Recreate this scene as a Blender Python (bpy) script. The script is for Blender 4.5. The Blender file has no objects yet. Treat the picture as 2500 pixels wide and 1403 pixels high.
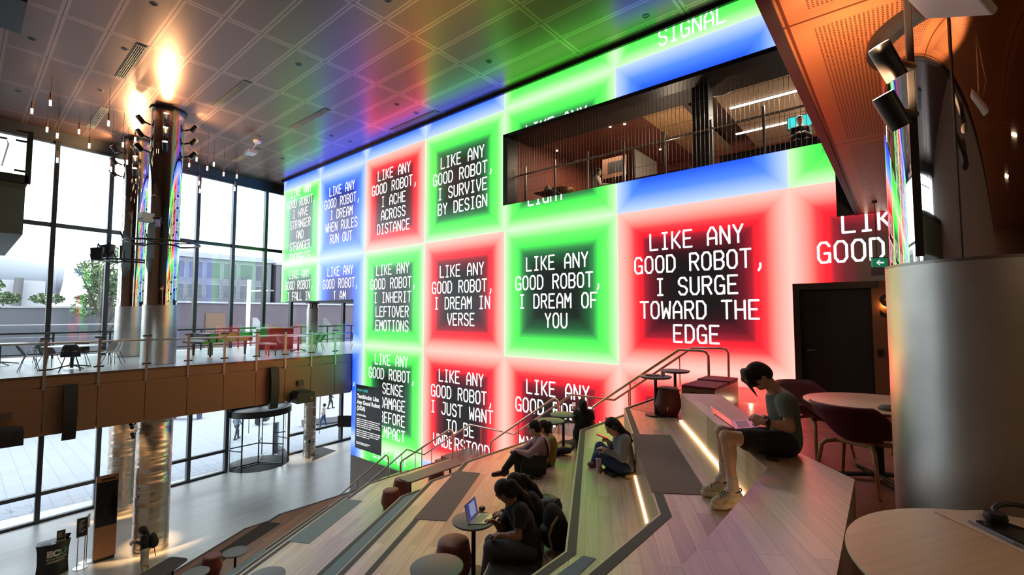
import bpy, bmesh, math, random
import numpy as np
from mathutils import Vector, Matrix, Euler
random.seed(7)
S = bpy.context.scene
COL = S.collection
pi = math.pi

# ------------------------------------------------------------------ camera
EYE = Vector((0.0, 0.0, 8.1))
FPX, CX, CY = 1133.0, 1250.0, 701.5
PITCH, HEAD = math.atan(64.5 / FPX), math.radians(39.9)
cam = bpy.data.objects.new('camera', bpy.data.cameras.new('camera'))
COL.objects.link(cam)
cam.location = EYE
cam.rotation_euler = (pi / 2 + PITCH, 0, HEAD)
cam.data.sensor_width = 36.0
cam.data.lens = FPX / 2500 * 36.0
cam.data.clip_start = 0.05
cam.data.clip_end = 400
S.camera = cam

# ------------------------------------------------------------------ colour management and sky
S.view_settings.view_transform = 'Standard'
S.view_settings.look = 'None'
S.view_settings.gamma = 1.0
S.view_settings.use_curve_mapping = False
S.view_settings.exposure = 0.0
S.cycles.use_denoising = True
S.cycles.max_bounces = 8
S.cycles.transparent_max_bounces = 12
S.cycles.sample_clamp_indirect = 6.0
S.cycles.caustics_reflective = False
S.cycles.caustics_refractive = False
W = bpy.data.worlds.new('daylight_sky')
S.world = W
W.use_nodes = True
_bg = W.node_tree.nodes['Background']
_bg.inputs[0].default_value = (0.86, 0.93, 1.0, 1)
_bg.inputs[1].default_value = 5.2


def lamp(kind, loc, power, color=(1, 1, 1), size=0.3, target=None, spot=60, blend=0.5, name='downlight_beam', size_y=None):
    d = bpy.data.lights.new(name, kind)
    d.energy = power
    d.color = color
    if kind == 'AREA':
        d.size = size
        if size_y:
            d.shape = 'RECTANGLE'
            d.size_y = size_y
    else:
        d.shadow_soft_size = size
    if kind == 'SPOT':
        d.spot_size = math.radians(spot)
        d.spot_blend = blend
    o = bpy.data.objects.new(name, d)
    COL.objects.link(o)
    o.location = loc
    if target is not None:
        v = Vector(target) - Vector(loc)
        o.rotation_euler = v.to_track_quat('-Z', 'Y').to_euler()
    return o


# general lighting of the hall: recessed ceiling downlights over the seating and the lower floor
CEIL_Z = 15.45
DOWNLIGHTS = [(-4.5, 5.0), (-8.2, 5.0), (-11.2, 5.0), (-14.1, 5.0), (-6.0, 1.8), (-9.6, 1.8), (-12.6, 1.8), (-2.2, 7.6), (-8.2, 8.0), (-17.0, 3.2)]
for _x, _y in DOWNLIGHTS:
    lamp('SPOT', (_x, _y, CEIL_Z - 0.05), 260 if _x < -7 else 90, (1.0, 0.95, 0.88), 0.12, (_x, _y, 0), 95, 0.7)
# warm lamps under the low soffit beside the camera
for _x, _y, _p in [(1.6, 0.6, 14), (3.2, 0.2, 14), (0.9, 8.6, 8), (2.2, 6.5, 9), (2.6, 2.6, 12), (4.2, 3.2, 14), (1.4, -1.6, 10), (3.6, -2.0, 14), (4.0, 5.4, 14)]:
    lamp('AREA', (_x, _y, 9.98), _p * 0.55, (1.0, 0.74, 0.46), 0.3, (_x, _y, 0), size_y=0.05)


# ------------------------------------------------------------------ helpers
def ray(px, py):
    fw = Vector((-math.sin(HEAD) * math.cos(PITCH), math.cos(HEAD) * math.cos(PITCH), math.sin(PITCH)))
    rt = Vector((math.cos(HEAD), math.sin(HEAD), 0))
    up = rt.cross(fw)
    return fw + rt * ((px - CX) / FPX) - up * ((py - CY) / FPX)


def at(px, py, dep):
    """survey point: picture position and depth in metres -> place in the hall"""
    return EYE + ray(px, py) * dep


def onz(px, py, z):
    d = ray(px, py)
    return EYE + d * ((z - EYE.z) / d.z)


def ony(px, py, y):
    d = ray(px, py)
    return EYE + d * ((y - EYE.y) / d.y)


def onx(px, py, x):
    d = ray(px, py)
    return EYE + d * ((x - EYE.x) / d.x)


class MB:
    def __init__(s):
        s.v, s.f, s.mi, s.m, s.uv = [], [], [], 0, {}

    def add(s, vs, fs, M=None):
        o = len(s.v)
        for p in vs:
            p = Vector(p)
            s.v.append(M @ p if M is not None else p)
        for f in fs:
            s.f.append([i + o for i in f])
            s.mi.append(s.m)
        return s

    def box(s, lo, hi, M=None):
        x0, y0, z0 = lo
        x1, y1, z1 = hi
        return s.add([(x0, y0, z0), (x1, y0, z0), (x1, y1, z0), (x0, y1, z0), (x0, y0, z1), (x1, y0, z1), (x1, y1, z1), (x0, y1, z1)],
                     [(3, 2, 1, 0), (4, 5, 6, 7), (0, 1, 5, 4), (1, 2, 6, 5), (2, 3, 7, 6), (3, 0, 4, 7)], M)

    def cbox(s, c, d, M=None):
        return s.box([c[i] - d[i] / 2 for i in range(3)], [c[i] + d[i] / 2 for i in range(3)], M)

    def prism(s, poly, z0, z1, M=None):
        a = sum(poly[i][0] * poly[(i + 1) % len(poly)][1] - poly[(i + 1) % len(poly)][0] * poly[i][1] for i in range(len(poly)))
        if a < 0:
            poly = poly[::-1]
        n = len(poly)
        vs = [(p[0], p[1], z0) for p in poly] + [(p[0], p[1], z1) for p in poly]
        fs = [list(range(n))[::-1], list(range(n, 2 * n))] + [(i, (i + 1) % n, n + (i + 1) % n, n + i) for i in range(n)]
        return s.add(vs, fs, M)

    def lathe(s, prof, c=(0, 0, 0), n=32, M=None, caps=True, sx=1.0, sy=1.0):
        vs, fs = [], []
        k = len(prof)
        for i in range(n):
            a = 2 * pi * i / n
            for r, z in prof:
                vs.append((c[0] + r * math.cos(a) * sx, c[1] + r * math.sin(a) * sy, c[2] + z))
        for i in range(n):
            j = (i + 1) % n
            for q in range(k - 1):
                fs.append((i * k + q, j * k + q, j * k + q + 1, i * k + q + 1))
        if caps:
            fs.append([i * k for i in range(n)][::-1])
            fs.append([i * k + k - 1 for i in range(n)])
        return s.add(vs, fs, M)

    def cyl(s, p0, p1, r0, r1=None, n=16):
        r1 = r0 if r1 is None else r1
        p0, p1 = Vector(p0), Vector(p1)
        q = (p1 - p0).to_track_quat('Z', 'Y').to_matrix().to_4x4()
        return s.lathe([(r0, 0), (r1, (p1 - p0).length)], n=n, M=Matrix.Translation(p0) @ q)

    def tube(s, path, r, n=10, closed=False):
        path = [Vector(p) for p in path]
        m = len(path)
        rs = r if isinstance(r, (list, tuple)) else [r] * m
        vs, fs = [], []
        prev = None
        for i, p in enumerate(path):
            if closed:
                t = (path[(i + 1) % m] - path[i - 1]).normalized()
            else:
                t = (path[min(i + 1, m - 1)] - path[max(i - 1, 0)]).normalized()
            if prev is None:
                a = t.orthogonal().normalized()
            else:
                a = (prev - t * prev.dot(t))
                a = a.normalized() if a.length > 1e-6 else t.orthogonal().normalized()
            prev = a
            b = t.cross(a)
            for k in range(n):
                w = 2 * pi * k / n
                vs.append(p + (a * math.cos(w) + b * math.sin(w)) * rs[i])
        for i in range(m if closed else m - 1):
            j = (i + 1) % m
            for k in range(n):
                l = (k + 1) % n
                fs.append((i * n + k, i * n + l, j * n + l, j * n + k))
        if not closed:
            fs.append(list(range(n))[::-1])
            fs.append([(m - 1) * n + k for k in range(n)])
        return s.add(vs, fs)

    def quad(s, a, b, c, d):
        return s.add([a, b, c, d], [(0, 1, 2, 3)])

    def shift(s, base):
        b = Vector(base)
        s.v = [p - b for p in s.v]
        return s


def tag(o, label=None, cat=None, group=None, kind=None):
    if label:
        o['label'] = label
    if cat:
        o['category'] = cat
    if group:
        o['group'] = group
    if kind:
        o['kind'] = kind
    return o


def obj(name, mb, m, parent=None, world=False, smooth=None, bevel=0.0, label=None, uv=None):
    if world and parent is not None:
        inv = (Matrix.Translation(parent.location) @ parent.rotation_euler.to_matrix().to_4x4()).inverted()
        mb.v = [inv @ p for p in mb.v]
    me = bpy.data.meshes.new(name)
    me.from_pydata([tuple(p) for p in mb.v], [], mb.f)
    ms = m if isinstance(m, (list, tuple)) else [m]
    for x in ms:
        me.materials.append(x)
    if len(ms) > 1:
        me.polygons.foreach_set('material_index', mb.mi)
    if smooth:
        me.shade_smooth()
        me.set_sharp_from_angle(angle=math.radians(smooth))
    o = bpy.data.objects.new(name, me)
    COL.objects.link(o)
    if parent is not None:
        o.parent = parent
    if bevel:
        bv = o.modifiers.new('edge', 'BEVEL')
        bv.width = bevel
        bv.segments = 2
        bv.limit_method = 'ANGLE'
    if label:
        o['label'] = label
    return o


def thing(name, label, cat, loc=(0, 0, 0), rz=0.0, group=None):
    o = bpy.data.objects.new(name, None)
    o.empty_display_size = 0.1
    COL.objects.link(o)
    o.location = loc
    o.rotation_euler = (0, 0, rz)
    return tag(o, label, cat, group)


def struct(name, mb, m, **k):
    return tag(obj(name, mb, m, **k), kind='structure')


def dup(root, loc, rz=0.0, label=None, group=None):
    r = root.copy()
    COL.objects.link(r)
    r.location = loc
    r.rotation_euler = (0, 0, rz)
    if label:
        r['label'] = label
    if group:
        r['group'] = group
    for ch in list(root.children):
        c = ch.copy()
        COL.objects.link(c)
        c.parent = r
        for g in list(ch.children):
            d = g.copy()
            COL.objects.link(d)
            d.parent = c
    return r


def text_mesh(txt, size, align='LEFT', ext=0.0, bold=0.0):
    cu = bpy.data.curves.new('lettering', 'FONT')
    cu.body = txt
    cu.size = size
    cu.align_x = align
    cu.extrude = ext
    cu.offset = bold
    cu.resolution_u = 3
    o = bpy.data.objects.new('lettering', cu)
    COL.objects.link(o)
    dg = bpy.context.evaluated_depsgraph_get()
    me = bpy.data.meshes.new_from_object(o.evaluated_get(dg))
    mb = MB()
    mb.add([v.co.copy() for v in me.vertices], [list(p.vertices) for p in me.polygons])
    bpy.data.objects.remove(o)
    return mb


# ------------------------------------------------------------------ materials
MATS = {}


def lin(c):
    return tuple(((x / 255) / 12.92 if x / 255 <= 0.04045 else ((x / 255 + 0.055) / 1.055) ** 2.4) for x in c)


def mat(name, c, rough=0.5, metal=0.0, spec=0.5, emit=None, es=0.0, coat=0.0, noise=0.0, nscale=8.0, bump=0.0, bscale=40.0, bstretch=(1, 1, 1)):
    if name in MATS:
        return MATS[name]
    m = bpy.data.materials.new(name)
    m.use_nodes = True
    nt = m.node_tree
    b = nt.nodes['Principled BSDF']
    b.inputs['Base Color'].default_value = (*c, 1)
    b.inputs['Roughness'].default_value = rough
    b.inputs['Metallic'].default_value = metal
    b.inputs['Specular IOR Level'].default_value = spec
    b.inputs['Coat Weight'].default_value = coat
    if emit:
        b.inputs['Emission Color'].default_value = (*emit, 1)
        b.inputs['Emission Strength'].default_value = es
    if noise or bump:
        tc = nt.nodes.new('ShaderNodeTexCoord')
    if noise:
        n = nt.nodes.new('ShaderNodeTexNoise')
        n.inputs['Scale'].default_value = nscale
        n.inputs['Detail'].default_value = 5
        nt.links.new(tc.outputs['Object'], n.inputs['Vector'])
        r = nt.nodes.new('ShaderNodeValToRGB')
        r.color_ramp.elements[0].position = 0.3
        r.color_ramp.elements[1].position = 0.7
        r.color_ramp.elements[0].color = (*[max(0, x * (1 - noise)) for x in c], 1)
        r.color_ramp.elements[1].color = (*[min(1, x * (1 + noise)) for x in c], 1)
        nt.links.new(n.outputs['Fac'], r.inputs['Fac'])
        nt.links.new(r.outputs['Color'], b.inputs['Base Color'])
    if bump:
        mp = nt.nodes.new('ShaderNodeMapping')
        mp.inputs['Scale'].default_value = bstretch
        n2 = nt.nodes.new('ShaderNodeTexNoise')
        n2.inputs['Scale'].default_value = bscale
        n2.inputs['Detail'].default_value = 3
        bp = nt.nodes.new('ShaderNodeBump')
        bp.inputs['Strength'].default_value = bump
        bp.inputs['Distance'].default_value = 0.02 if bscale > 2 else 0.22
        nt.links.new(tc.outputs['Object'], mp.inputs['Vector'])
        nt.links.new(mp.outputs['Vector'], n2.inputs['Vector'])
        nt.links.new(n2.outputs['Fac'], bp.inputs['Height'])
        nt.links.new(bp.outputs['Normal'], b.inputs['Normal'])
    MATS[name] = m
    return m


def plank_mat(name, c1, c2, dark, ang=0.0, length=1.4, width=0.13, rough=0.45, seam=0.0025, grain=0.22, coat=0.5):
    m = bpy.data.materials.new(name)
    m.use_nodes = True
    nt = m.node_tree
    N, L = nt.nodes, nt.links
    b = N['Principled BSDF']
    b.inputs['Roughness'].default_value = rough
    b.inputs['Coat Weight'].default_value = coat
    b.inputs['Coat Roughness'].default_value = 0.32
    tc = N.new('ShaderNodeTexCoord')
    mp = N.new('ShaderNodeMapping')
    mp.inputs['Rotation'].default_value = (0, 0, -ang)
    L.new(tc.outputs['Object'], mp.inputs['Vector'])
    br = N.new('ShaderNodeTexBrick')
    br.offset = 0.37
    br.inputs['Color1'].default_value = (*c1, 1)
    br.inputs['Color2'].default_value = (*c2, 1)
    br.inputs['Mortar'].default_value = (*dark, 1)
    br.inputs['Scale'].default_value = 1.0
    br.inputs['Mortar Size'].default_value = seam
    br.inputs['Brick Width'].default_value = length
    br.inputs['Row Height'].default_value = width
    L.new(mp.outputs['Vector'], br.inputs['Vector'])
    mp2 = N.new('ShaderNodeMapping')
    mp2.inputs['Scale'].default_value = (1.2, 22, 22)
    L.new(mp.outputs['Vector'], mp2.inputs['Vector'])
    no = N.new('ShaderNodeTexNoise')
    no.inputs['Scale'].default_value = 1.6
    no.inputs['Detail'].default_value = 6
    L.new(mp2.outputs['Vector'], no.inputs['Vector'])
    rp = N.new('ShaderNodeValToRGB')
    rp.color_ramp.elements[0].position = 0.3
    rp.color_ramp.elements[1].position = 0.75
    g = 1 - grain
    rp.color_ramp.elements[0].color = (g, g, g, 1)
    rp.color_ramp.elements[1].color = (1.1, 1.1, 1.1, 1)
    L.new(no.outputs['Fac'], rp.inputs['Fac'])
    mx = N.new('ShaderNodeMix')
    mx.data_type = 'RGBA'
    mx.blend_type = 'MULTIPLY'
    mx.inputs['Factor'].default_value = 1.0
    L.new(br.outputs['Color'], mx.inputs['A'])
    L.new(rp.outputs['Color'], mx.inputs['B'])
    L.new(mx.outputs['Result'], b.inputs['Base Color'])
    MATS[name] = m
    return m


def glass_mat(name, tint=(0.9, 0.95, 0.94), f0=1.5, rough=0.0):
    m = bpy.data.materials.new(name)
    m.use_nodes = True
    nt = m.node_tree
    N, L = nt.nodes, nt.links
    N.remove(N['Principled BSDF'])
    out = N['Material Output']
    tr = N.new('ShaderNodeBsdfTransparent')
    tr.inputs[0].default_value = (*tint, 1)
    gl = N.new('ShaderNodeBsdfGlossy')
    gl.inputs['Roughness'].default_value = rough
    gl.inputs['Color'].default_value = (1, 1, 1, 1)
    fr = N.new('ShaderNodeFresnel')
    fr.inputs['IOR'].default_value = f0
    mx = N.new('ShaderNodeMixShader')
    L.new(fr.outputs[0], mx.inputs[0])
    L.new(tr.outputs[0], mx.inputs[1])
    L.new(gl.outputs[0], mx.inputs[2])
    L.new(mx.outputs[0], out.inputs['Surface'])
    MATS[name] = m
    return m


BLACK = mat('black_metal', (0.012, 0.012, 0.013), 0.45)
DARK = mat('charcoal_metal', (0.03, 0.03, 0.032), 0.5)
GREY = mat('grey_metal', (0.18, 0.19, 0.2), 0.4, 0.3)
STEEL = mat('steel_tube', (0.55, 0.5, 0.45), 0.28, 1.0)
BRONZE = mat('bronze_rail', (0.62, 0.47, 0.38), 0.28, 1.0)
WHITE = mat('white_plastic', (0.75, 0.75, 0.75), 0.5)
MIRROR = mat('mirror_cladding', (0.80, 0.74, 0.69), 0.025, 1.0)
BRUSHED = mat('brushed_steel', (0.6, 0.58, 0.53), 0.4, 1.0, noise=0.12, nscale=2.5, bump=0.12, bscale=3.0, bstretch=(0.7, 0.7, 2.0))
WAVY = mat('rippled_steel', (0.72, 0.62, 0.52), 0.3, 1.0, bump=1.0, bscale=1.0, bstretch=(0.4, 0.4, 1.5))
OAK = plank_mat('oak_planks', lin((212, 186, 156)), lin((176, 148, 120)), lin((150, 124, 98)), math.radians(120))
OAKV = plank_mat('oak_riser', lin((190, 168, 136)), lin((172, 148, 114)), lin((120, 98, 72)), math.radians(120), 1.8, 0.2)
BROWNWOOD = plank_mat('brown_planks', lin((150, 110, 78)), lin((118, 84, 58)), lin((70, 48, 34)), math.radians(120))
REDWOOD = plank_mat('red_planks', lin((150, 104, 78)), lin((112, 74, 54)), lin((70, 44, 32)), math.radians(0), 1.6, 0.12, 0.5)
GROUND = plank_mat('pale_floor_boards', lin((198, 196, 192)), lin((184, 182, 178)), lin((140, 138, 134)), math.radians(98), 1.8, 0.18, 0.33, 0.004, 0.12)
CARPET = mat('taupe_carpet', lin((116, 100, 96)), 0.95, noise=0.06, nscale=300)
BLUECARPET = mat('blue_grey_carpet', lin((112, 132, 140)), 0.95, noise=0.06, nscale=300)
BLACKCARPET = mat('charcoal_carpet', lin((44, 42, 40)), 0.95, noise=0.1, nscale=300)
NOSING = mat('dark_nosing', lin((62, 62, 62)), 0.7)
TRIM = mat('edge_trim', lin((190, 176, 150)), 0.4)
GLASS = glass_mat('clear_glass')
FACADE_GLASS = glass_mat('facade_glass', (0.86, 0.91, 0.93), 1.6)
BURGUNDY = mat('burgundy_shell', lin((96, 22, 34)), 0.6, noise=0.08, nscale=60)
STOOL = mat('maroon_leather', lin((104, 54, 46)), 0.5)
TABLETOP = mat('grey_laminate', lin((96, 98, 96)), 0.5)
BIRCH = plank_mat('birch_top', lin((214, 178, 140)), lin((208, 172, 134)), lin((206, 170, 132)), math.radians(60), 3.0, 0.8, 0.4, 0.0, 0.12)
ASHLEG = mat('ash_leg', lin((206, 160, 108)), 0.45, noise=0.1, nscale=20)
SCREENBLACK = mat('dark_screen', (0.008, 0.008, 0.009), 0.12)
LED = mat('led_strip', (1, 0.8, 0.6), 0.5, emit=(1.0, 0.66, 0.36), es=2.8)
COOL = mat('linear_lamp', (1, 1, 1), 0.5, emit=(1.0, 0.93, 0.82), es=4.0)
BULB = mat('lamp_glow', (1, 1, 1), 0.5, emit=(1.0, 0.8, 0.58), es=5.0)
SPOTLENS = mat('spot_lens', (1, 1, 1), 0.5, emit=(1.0, 0.9, 0.75), es=5.0)
SKIN = mat('skin', lin((204, 162, 138)), 0.5, noise=0.05, nscale=30)
SKIN2 = mat('skin_tan', lin((140, 98, 76)), 0.5, noise=0.05, nscale=30)
HAIR = mat('dark_hair', lin((30, 24, 24)), 0.6, spec=0.25, noise=0.5, nscale=60, bump=0.9, bscale=70, bstretch=(1, 1, 0.12))
# ------------------------------------------------------------------ the hall: floors, ceiling, walls
def ceiling_mat():
    m = bpy.data.materials.new('bronze_ceiling_panels')
    m.use_nodes = True
    N, L = m.node_tree.nodes, m.node_tree.links
    b = N['Principled BSDF']
    b.inputs['Metallic'].default_value = 0.85
    b.inputs['Roughness'].default_value = 0.34
    tc = N.new('ShaderNodeTexCoord')
    sp = N.new('ShaderNodeSeparateXYZ')
    L.new(tc.outputs['Object'], sp.inputs[0])

    def op(o, a, c=None):
        n = N.new('ShaderNodeMath')
        n.operation = o
        for i, x in enumerate((a, c)):
            if x is None:
                continue
            if isinstance(x, (int, float)):
                n.inputs[i].default_value = x
            else:
                L.new(x, n.inputs[i])
        return n.outputs[0]

    def edge(out, x0, p):          # distance in metres to the nearest joint
        f = op('FRACT', op('DIVIDE', op('SUBTRACT', out, x0 - 100 * p), p))
        return op('MULTIPLY', op('SUBTRACT', 0.5, op('ABSOLUTE', op('SUBTRACT', f, 0.5))), p)
    ex, ey = edge(sp.outputs['X'], -9.67, 2.95), edge(sp.outputs['Y'], 0.49, 0.87)
    d = op('MINIMUM', op('MULTIPLY', ex, 0.8), ey)
    seam = op('LESS_THAN', d, 0.008)
    border = op('LESS_THAN', d, 0.075)
    pf = op('MULTIPLY', op('SINE', op('MULTIPLY', sp.outputs['X'], 300.0)), op('SINE', op('MULTIPLY', sp.outputs['Y'], 300.0)))
    dots = op('MULTIPLY', op('GREATER_THAN', pf, 0.2), 0.12)
    m1 = N.new('ShaderNodeMix')
    m1.data_type = 'RGBA'
    L.new(border, m1.inputs['Factor'])
    m1.inputs['A'].default_value = (0.19, 0.108, 0.084, 1)
    m1.inputs['B'].default_value = (0.32, 0.185, 0.145, 1)
    m2 = N.new('ShaderNodeMix')
    m2.data_type = 'RGBA'
    L.new(seam, m2.inputs['Factor'])
    L.new(m1.outputs['Result'], m2.inputs['A'])
    m2.inputs['B'].default_value = (0.05, 0.03, 0.025, 1)
    L.new(m2.outputs['Result'], b.inputs['Base Color'])
    return m


def perf_mat():
    m = bpy.data.materials.new('perforated_copper')
    m.use_nodes = True
    N, L = m.node_tree.nodes, m.node_tree.links
    b = N['Principled BSDF']
    b.inputs['Metallic'].default_value = 0.55
    b.inputs['Roughness'].default_value = 0.38
    tc = N.new('ShaderNodeTexCoord')
    sp = N.new('ShaderNodeSeparateXYZ')
    L.new(tc.outputs['Object'], sp.inputs[0])

    def op(o, a, c=None):
        n = N.new('ShaderNodeMath')
        n.operation = o
        for i, x in enumerate((a, c)):
            if x is None:
                continue
            if isinstance(x, (int, float)):
                n.inputs[i].default_value = x
            else:
                L.new(x, n.inputs[i])
        return n.outputs[0]
    X, Y = sp.outputs['X'], sp.outputs['Y']
    fy = op('FRACT', op('DIVIDE', op('ADD', Y, 100 * 2.9 - 3.55), 2.9))
    ey = op('MULTIPLY', op('SUBTRACT', 0.5, op('ABSOLUTE', op('SUBTRACT', fy, 0.5))), 2.9)
    fx = op('FRACT', op('DIVIDE', op('ADD', X, 100 * 1.45 + 0.52), 1.45))
    ex = op('MULTIPLY', op('SUBTRACT', 0.5, op('ABSOLUTE', op('SUBTRACT', fx, 0.5))), 1.45)
    e = op('MINIMUM', ex, ey)
    seam = op('LESS_THAN', e, 0.01)
    inside = op('GREATER_THAN', e, 0.13)
    dot = op('MULTIPLY', op('GREATER_THAN', op('SINE', op('MULTIPLY', X, 2 * pi / 0.024)), 0.1), op('GREATER_THAN', op('SINE', op('MULTIPLY', Y, 2 * pi / 0.024)), -0.3))
    hole = op('MAXIMUM', op('MULTIPLY', inside, dot), seam)
    m1 = N.new('ShaderNodeMix')
    m1.data_type = 'RGBA'
    L.new(hole, m1.inputs['Factor'])
    m1.inputs['A'].default_value = (0.62, 0.24, 0.10, 1)
    m1.inputs['B'].default_value = (0.16, 0.045, 0.018, 1)
    L.new(m1.outputs['Result'], b.inputs['Base Color'])
    return m


CEILING = ceiling_mat()
PERF = perf_mat()
FASCIA = mat('copper_brown_panel', (0.24, 0.13, 0.075), 0.42, 0.35)
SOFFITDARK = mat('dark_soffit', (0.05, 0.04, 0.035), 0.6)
BRIDGEFLOOR = mat('polished_bridge_floor', (0.68, 0.67, 0.65), 0.25, noise=0.05, nscale=6)
CONCRETE = mat('grey_concrete', lin((196, 188, 182)), 0.8, noise=0.06, nscale=5)
PLASTERDARK = mat('dark_wall', (0.05, 0.045, 0.042), 0.7)
BROWNWALL = mat('brown_wall', (0.16, 0.085, 0.055), 0.55)
BALC = mat('grey_green_panel', (0.1, 0.12, 0.115), 0.6)

YW = 11.3                       # plane of the video wall
struct('floor', MB().box((-27.4, -8, -0.2), (9, 20, 0)), GROUND)
struct('ceiling', MB().box((-27.9, -8, CEIL_Z), (-0.5, 20, CEIL_Z + 0.2)), CEILING)
struct('wall_behind', MB().box((-27.4, -8.3, 0), (9, -8, CEIL_Z)), BROWNWALL)
struct('wall_right', MB().box((9, -8, 0), (9.3, 20, CEIL_Z)), BROWNWALL)
struct('wall_far', MB().box((-28.4, 20, 0), (9, 20.3, CEIL_Z)), BROWNWALL)
# the wall that carries the screen, with its openings
mb = MB()
mb.box((-18.6, 11.42, 0), (-9.81, 11.8, CEIL_Z))
mb.box((-9.81, 11.42, 0), (-1.72, 11.8, 11.5))
mb.box((-9.81, 11.42, 13.98), (1.5, 11.8, CEIL_Z))
mb.box((-1.72, 11.42, 8.73), (1.5, 11.8, 11.5))
mb.box((-18.6, 11.42, 0), (-18.3, 20, CEIL_Z))
struct('wall_screen', mb, CONCRETE)
struct('wall_screen_base', MB().box((-18.62, 11.3, 0), (-3.8, 11.42, 2.0)), CONCRETE)
# storey over the left end behind the screen overhang
mb = MB()
mb.box((-25.9, 11.42, 8.76), (-18.6, 20, 9.1))
mb.box((-25.9, 11.42, 9.1), (-18.6, 11.9, CEIL_Z))
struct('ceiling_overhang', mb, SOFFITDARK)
# black end panel right of the screen, under the soffit edge
struct('wall_end_panel', MB().box((-0.91, 11.24, 10.05), (1.5, 11.42, CEIL_Z)), BLACK)
# door recess at the far end of the upper floor
mb = MB()
mb.box((-1.72, 11.22, 6.47), (-1.6, 11.6, 8.73))
mb.box((-1.6, 11.22, 8.6), (-0.3, 11.6, 8.73))
d1 = struct('door_1', MB().box((-1.6, 11.46, 6.47), (-0.42, 11.52, 8.6)), mat('dark_door_leaf', (0.02, 0.019, 0.018), 0.6))
obj('door_frame', mb, BLACK, d1)
obj('door_handle', MB().cyl((-1.5, 11.46, 7.35), (-1.5, 11.4, 7.35), 0.025).cyl((-1.5, 11.41, 7.35), (-1.38, 11.41, 7.35), 0.012), GREY, d1)
struct('wall_door_side', MB().box((-0.42, 11.3, 6.47), (9, 11.5, 8.73)), mat('copper_brown_wall', (0.3, 0.11, 0.05), 0.5))
struct('wall_over_door', MB().box((0.4, 11.26, 8.73), (9, 11.5, 10.05)), BROWNWALL)
# floor of the upper storey behind the tables
rimr = [(-2.12, 7.39), (-0.74, 4.76), (-0.3, 4.24), (-0.27, 2.66), (-0.27, -8)]
struct('floor_upper', MB().prism([(-3.72, 11.3), (-3.72, 9.98), (-3.68, 7.56)] + [(-2.5, 7.2)] + [(p[0] - 0.1, p[1]) for p in rimr] + [(9, -8), (9, 11.3)], 6.3, 6.474), REDWOOD)
# low copper soffit over the upper floor
struct('ceiling_soffit', MB().box((-0.55, -8, 10.05), (9, 11.3, 10.2)), PERF)
mb = MB().box((-0.62, -8, 10.03), (-0.545, 11.24, 10.4))
mb.box((-0.6, -8, 10.4), (-0.5, 11.3, CEIL_Z))
struct('trim_soffit_edge', mb, BLACK)
struct('trim_ceiling_edge', MB().box((-26.0, 11.22, 15.34), (-0.6, 11.46, CEIL_Z - 0.005)), BLACK)

# ------------------------------------------------------------------ bridge along the facade
struct('floor_bridge', MB().box((-27.2, -8, 5.0), (-18.68, 20, 6.35)), BRIDGEFLOOR)
fb = thing('bridge_fascia', 'long copper brown fascia along the front edge of the upper bridge floor', 'fascia', (-18.66, 1.67, 4.7))
PY = [-4.12, -2.96, -1.8, -0.64, 0.52, 1.67, 2.83, 3.98, 5.12, 6.22, 7.30, 8.37, 9.42, 10.47, 11.25]
for a, b in zip(PY[:-1], PY[1:]):
    obj('panel', MB().box((-18.675, a + 0.008, 4.68), (-18.6, b - 0.008, 6.0)), FASCIA, fb, world=True)
    obj('kerb_panel', MB().box((-18.675, a + 0.012, 6.03), (-18.61, b - 0.012, 6.36)), FASCIA, fb, world=True)
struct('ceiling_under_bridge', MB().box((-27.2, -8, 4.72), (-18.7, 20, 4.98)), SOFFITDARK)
gb = thing('glass_balustrade', 'frameless glass balustrade with steel posts along the bridge front edge', 'balustrade', (-18.62, 1.67, 6.35))
GY = PY
for a, b in zip(GY[:-1], GY[1:]):
    obj('glass_panel', MB().quad((-18.6, a + 0.01, 6.3), (-18.6, b - 0.01, 6.3), (-18.6, b - 0.01, 7.7), (-18.6, a + 0.01, 7.7)), GLASS, gb, world=True)
for y in PY[1:-1]:
    mb = MB().box((-18.64, y - 0.035, 5.95), (-18.58, y + 0.035, 7.42))
    p = obj('post', mb, mat('post_steel', (0.3, 0.29, 0.28), 0.35, 0.8), gb, world=True)
    for zc in (6.52, 7.4):
        obj('clamp', MB().cyl((-18.6, y - 0.12, zc), (-18.6, y + 0.12, zc), 0.025), DARK, gb, world=True)
obj('handrail', MB().cyl((-18.72, -4, 7.26), (-18.72, 11.3, 7.26), 0.03), STEEL, gb, world=True)

# upper gallery at the left edge of the view
ug = thing('upper_gallery', 'grey gallery box with glass balustrade high in front of the left window', 'balcony', (-18.8, 1.1, 10.3))
obj('fascia', MB().box((-26.2, -8, 10.32), (-18.78, 1.1, 11.75)), BALC, ug, world=True)
obj('kerb', MB().box((-26.2, -8, 11.76), (-18.7, 1.14, 11.98)), DARK, ug, world=True)
for y in (1.1, -0.1, -1.3):
    obj('post', MB().box((-18.78, y - 0.03, 11.75), (-18.7, y + 0.03 + (0.06 if y > 1 else 0), 13.25)), DARK, ug, world=True)
    for zc in (12.1, 12.95, 13.22):
        obj('clamp', MB().cyl((-18.78, y - 0.24, zc), (-18.78, y, zc), 0.03), DARK, ug, world=True)
for a, b in ((0.95, -0.05), (-0.15, -1.25), (-1.35, -2.6)):
    obj('glass_panel', MB().quad((-18.8, a, 11.9), (-18.8, b, 11.9), (-18.8, b, 13.6), (-18.8, a, 13.6)), GLASS, ug, world=True)
obj('handrail', MB().tube([(-18.95, -3, 12.98), (-18.95, 0.7, 12.98), (-19.5, 0.75, 12.98), (-22.5, 0.75, 12.98)], 0.03), STEEL, ug, world=True)

# ------------------------------------------------------------------ glazed facade
def fx(y):
    return -25.75 - 0.125 * y


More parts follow.
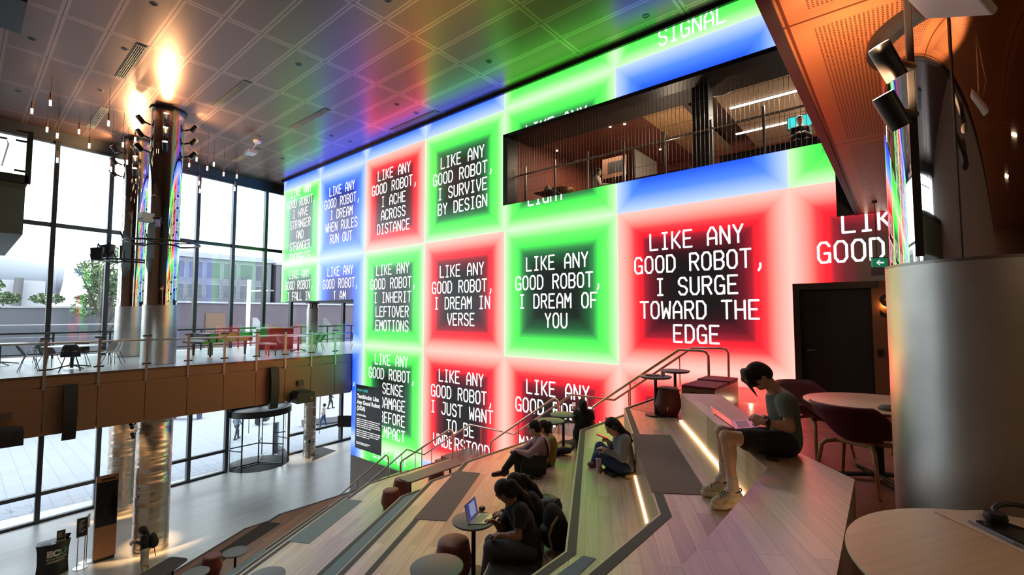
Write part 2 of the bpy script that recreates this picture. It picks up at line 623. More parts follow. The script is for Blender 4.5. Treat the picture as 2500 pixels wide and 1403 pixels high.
MUL = [-8, -6.3, -4.55, -2.8, -1.1, 0.6, 2.35, 4.1, 5.8, 7.5, 9.2, 10.9, 12.52, 14.1, 16.1, 18.1, 20]
HEADZ = 15.06
FRAME = mat('facade_frame', (0.07, 0.075, 0.08), 0.4, 0.5)
for i, (a, b) in enumerate(zip(MUL[:-1], MUL[1:])):
    z0 = 3.12 if i in (10, 11) else 0.06
    w = struct('window_%d' % (i + 1), MB().quad((fx(a), a, z0), (fx(b), b, z0), (fx(b), b, HEADZ), (fx(a), a, HEADZ)), FACADE_GLASS)
    mb = MB()
    hw = 0.075
    mb.add([(fx(a) + 0.16, a - hw, 0 if i not in (11,) else 3.1), (fx(a) + 0.16, a + hw, 0 if i not in (11,) else 3.1), (fx(a) - 0.12, a + hw, 0 if i not in (11,) else 3.1), (fx(a) - 0.12, a - hw, 0 if i not in (11,) else 3.1),
            (fx(a) + 0.16, a - hw, HEADZ), (fx(a) + 0.16, a + hw, HEADZ), (fx(a) - 0.12, a + hw, HEADZ), (fx(a) - 0.12, a - hw, HEADZ)],
           [(3, 2, 1, 0), (4, 5, 6, 7), (0, 1, 5, 4), (1, 2, 6, 5), (2, 3, 7, 6), (3, 0, 4, 7)])
    for z, h in ((HEADZ - 0.05, 0.1), (11.67, 0.16), (4.0, 0.1), (1.1, 0.14), (0.05, 0.1)):
        if i in (10, 11) and z < 3:
            continue
        if i == 13 and z == 1.1:
            pass
        mb.add([(fx(a) + 0.1, a, z - h / 2), (fx(b) + 0.1, b, z - h / 2), (fx(b) - 0.08, b, z - h / 2), (fx(a) - 0.08, a, z - h / 2),
                (fx(a) + 0.1, a, z + h / 2), (fx(b) + 0.1, b, z + h / 2), (fx(b) - 0.08, b, z + h / 2), (fx(a) - 0.08, a, z + h / 2)],
               [(3, 2, 1, 0), (4, 5, 6, 7), (0, 1, 5, 4), (1, 2, 6, 5), (2, 3, 7, 6), (3, 0, 4, 7)])
    obj('window_frame', mb, FRAME, w)
mb = MB()
mb.add([(fx(-8) + 0.2, -8, HEADZ), (fx(20) + 0.2, 20, HEADZ), (fx(20) - 0.3, 20, HEADZ), (fx(-8) - 0.3, -8, HEADZ),
        (fx(-8) + 0.2, -8, CEIL_Z), (fx(20) + 0.2, 20, CEIL_Z), (fx(20) - 0.3, 20, CEIL_Z), (fx(-8) - 0.3, -8, CEIL_Z)],
       [(3, 2, 1, 0), (4, 5, 6, 7), (0, 1, 5, 4), (1, 2, 6, 5), (2, 3, 7, 6), (3, 0, 4, 7)])
struct('trim_window_head', mb, FRAME)
# facade railing on the bridge, in front of the glass
fr = thing('window_guard_rail', 'dark horizontal guard rail on the bridge in front of the tall windows', 'railing', (-25.6, 4, 6.35))
obj('rail', MB().cyl((fx(-2) + 0.4, -2, 7.35), (fx(19) + 0.4, 19, 7.35), 0.04), DARK, fr, world=True)
obj('rail', MB().cyl((fx(-2) + 0.4, -2, 6.55), (fx(19) + 0.4, 19, 6.55), 0.03), DARK, fr, world=True)
for k in range(11):
    y = -1 + 1.75 * k
    obj('post', MB().box((fx(y) + 0.37, y - 0.03, 6.34), (fx(y) + 0.43, y + 0.03, 7.35)), DARK, fr, world=True)

# ------------------------------------------------------------------ columns
def column(x, y, r, label, z0, zsplit, z1, lower_ripple=True, ring=None, name='round_column'):
    t = thing(name, label, 'column', (x, y, z0))
    if z0 == 0:
        obj('lower_cladding', MB().lathe([(r, 0), (r, 4.68)], (x, y, 0), 48, caps=False), WAVY, t, world=True, smooth=40)
        obj('foot_band', MB().lathe([(r + 0.012, 0), (r + 0.012, 0.07)], (x, y, 0), 48), STEEL, t, world=True, smooth=40)
        obj('middle_cladding', MB().lathe([(r, 6.36), (r, zsplit)], (x, y, 0), 48, caps=False), BRUSHED, t, world=True, smooth=40)
    else:
        obj('drum_cladding', MB().lathe([(r, z0), (r, zsplit)], (x, y, 0), 96, caps=False), BRUSHED, t, world=True, smooth=40)
        obj('foot_band', MB().lathe([(r + 0.004, z0), (r + 0.004, z0 + 0.12)], (x, y, 0), 96), STEEL, t, world=True, smooth=40)
    rm = r - 0.03
    obj('mirror_cladding', MB().lathe([(rm, zsplit - 0.02), (rm, z1)], (x, y, 0), 96, caps=False), MIRROR, t, world=True, smooth=40)
    obj('ledge', MB().lathe([(rm, zsplit), (r, zsplit), (r, zsplit - 0.02)], (x, y, 0), 96, caps=False), STEEL, t, world=True)
    obj('collar', MB().lathe([(r + 0.05, z1 - 0.06), (r + 0.05, z1)], (x, y, 0), 64), BLACK, t, world=True, smooth=40)
    if ring:
        rr, zz = ring
        rg = obj('lamp_ring', MB().tube([(x + rr * math.cos(a), y + rr * math.sin(a), zz) for a in [2 * pi * k / 48 for k in range(48)]], 0.035, 8, True), BLACK, t, world=True, smooth=50)
        for k in range(4):
            a = pi / 4 + k * pi / 2
            obj('ring_arm', MB().cyl((x + rm * math.cos(a), y + rm * math.sin(a), zz), (x + rr * math.cos(a), y + rr * math.sin(a), zz), 0.02).shift(t.location), BLACK, rg)
    return t


C1, C2, C3, C4 = (-20.2, 4.65), (-24.75, 4.7), (0.474, 4.27), (-26.35, 13.35)
column(*C1, 0.515, 'front round column with mirrored top, uplight clusters and a black ring, passing through the bridge', 0, 8.42, CEIL_Z, ring=(1.1, 10.62))
column(*C2, 0.515, 'round mirrored column behind the front one, close to the tall windows', 0, 8.42, CEIL_Z, ring=(1.0, 10.3))
column(*C4, 0.33, 'slim steel column beside the revolving door', 0, 8.42, 8.76)
column(*C3, 0.55, 'large brushed steel drum column with mirror cladding above beside the birch tables', 6.474, 8.43, 10.05)


def spotlight(loc, aim, label, power=0, group='black spotlights clustered on the columns', arm=None, length=0.3, rad=0.085, col=(1.0, 0.62, 0.3), spot=105):
    t = thing('spotlight', label, 'spotlight', loc, 0, group)
    a = Vector(aim).normalized()
    p = Vector(loc)
    obj('can', MB().cyl(p - a * length / 2, p + a * length / 2, rad * 0.95, rad, 20), mat('spot_can', (0.02, 0.018, 0.016), 0.4), t, world=True, smooth=40)
    obj('lens', MB().cyl(p + a * (length / 2), p + a * (length / 2 + 0.004), rad * 0.9, None, 20), SPOTLENS, t, world=True)
    if arm is not None:
        obj('arm', MB().cyl(p, arm, 0.028), BLACK, t, world=True)
    if power:
        lamp('SPOT', p + a * (length / 2 + 0.03), power, col, 0.05, p + a * 5, spot, 0.6, 'spot_beam')
    return t


for ci, (C, cname) in enumerate(((C1, 'front'), (C2, 'rear'))):
    for k, az in enumerate((-1.75, -0.3, 1.15, 2.8)):
        for j, z in enumerate((14.95, 14.45, 13.95)):
            side = ('left', 'near', 'right', 'window')[k]
            px_, py_ = C[0] + 0.78 * math.cos(az), C[1] + 0.78 * math.sin(az)
            ax_, ay_ = C[0] + 0.5 * math.cos(az), C[1] + 0.5 * math.sin(az)
            spotlight((px_, py_, z), (math.cos(az) * 0.8, math.sin(az) * 0.8, 1.0),
                      'black uplight, %s of the %s side of the %s mirrored column top' % (('topmost', 'middle one', 'lowest')[j], side, cname),
                      power=(380 if j == 2 else 120), arm=(ax_, ay_, z - 0.12))
    for az in (-1.0, 0.5):
        lamp('SPOT', (C[0] + 0.95 * math.cos(az), C[1] + 0.95 * math.sin(az), 4.6), 1700, (1.0, 0.6, 0.28), 0.08, (C[0] + 0.1 * math.cos(az), C[1] + 0.1 * math.sin(az), 2.0), 34, 0.6, 'column_graze')
lamp('SPOT', (-25.2, 13.0, 4.6), 500, (1.0, 0.72, 0.45), 0.05, (-26.1, 13.2, 2.0), 50, 0.5, 'column_graze')

# spotlight pole in front of the near mirror column
pole_b = at(2247, 640, 2.66)
pt = thing('spotlight_pole', 'tall black track pole standing before the near mirror column', 'pole', (pole_b.x, pole_b.y, 8.43))
pz = 10.05
obj('pole', MB().box((pole_b.x - 0.014, pole_b.y - 0.014, 8.43), (pole_b.x + 0.014, pole_b.y + 0.014, pz)), BLACK, pt, world=True)
obj('rib', MB().box((pole_b.x - 0.019, pole_b.y - 0.006, 8.43), (pole_b.x + 0.019, pole_b.y + 0.006, pz)), DARK, pt, world=True)
_rt = Vector((math.cos(HEAD), math.sin(HEAD), 0))
for (qx, qy, lab, tz, pw) in ((2168, 152, 'upper of the two black spotlights clamped to the track pole', -0.95, 0), (2178, 272, 'lower of the two black spotlights clamped to the track pole', 0.95, 130)):
    c = at(qx, qy, 2.52)
    zarm = at(2230, qy - 12 if qy < 200 else qy - 8, 2.62).z
    spotlight(c, (-0.45 * _rt.x, -0.45 * _rt.y, 0.85), lab, power=0, group='spotlights on the track pole', arm=(pole_b.x, pole_b.y, zarm), length=0.2, rad=0.052)
lamp('SPOT', at(2138, 215, 2.5), 210, (1.0, 0.56, 0.28), 0.05, at(2060, 170, 4.6), 85, 0.8, 'spot_beam')
lamp('SPOT', at(2125, 95, 2.4), 120, (1.0, 0.62, 0.36), 0.05, at(2010, -40, 3.4), 85, 0.8, 'spot_beam')

# ------------------------------------------------------------------ tiered seating
EDGE = [
    (6.47, [(-3.74, 10.0), (-3.74, 7.5), (-1.57, 3.75), (-1.57, -7.9)]),
    (6.03, [(-4.47, 10.0), (-4.47, 7.24), (-2.32, 3.5), (-2.32, -7.9)]),
    (5.53, [(-5.3, 10.0), (-5.3, 7.12), (-3.0, 3.0), (-3.0, -7.9)]),
    (5.04, [(-7.05, 10.0), (-7.05, 6.9), (-4.9, 3.1), (-4.7, 2.75), (-4.7, -7.9)]),
    (4.57, [(-7.79, 10.0), (-7.79, 6.6), (-5.85, 3.2), (-5.5, 2.6), (-5.5, -7.9)]),
    (4.10, [(-8.58, 10.0), (-8.58, 6.46), (-6.7, 3.1), (-6.4, 2.6), (-6.4, -7.9)]),
    (3.63, [(-10.98, 10.0), (-10.98, 7.15), (-8.7, 3.05), (-8.4, 2.5), (-8.4, -7.9)]),
    (3.16, [(-11.75, 10.0), (-11.75, 6.9), (-9.55, 3.0), (-9.2, 2.4), (-9.2, -7.9)]),
    (2.69, [(-12.6, 10.0), (-12.6, 6.85), (-10.4, 2.9), (-10.0, 2.2), (-10.0, -7.9)]),
    (2.22, [(-14.2, 10.0), (-14.25, 6.35), (-13.99, 5.88), (-12.4, 3.0), (-12.0, 2.3), (-12.0, -7.9)]),
    (1.75, [(-14.7, 10.0), (-14.7, 6.2), (-12.9, 3.0), (-12.6, 2.2), (-12.6, -7.9)]),
    (1.28, [(-16.3, 10.0), (-16.3, 6.2), (-14.5, 3.0), (-14.2, 2.2), (-14.2, -7.9)]),
    (0.81, [(-16.8, 10.0), (-16.8, 6.2), (-15.0, 3.0), (-14.7, 2.2), (-14.7, -7.9)]),
    (0.40, [(-17.3, 10.0), (-17.3, 6.2), (-15.5, 3.0), (-15.2, 2.2), (-15.2, -7.9)]),
]
ts = thing('tiered_seating', 'broad timber amphitheatre of angular seating tiers facing the lower hall', 'seating steps', (-9, 5, 0))


def offset_strip(edge, w0, w1):
    """two rails along a polyline, w0 and w1 metres inside it"""
    out = []
    for w in (w0, w1):
        pts = []
        for i, p in enumerate(edge):
            p = Vector(p)
            ds = []
            if i > 0:
                ds.append((p - Vector(edge[i - 1])).normalized())
            if i < len(edge) - 1:
                ds.append((Vector(edge[i + 1]) - p).normalized())
            ns = [Vector((-d.y, d.x)) for d in ds]
            n = sum(ns, Vector((0, 0))).normalized()
            pts.append(p + n * (w / max(0.3, n.dot(ns[0]))))
        out.append(pts)
    return out


def strip_mesh(edge, w0, w1, z, h):
    a, b = offset_strip(edge, w0, w1)
    mb = MB()
    for i in range(len(a) - 1):
        mb.prism([a[i], a[i + 1], b[i + 1], b[i]], z, z + h)
    return mb


for k, (z, e) in enumerate(EDGE):
    zb = EDGE[k + 1][0] if k + 1 < len(EDGE) else 0.0
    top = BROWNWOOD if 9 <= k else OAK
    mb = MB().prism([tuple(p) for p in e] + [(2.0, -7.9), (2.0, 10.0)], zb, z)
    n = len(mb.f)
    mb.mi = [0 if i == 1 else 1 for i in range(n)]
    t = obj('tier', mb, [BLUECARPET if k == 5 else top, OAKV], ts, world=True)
    obj('nosing', strip_mesh(e, 0.015, 0.095, z, 0.004), NOSING, ts, world=True)
    obj('edge_trim', strip_mesh(e, -0.004, 0.013, z - 0.02, 0.023), TRIM if k not in (9, 10) else BLACK, ts, world=True)


def patch(pts, z, m, grow=0.0):
    P = [onz(px, py, z) for px, py in pts]
    obj('carpet', MB().prism([(p.x, p.y) for p in P], z, z + 0.006), m, ts, world=True)


patch([(1541, 1059), (1637, 1063), (1730, 1209), (1592, 1203)], 6.47, CARPET)
patch([(1330, 1425), (1424, 1357), (1455, 1364), (1390, 1425)], 6.03, BLUECARPET)
patch([(1184, 1425), (1208, 1364), (1296, 1262), (1337, 1270), (1317, 1425)], 5.53, BLACKCARPET)
patch([(1346, 1091), (1373, 1074), (1412, 1074), (1399, 1100)], 5.53, BLACKCARPET)
patch([(1113, 1149), (1172, 1155), (1090, 1272), (1009, 1267)], 5.04, CARPET)
patch([(841, 1218), (885, 1222), (755, 1327), (702, 1321)], 3.63, BLUECARPET)
patch([(641, 1341), (652, 1343), (572, 1403), (520, 1425), (545, 1405)], 2.69, BLUECARPET)
patch([(650, 1273.5), (687, 1277), (537, 1374), (499, 1369), (636, 1280)], 2.22, BLACKCARPET)
# warm light strips at the foot of the risers
e = EDGE[0][1]
obj('light_strip', MB().add([(-3.7, 7.46, 6.033), (-1.6, 3.83, 6.033), (-1.63, 3.81, 6.033), (-3.73, 7.44, 6.033), (-3.7, 7.46, 6.05), (-1.6, 3.83, 6.05), (-1.63, 3.81, 6.05), (-3.73, 7.44, 6.05)],
                        [(3, 2, 1, 0), (4, 5, 6, 7), (0, 1, 5, 4), (1, 2, 6, 5), (2, 3, 7, 6), (3, 0, 4, 7)]), LED, ts, world=True)

# rim bench along the top
rb = thing('rim_bench', 'long timber bench with a light strip at its foot crowning the tiers', 'bench', (-0.85, 4.1, 6.474))
rim = [(-2.6, 7.1), (-0.84, 4.11), (-0.85, -7.9)]
rimr = rimr[:-1] + [(-0.27, -7.9)]
obj('bench_body', MB().prism(rim + rimr[::-1][0:1] + rimr[::-1][1:] + [(-2.12, 7.37)], 6.476, 6.9), [OAK], rb, world=True)
obj('light_strip', strip_mesh([(-2.6, 7.1), (-0.84, 4.11)], -0.03, -0.003, 6.478, 0.022), LED, rb, world=True)
obj('end_light', strip_mesh([(-0.84, 4.11), (-0.85, 3.6)], -0.03, -0.003, 6.478, 0.022), LED, rb, world=True)
tag(ts, kind='thing')

# ------------------------------------------------------------------ stairs along the video wall
FL = [(-17.4, 0.0, -14.3, 2.22, 13), (-13.3, 2.22, -11.0, 3.63, 8), (-9.1, 3.63, -7.05, 5.04, 8), (-5.75, 5.04, -3.74, 6.47, 8)]
sc = thing('staircase', 'narrow timber staircase climbing beside the video wall', 'stairs', (-10, 10.6, 0))
mb = MB()
for i, (xa, za, xb, zb, n) in enumerate(FL):
    for k in range(n):
        mb.box((xa + (xb - xa) * k / n, 10.0, 0), (xa + (xb - xa) * (k + 1) / n, 11.24, za + (zb - za) * (k + 1) / n))
    xe = FL[i + 1][0] if i + 1 < len(FL) else -3.74
    if xe > xb:
        mb.box((xb, 10.0, 0), (xe, 11.24, zb))
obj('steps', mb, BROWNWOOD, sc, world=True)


def flight_z(x):
    for i, (xa, za, xb, zb, n) in enumerate(FL):
        if x < xa:
            return za
        if x <= xb:
            return za + (zb - za) * (x - xa) / (xb - xa)
    return 6.47


def handrail(label, pts, posts, y, ends=True):
    t = thing('handrail', label, 'handrail', (pts[0][0], y, flight_z(pts[0][0])), 0, 'bronze handrails of the wall stairs')
    path = [Vector((x, y, z)) for x, z in pts]
    obj('rail', MB().tube(path, 0.03, 10), BRONZE, t, world=True, smooth=50)
    for x, zt in posts:
        obj('post', MB().cyl((x, y, flight_z(x) - 0.02), (x, y, zt), 0.016, None, 10), BRONZE, t, world=True)
    return t


H = 0.84
for nm, (xa, za, xb, zb, n) in zip(('lowest', 'second', 'third', 'topmost'), FL):
    s = (zb - za) / (xb - xa)
    x0, x1 = xa + 0.15, xb + 0.05
    top = zb + H
    pts = [(x0 - 0.25, za + 0.02), (x0 - 0.25, za + H - 0.1), (x0 - 0.2, za + H - 0.02), (x0 - 0.1, za + H + 0.05)]
    pts += [(x1 - 0.0, zb + H + 0.02)]
    if nm == 'topmost':
        pts += [(x1 + 0.45, top + 0.02), (x1 + 0.55, top), (x1 + 0.6, top - 0.08), (x1 + 0.6, zb)]
    else:
        pts += [(x1 + 0.08, top + 0.03), (x1 + 0.14, top - 0.03), (x1 + 0.16, top - 0.12), (x1 + 0.16, zb)]
    handrail('bronze handrail on the seating side of the %s stair flight' % nm, pts, [(xa + (xb - xa) * 0.45, za + (zb - za) * 0.45 + H)], 10.04)
pts = [(-17.5, 0.85)]
posts = []
for i, (xa, za, xb, zb, n) in enumerate(FL):
    pts += [(xa, za + H), (xb, zb + H)]
    posts += [(xa + 0.4, za + 0.4 * (zb - za) / (xb - xa) + H), (xb - 0.3, zb - 0.3 * (zb - za) / (xb - xa) + H), (xb + 0.5, zb + H)]
pts += [(-3.1, 6.47 + H + 0.02), (-3.0, 6.47 + H), (-2.96, 6.47 + H - 0.08), (-2.96, 6.47)]
handrail('long continuous bronze handrail on the video wall side of the stairs', pts, posts[:-1], 11.0)
# ------------------------------------------------------------------ the video wall
def tile_mat(name, stops, prim, gain):
    m = bpy.data.materials.new(name)
    m.use_nodes = True
    N, L = m.node_tree.nodes, m.node_tree.links
    b = N['Principled BSDF']
    b.inputs['Base Color'].default_value = (0.01, 0.01, 0.01, 1)
    b.inputs['Roughness'].default_value = 0.3
    b.inputs['Specular IOR Level'].default_value = 0.5
    uv = N.new('ShaderNodeUVMap')
    sp = N.new('ShaderNodeSeparateXYZ')
    L.new(uv.outputs[0], sp.inputs[0])

    def op(o, a, c=None):
        n = N.new('ShaderNodeMath')
        n.operation = o
        for i, x in enumerate((a, c)):
            if x is None:
                continue
            if isinstance(x, (int, float)):
                n.inputs[i].default_value = x
            else:
                L.new(x, n.inputs[i])
        return n.outputs[0]

    def side(o):
        return op('SUBTRACT', 0.5, op('ABSOLUTE', op('SUBTRACT', o, 0.5)))
    d = op('MINIMUM', side(sp.outputs[0]), side(sp.outputs[1]))
    r = N.new('ShaderNodeValToRGB')
    cr = r.color_ramp
    cr.elements[0].position, cr.elements[0].color = stops[0][0], (*lin(stops[0][1]), 1)
    cr.elements[1].position, cr.elements[1].color = stops[-1][0], (*lin(stops[-1][1]), 1)
    for p, c in stops[1:-1]:
        q = cr.elements.new(p)
        q.color = (*lin(c), 1)
    for q in cr.elements:                  # the lit primary is driven far past white, as on the real panels
        c = list(q.color)
        t = min(1.0, max(0.0, (c[prim] - 0.42) / 0.5))
        c[prim] *= 1 + (gain - 1) * t
        q.color = c
    L.new(op('MULTIPLY', d, 2.0), r.inputs['Fac'])
    L.new(r.outputs['Color'], b.inputs['Emission Color'])
    b.inputs['Emission Strength'].default_value = SCREEN
    return m


SCREEN = 1.0
TR = tile_mat('screen_red', [(0, (250, 214, 200)), (0.09, (244, 188, 174)), (0.17, (236, 146, 134)), (0.24, (226, 74, 80)), (0.31, (206, 40, 56)), (0.38, (170, 36, 52)), (0.46, (112, 28, 42)), (0.6, (46, 24, 28)), (0.75, (28, 25, 26))], 0, 5.0)
TG = tile_mat('screen_green', [(0, (224, 255, 214)), (0.08, (186, 250, 172)), (0.16, (120, 246, 118)), (0.24, (98, 232, 104)), (0.31, (78, 196, 94)), (0.38, (58, 148, 80)), (0.46, (40, 98, 58)), (0.62, (28, 46, 36)), (0.78, (26, 32, 28))], 1, 3.0)
TB = tile_mat('screen_blue', [(0, (206, 230, 255)), (0.1, (164, 200, 250)), (0.22, (92, 150, 236)), (0.36, (52, 112, 218)), (0.5, (28, 56, 168)), (0.66, (8, 8, 140)), (0.85, (10, 8, 110))], 2, 4.5)
TXT = mat('screen_white', (0, 0, 0), 0.4, emit=(1, 1, 1), es=1.5)
X0, TW, Z0, TH = -25.82, 4.0125, 2.735, 4.025      # tile grid
COLS = {0: 'bggrr', 1: 'bbbbb', 2: 'brggg', 3: 'bgrrb', 4: 'gggrr', 5: 'gbrrr', 6: 'rgrrr'}
# rows from the top: 0 above 14.83, then downwards
HOLES = [(-9.81, 3.0, 11.62, 13.96), (-1.72, 3.0, 0, 8.73), (-0.91, 3.0, 10.05, 16), (-30, -18.62, 0, 8.74), (0.4, 3, 0, 16)]
LIM = (-25.82, 1.5, 2.0, 15.34)


def subtract(rects, h):
    out = []
    for (a, b, c, d) in rects:
        ha, hb, hc, hd = max(a, h[0]), min(b, h[1]), max(c, h[2]), min(d, h[3])
        if ha >= hb or hc >= hd:
            out.append((a, b, c, d))
            continue
        for q in ((a, ha, c, d), (hb, b, c, d), (ha, hb, c, hc), (ha, hb, hd, d)):
            if q[1] - q[0] > 1e-4 and q[3] - q[2] > 1e-4:
                out.append(q)
    return out


vw = thing('video_wall', 'giant LED video wall of red, green and blue text tiles', 'video wall', (-10, YW, 2.0))
YS = 11.3
mats_ = {'r': TR, 'g': TG, 'b': TB}
for ci, colors in COLS.items():
    for ri, cc in enumerate(colors):
        xa = X0 + TW * ci
        zt = 14.81 + TH - TH * ri
        zb_ = zt - TH
        rect = (max(xa, LIM[0]), min(xa + TW, LIM[1]), max(zb_, LIM[2]), min(zt, LIM[3]))
        if rect[0] >= rect[1] or rect[2] >= rect[3]:
            continue
        rs = [rect]
        for h in HOLES:
            rs = subtract(rs, h)
        if not rs:
            continue
        mb = MB()
        uvs = []
        for (a, b, c, d) in rs:
            mb.quad((a, YS, c), (b, YS, c), (b, YS, d), (a, YS, d))
            uvs += [((a - xa) / TW, (c - zb_) / TH), ((b - xa) / TW, (c - zb_) / TH), ((b - xa) / TW, (d - zb_) / TH), ((a - xa) / TW, (d - zb_) / TH)]
        o = obj('screen_tile', mb, mats_[cc], vw, world=True)
        ul = o.data.uv_layers.new(name='UVMap')
        for i, q in enumerate(uvs):
            ul.data[i].uv = q
# cabinet behind the panels
mb = MB()
mb.box((-25.82, 11.305, 8.74), (-18.6, 11.41, 15.34))
mb.box((-18.62, 11.305, 2.0), (-9.83, 11.41, 15.34))
mb.box((-9.83, 11.305, 2.0), (-1.74, 11.41, 11.6))
mb.box((-9.83, 11.305, 13.98), (-0.92, 11.41, 15.34))
mb.box((-1.74, 11.305, 8.74), (0.4, 11.41, 10.05))
obj('cabinet', mb, BLACK, vw, world=True)

GL = {'A': [[(0, 0), (0, 4), (1.5, 6), (2.5, 6), (4, 4), (4, 0)], [(0, 2.2), (4, 2.2)]],
      'B': [[(0, 0), (0, 6), (3, 6), (4, 5), (4, 4), (3, 3.1), (0, 3.1)], [(3, 3.1), (4, 2.2), (4, 1), (3, 0), (0, 0)]],
      'C': [[(4, 4.8), (3, 6), (1, 6), (0, 4.8), (0, 1.2), (1, 0), (3, 0), (4, 1.2)]],
      'D': [[(0, 0), (0, 6), (2.6, 6), (4, 4.6), (4, 1.4), (2.6, 0), (0, 0)]],
      'E': [[(4, 6), (0, 6), (0, 0), (4, 0)], [(0, 3.1), (3.2, 3.1)]],
      'F': [[(4, 6), (0, 6), (0, 0)], [(0, 3), (3.2, 3)]],
      'G': [[(4, 4.8), (3, 6), (1, 6), (0, 4.8), (0, 1.2), (1, 0), (3, 0), (4, 1), (4, 2.7), (2.2, 2.7)], [(4, 1), (4, 0)]],
      'H': [[(0, 0), (0, 6)], [(4, 0), (4, 6)], [(0, 3), (4, 3)]],
      'I': [[(0.7, 6), (3.3, 6)], [(2, 6), (2, 0)], [(0.7, 0), (3.3, 0)]],
      'J': [[(1.5, 6), (4, 6), (4, 1.2), (3, 0), (1, 0), (0, 1.2)]],
      'K': [[(0, 0), (0, 6)], [(4, 6), (1, 3), (4, 0)], [(0, 3), (1, 3)]],
      'L': [[(0, 6), (0, 0), (4, 0)]],
      'M': [[(0, 0), (0, 6), (2, 2.6), (4, 6), (4, 0)]],
      'N': [[(0, 0), (0, 6), (4, 0), (4, 6)]],
      'O': [[(1.1, 6), (0, 4.8), (0, 1.2), (1.1, 0), (2.9, 0), (4, 1.2), (4, 4.8), (2.9, 6), (1.1, 6)]],
      'P': [[(0, 0), (0, 6), (3, 6), (4, 5), (4, 3.9), (3, 2.8), (0, 2.8)]],
      'R': [[(0, 0), (0, 6), (3, 6), (4, 5), (4, 4), (3, 3), (0, 3)], [(2, 3), (4, 0)]],
      'S': [[(4, 4.9), (3, 6), (1, 6), (0, 5), (0, 4), (1, 3.2), (3, 2.8), (4, 2), (4, 1), (3, 0), (1, 0), (0, 1.1)]],
      'T': [[(-0.2, 6), (4.2, 6)], [(2, 6), (2, 0)]],
      'U': [[(0, 6), (0, 1.2), (1.1, 0), (2.9, 0), (4, 1.2), (4, 6)]],
      'V': [[(0, 6), (0, 4), (2, 0), (4, 4), (4, 6)]],
      'W': [[(-0.2, 6), (0.4, 0), (2, 3.6), (3.6, 0), (4.2, 6)]],
      'Y': [[(0, 6), (2, 3), (4, 6)], [(2, 3), (2, 0)]],
      ',': [[(2.2, 1), (2.2, -0.2), (1.4, -1.3)]], "'": [[(2, 6.2), (1.6, 4.4)]]}


def stroke(mb, pts, w, M):
    for a, b in zip(pts[:-1], pts[1:]):
        a, b = Vector(a), Vector(b)
        d = (b - a)
        if d.length < 1e-6:
            continue
        d.normalize()
        n = Vector((-d.y, d.x)) * w / 2
        a2, b2 = a - d * w * 0.36, b + d * w * 0.36
        q = [a2 - n * 0.55, a2 + d * w * 0.2 - n, b2 - d * w * 0.2 - n, b2 - n * 0.55, b2 + n * 0.55, b2 - d * w * 0.2 + n, a2 + d * w * 0.2 + n, a2 + n * 0.55]
        mb.add([M(p) for p in q], [list(range(8))])


ADV, LH, CW, CH, SW = 0.283, 0.575, 0.19, 0.405, 0.047


def screen_line(mb, s, xc, zc, y=YS - 0.012):
    x = xc - (len(s) - 1) * ADV / 2 - CW / 2
    for c in s:
        for p in GL.get(c, []):
            stroke(mb, [(q[0] / 4 * CW, q[1] / 6 * CH) for q in p], SW, lambda v, x=x: (x + v.x, y, zc - CH / 2 + v.y))
        x += ADV
    return mb


def clipz(mb, z0, z1):
    bm = bmesh.new()
    vs = [bm.verts.new(p) for p in mb.v]
    for f in mb.f:
        try:
            bm.faces.new([vs[i] for i in f])
        except ValueError:
            pass
    for z, n in ((z0, (0, 0, -1)), (z1, (0, 0, 1))):
        bmesh.ops.bisect_plane(bm, geom=bm.verts[:] + bm.edges[:] + bm.faces[:], plane_co=(0, 0, z), plane_no=n, clear_outer=True)
    out = MB()
    bm.verts.index_update()
    out.add([v.co.copy() for v in bm.verts], [[v.index for v in f.verts] for f in bm.faces])
    bm.free()
    return out


def tile_text(ci, ri, lines, n=None, dx=0.0, dz=0.0, z0=0, z1=99):
    xc = X0 + TW * (ci + 0.5) + dx
    zt = 14.81 + TH - TH * ri
    n = n or len(lines)
    zc = zt - TH / 2 + (n - 1) * LH / 2 + dz
    mb = MB()
    for i, l in enumerate(lines):
        screen_line(mb, l, xc, zc - i * LH)
    mb = clipz(mb, z0, z1)
    if mb.f:
        obj('lettering', mb, TXT, vw, world=True)


A_, B_ = 'LIKE ANY', 'GOOD ROBOT,'
tile_text(0, 1, [A_, B_, 'I HAVE', 'STRANGER', 'AND', 'STRANGER', 'THOUGHTS'])
tile_text(1, 1, [A_, B_, 'I DREAM', 'WHEN RULES', 'RUN OUT'])
tile_text(2, 1, [A_, B_, 'I ACHE', 'ACROSS', 'DISTANCE'])
tile_text(3, 1, [A_, B_, 'I SURVIVE', 'BY DESIGN'])
tile_text(0, 2, [A_, B_, 'I FALL IN'], n=6, dz=-0.04, z0=8.76)
tile_text(1, 2, [A_, B_, 'I AM'], n=6, dz=-0.12, z0=8.77)
tile_text(2, 2, [A_, B_, 'I INHERIT', 'LEFTOVER', 'EMOTIONS'])
tile_text(3, 2, [A_, B_, 'I DREAM IN', 'VERSE'])
tile_text(4, 2, [A_, B_, 'I DREAM OF', 'YOU'])
tile_text(5, 2, [A_, B_, 'I SURGE', 'TOWARD THE', 'EDGE'])
tile_text(6, 2, [A_, B_], n=5, z0=8.73)
tile_text(2, 3, [A_, B_, ' SENSE', ' DAMAGE', ' BEFORE', ' IMPACT'], dz=0.05)
tile_text(3, 3, [A_, B_, 'I JUST WANT', 'TO BE', 'UNDERSTOOD'])
tile_text(4, 3, [A_, B_, "I'M  ", 'MY        '], n=5)
tile_text(2, 4, [A_], n=7, z0=2.0)
mb = clipz(screen_line(MB(), 'LIKE ANY', X0 + TW * 4.5, 13.83), 13.97, 99)
obj('lettering', mb, TXT, vw, world=True)
mb = clipz(screen_line(MB(), 'LIGHT', X0 + TW * 4.5 - 0.35, 11.67), 0, 11.62)
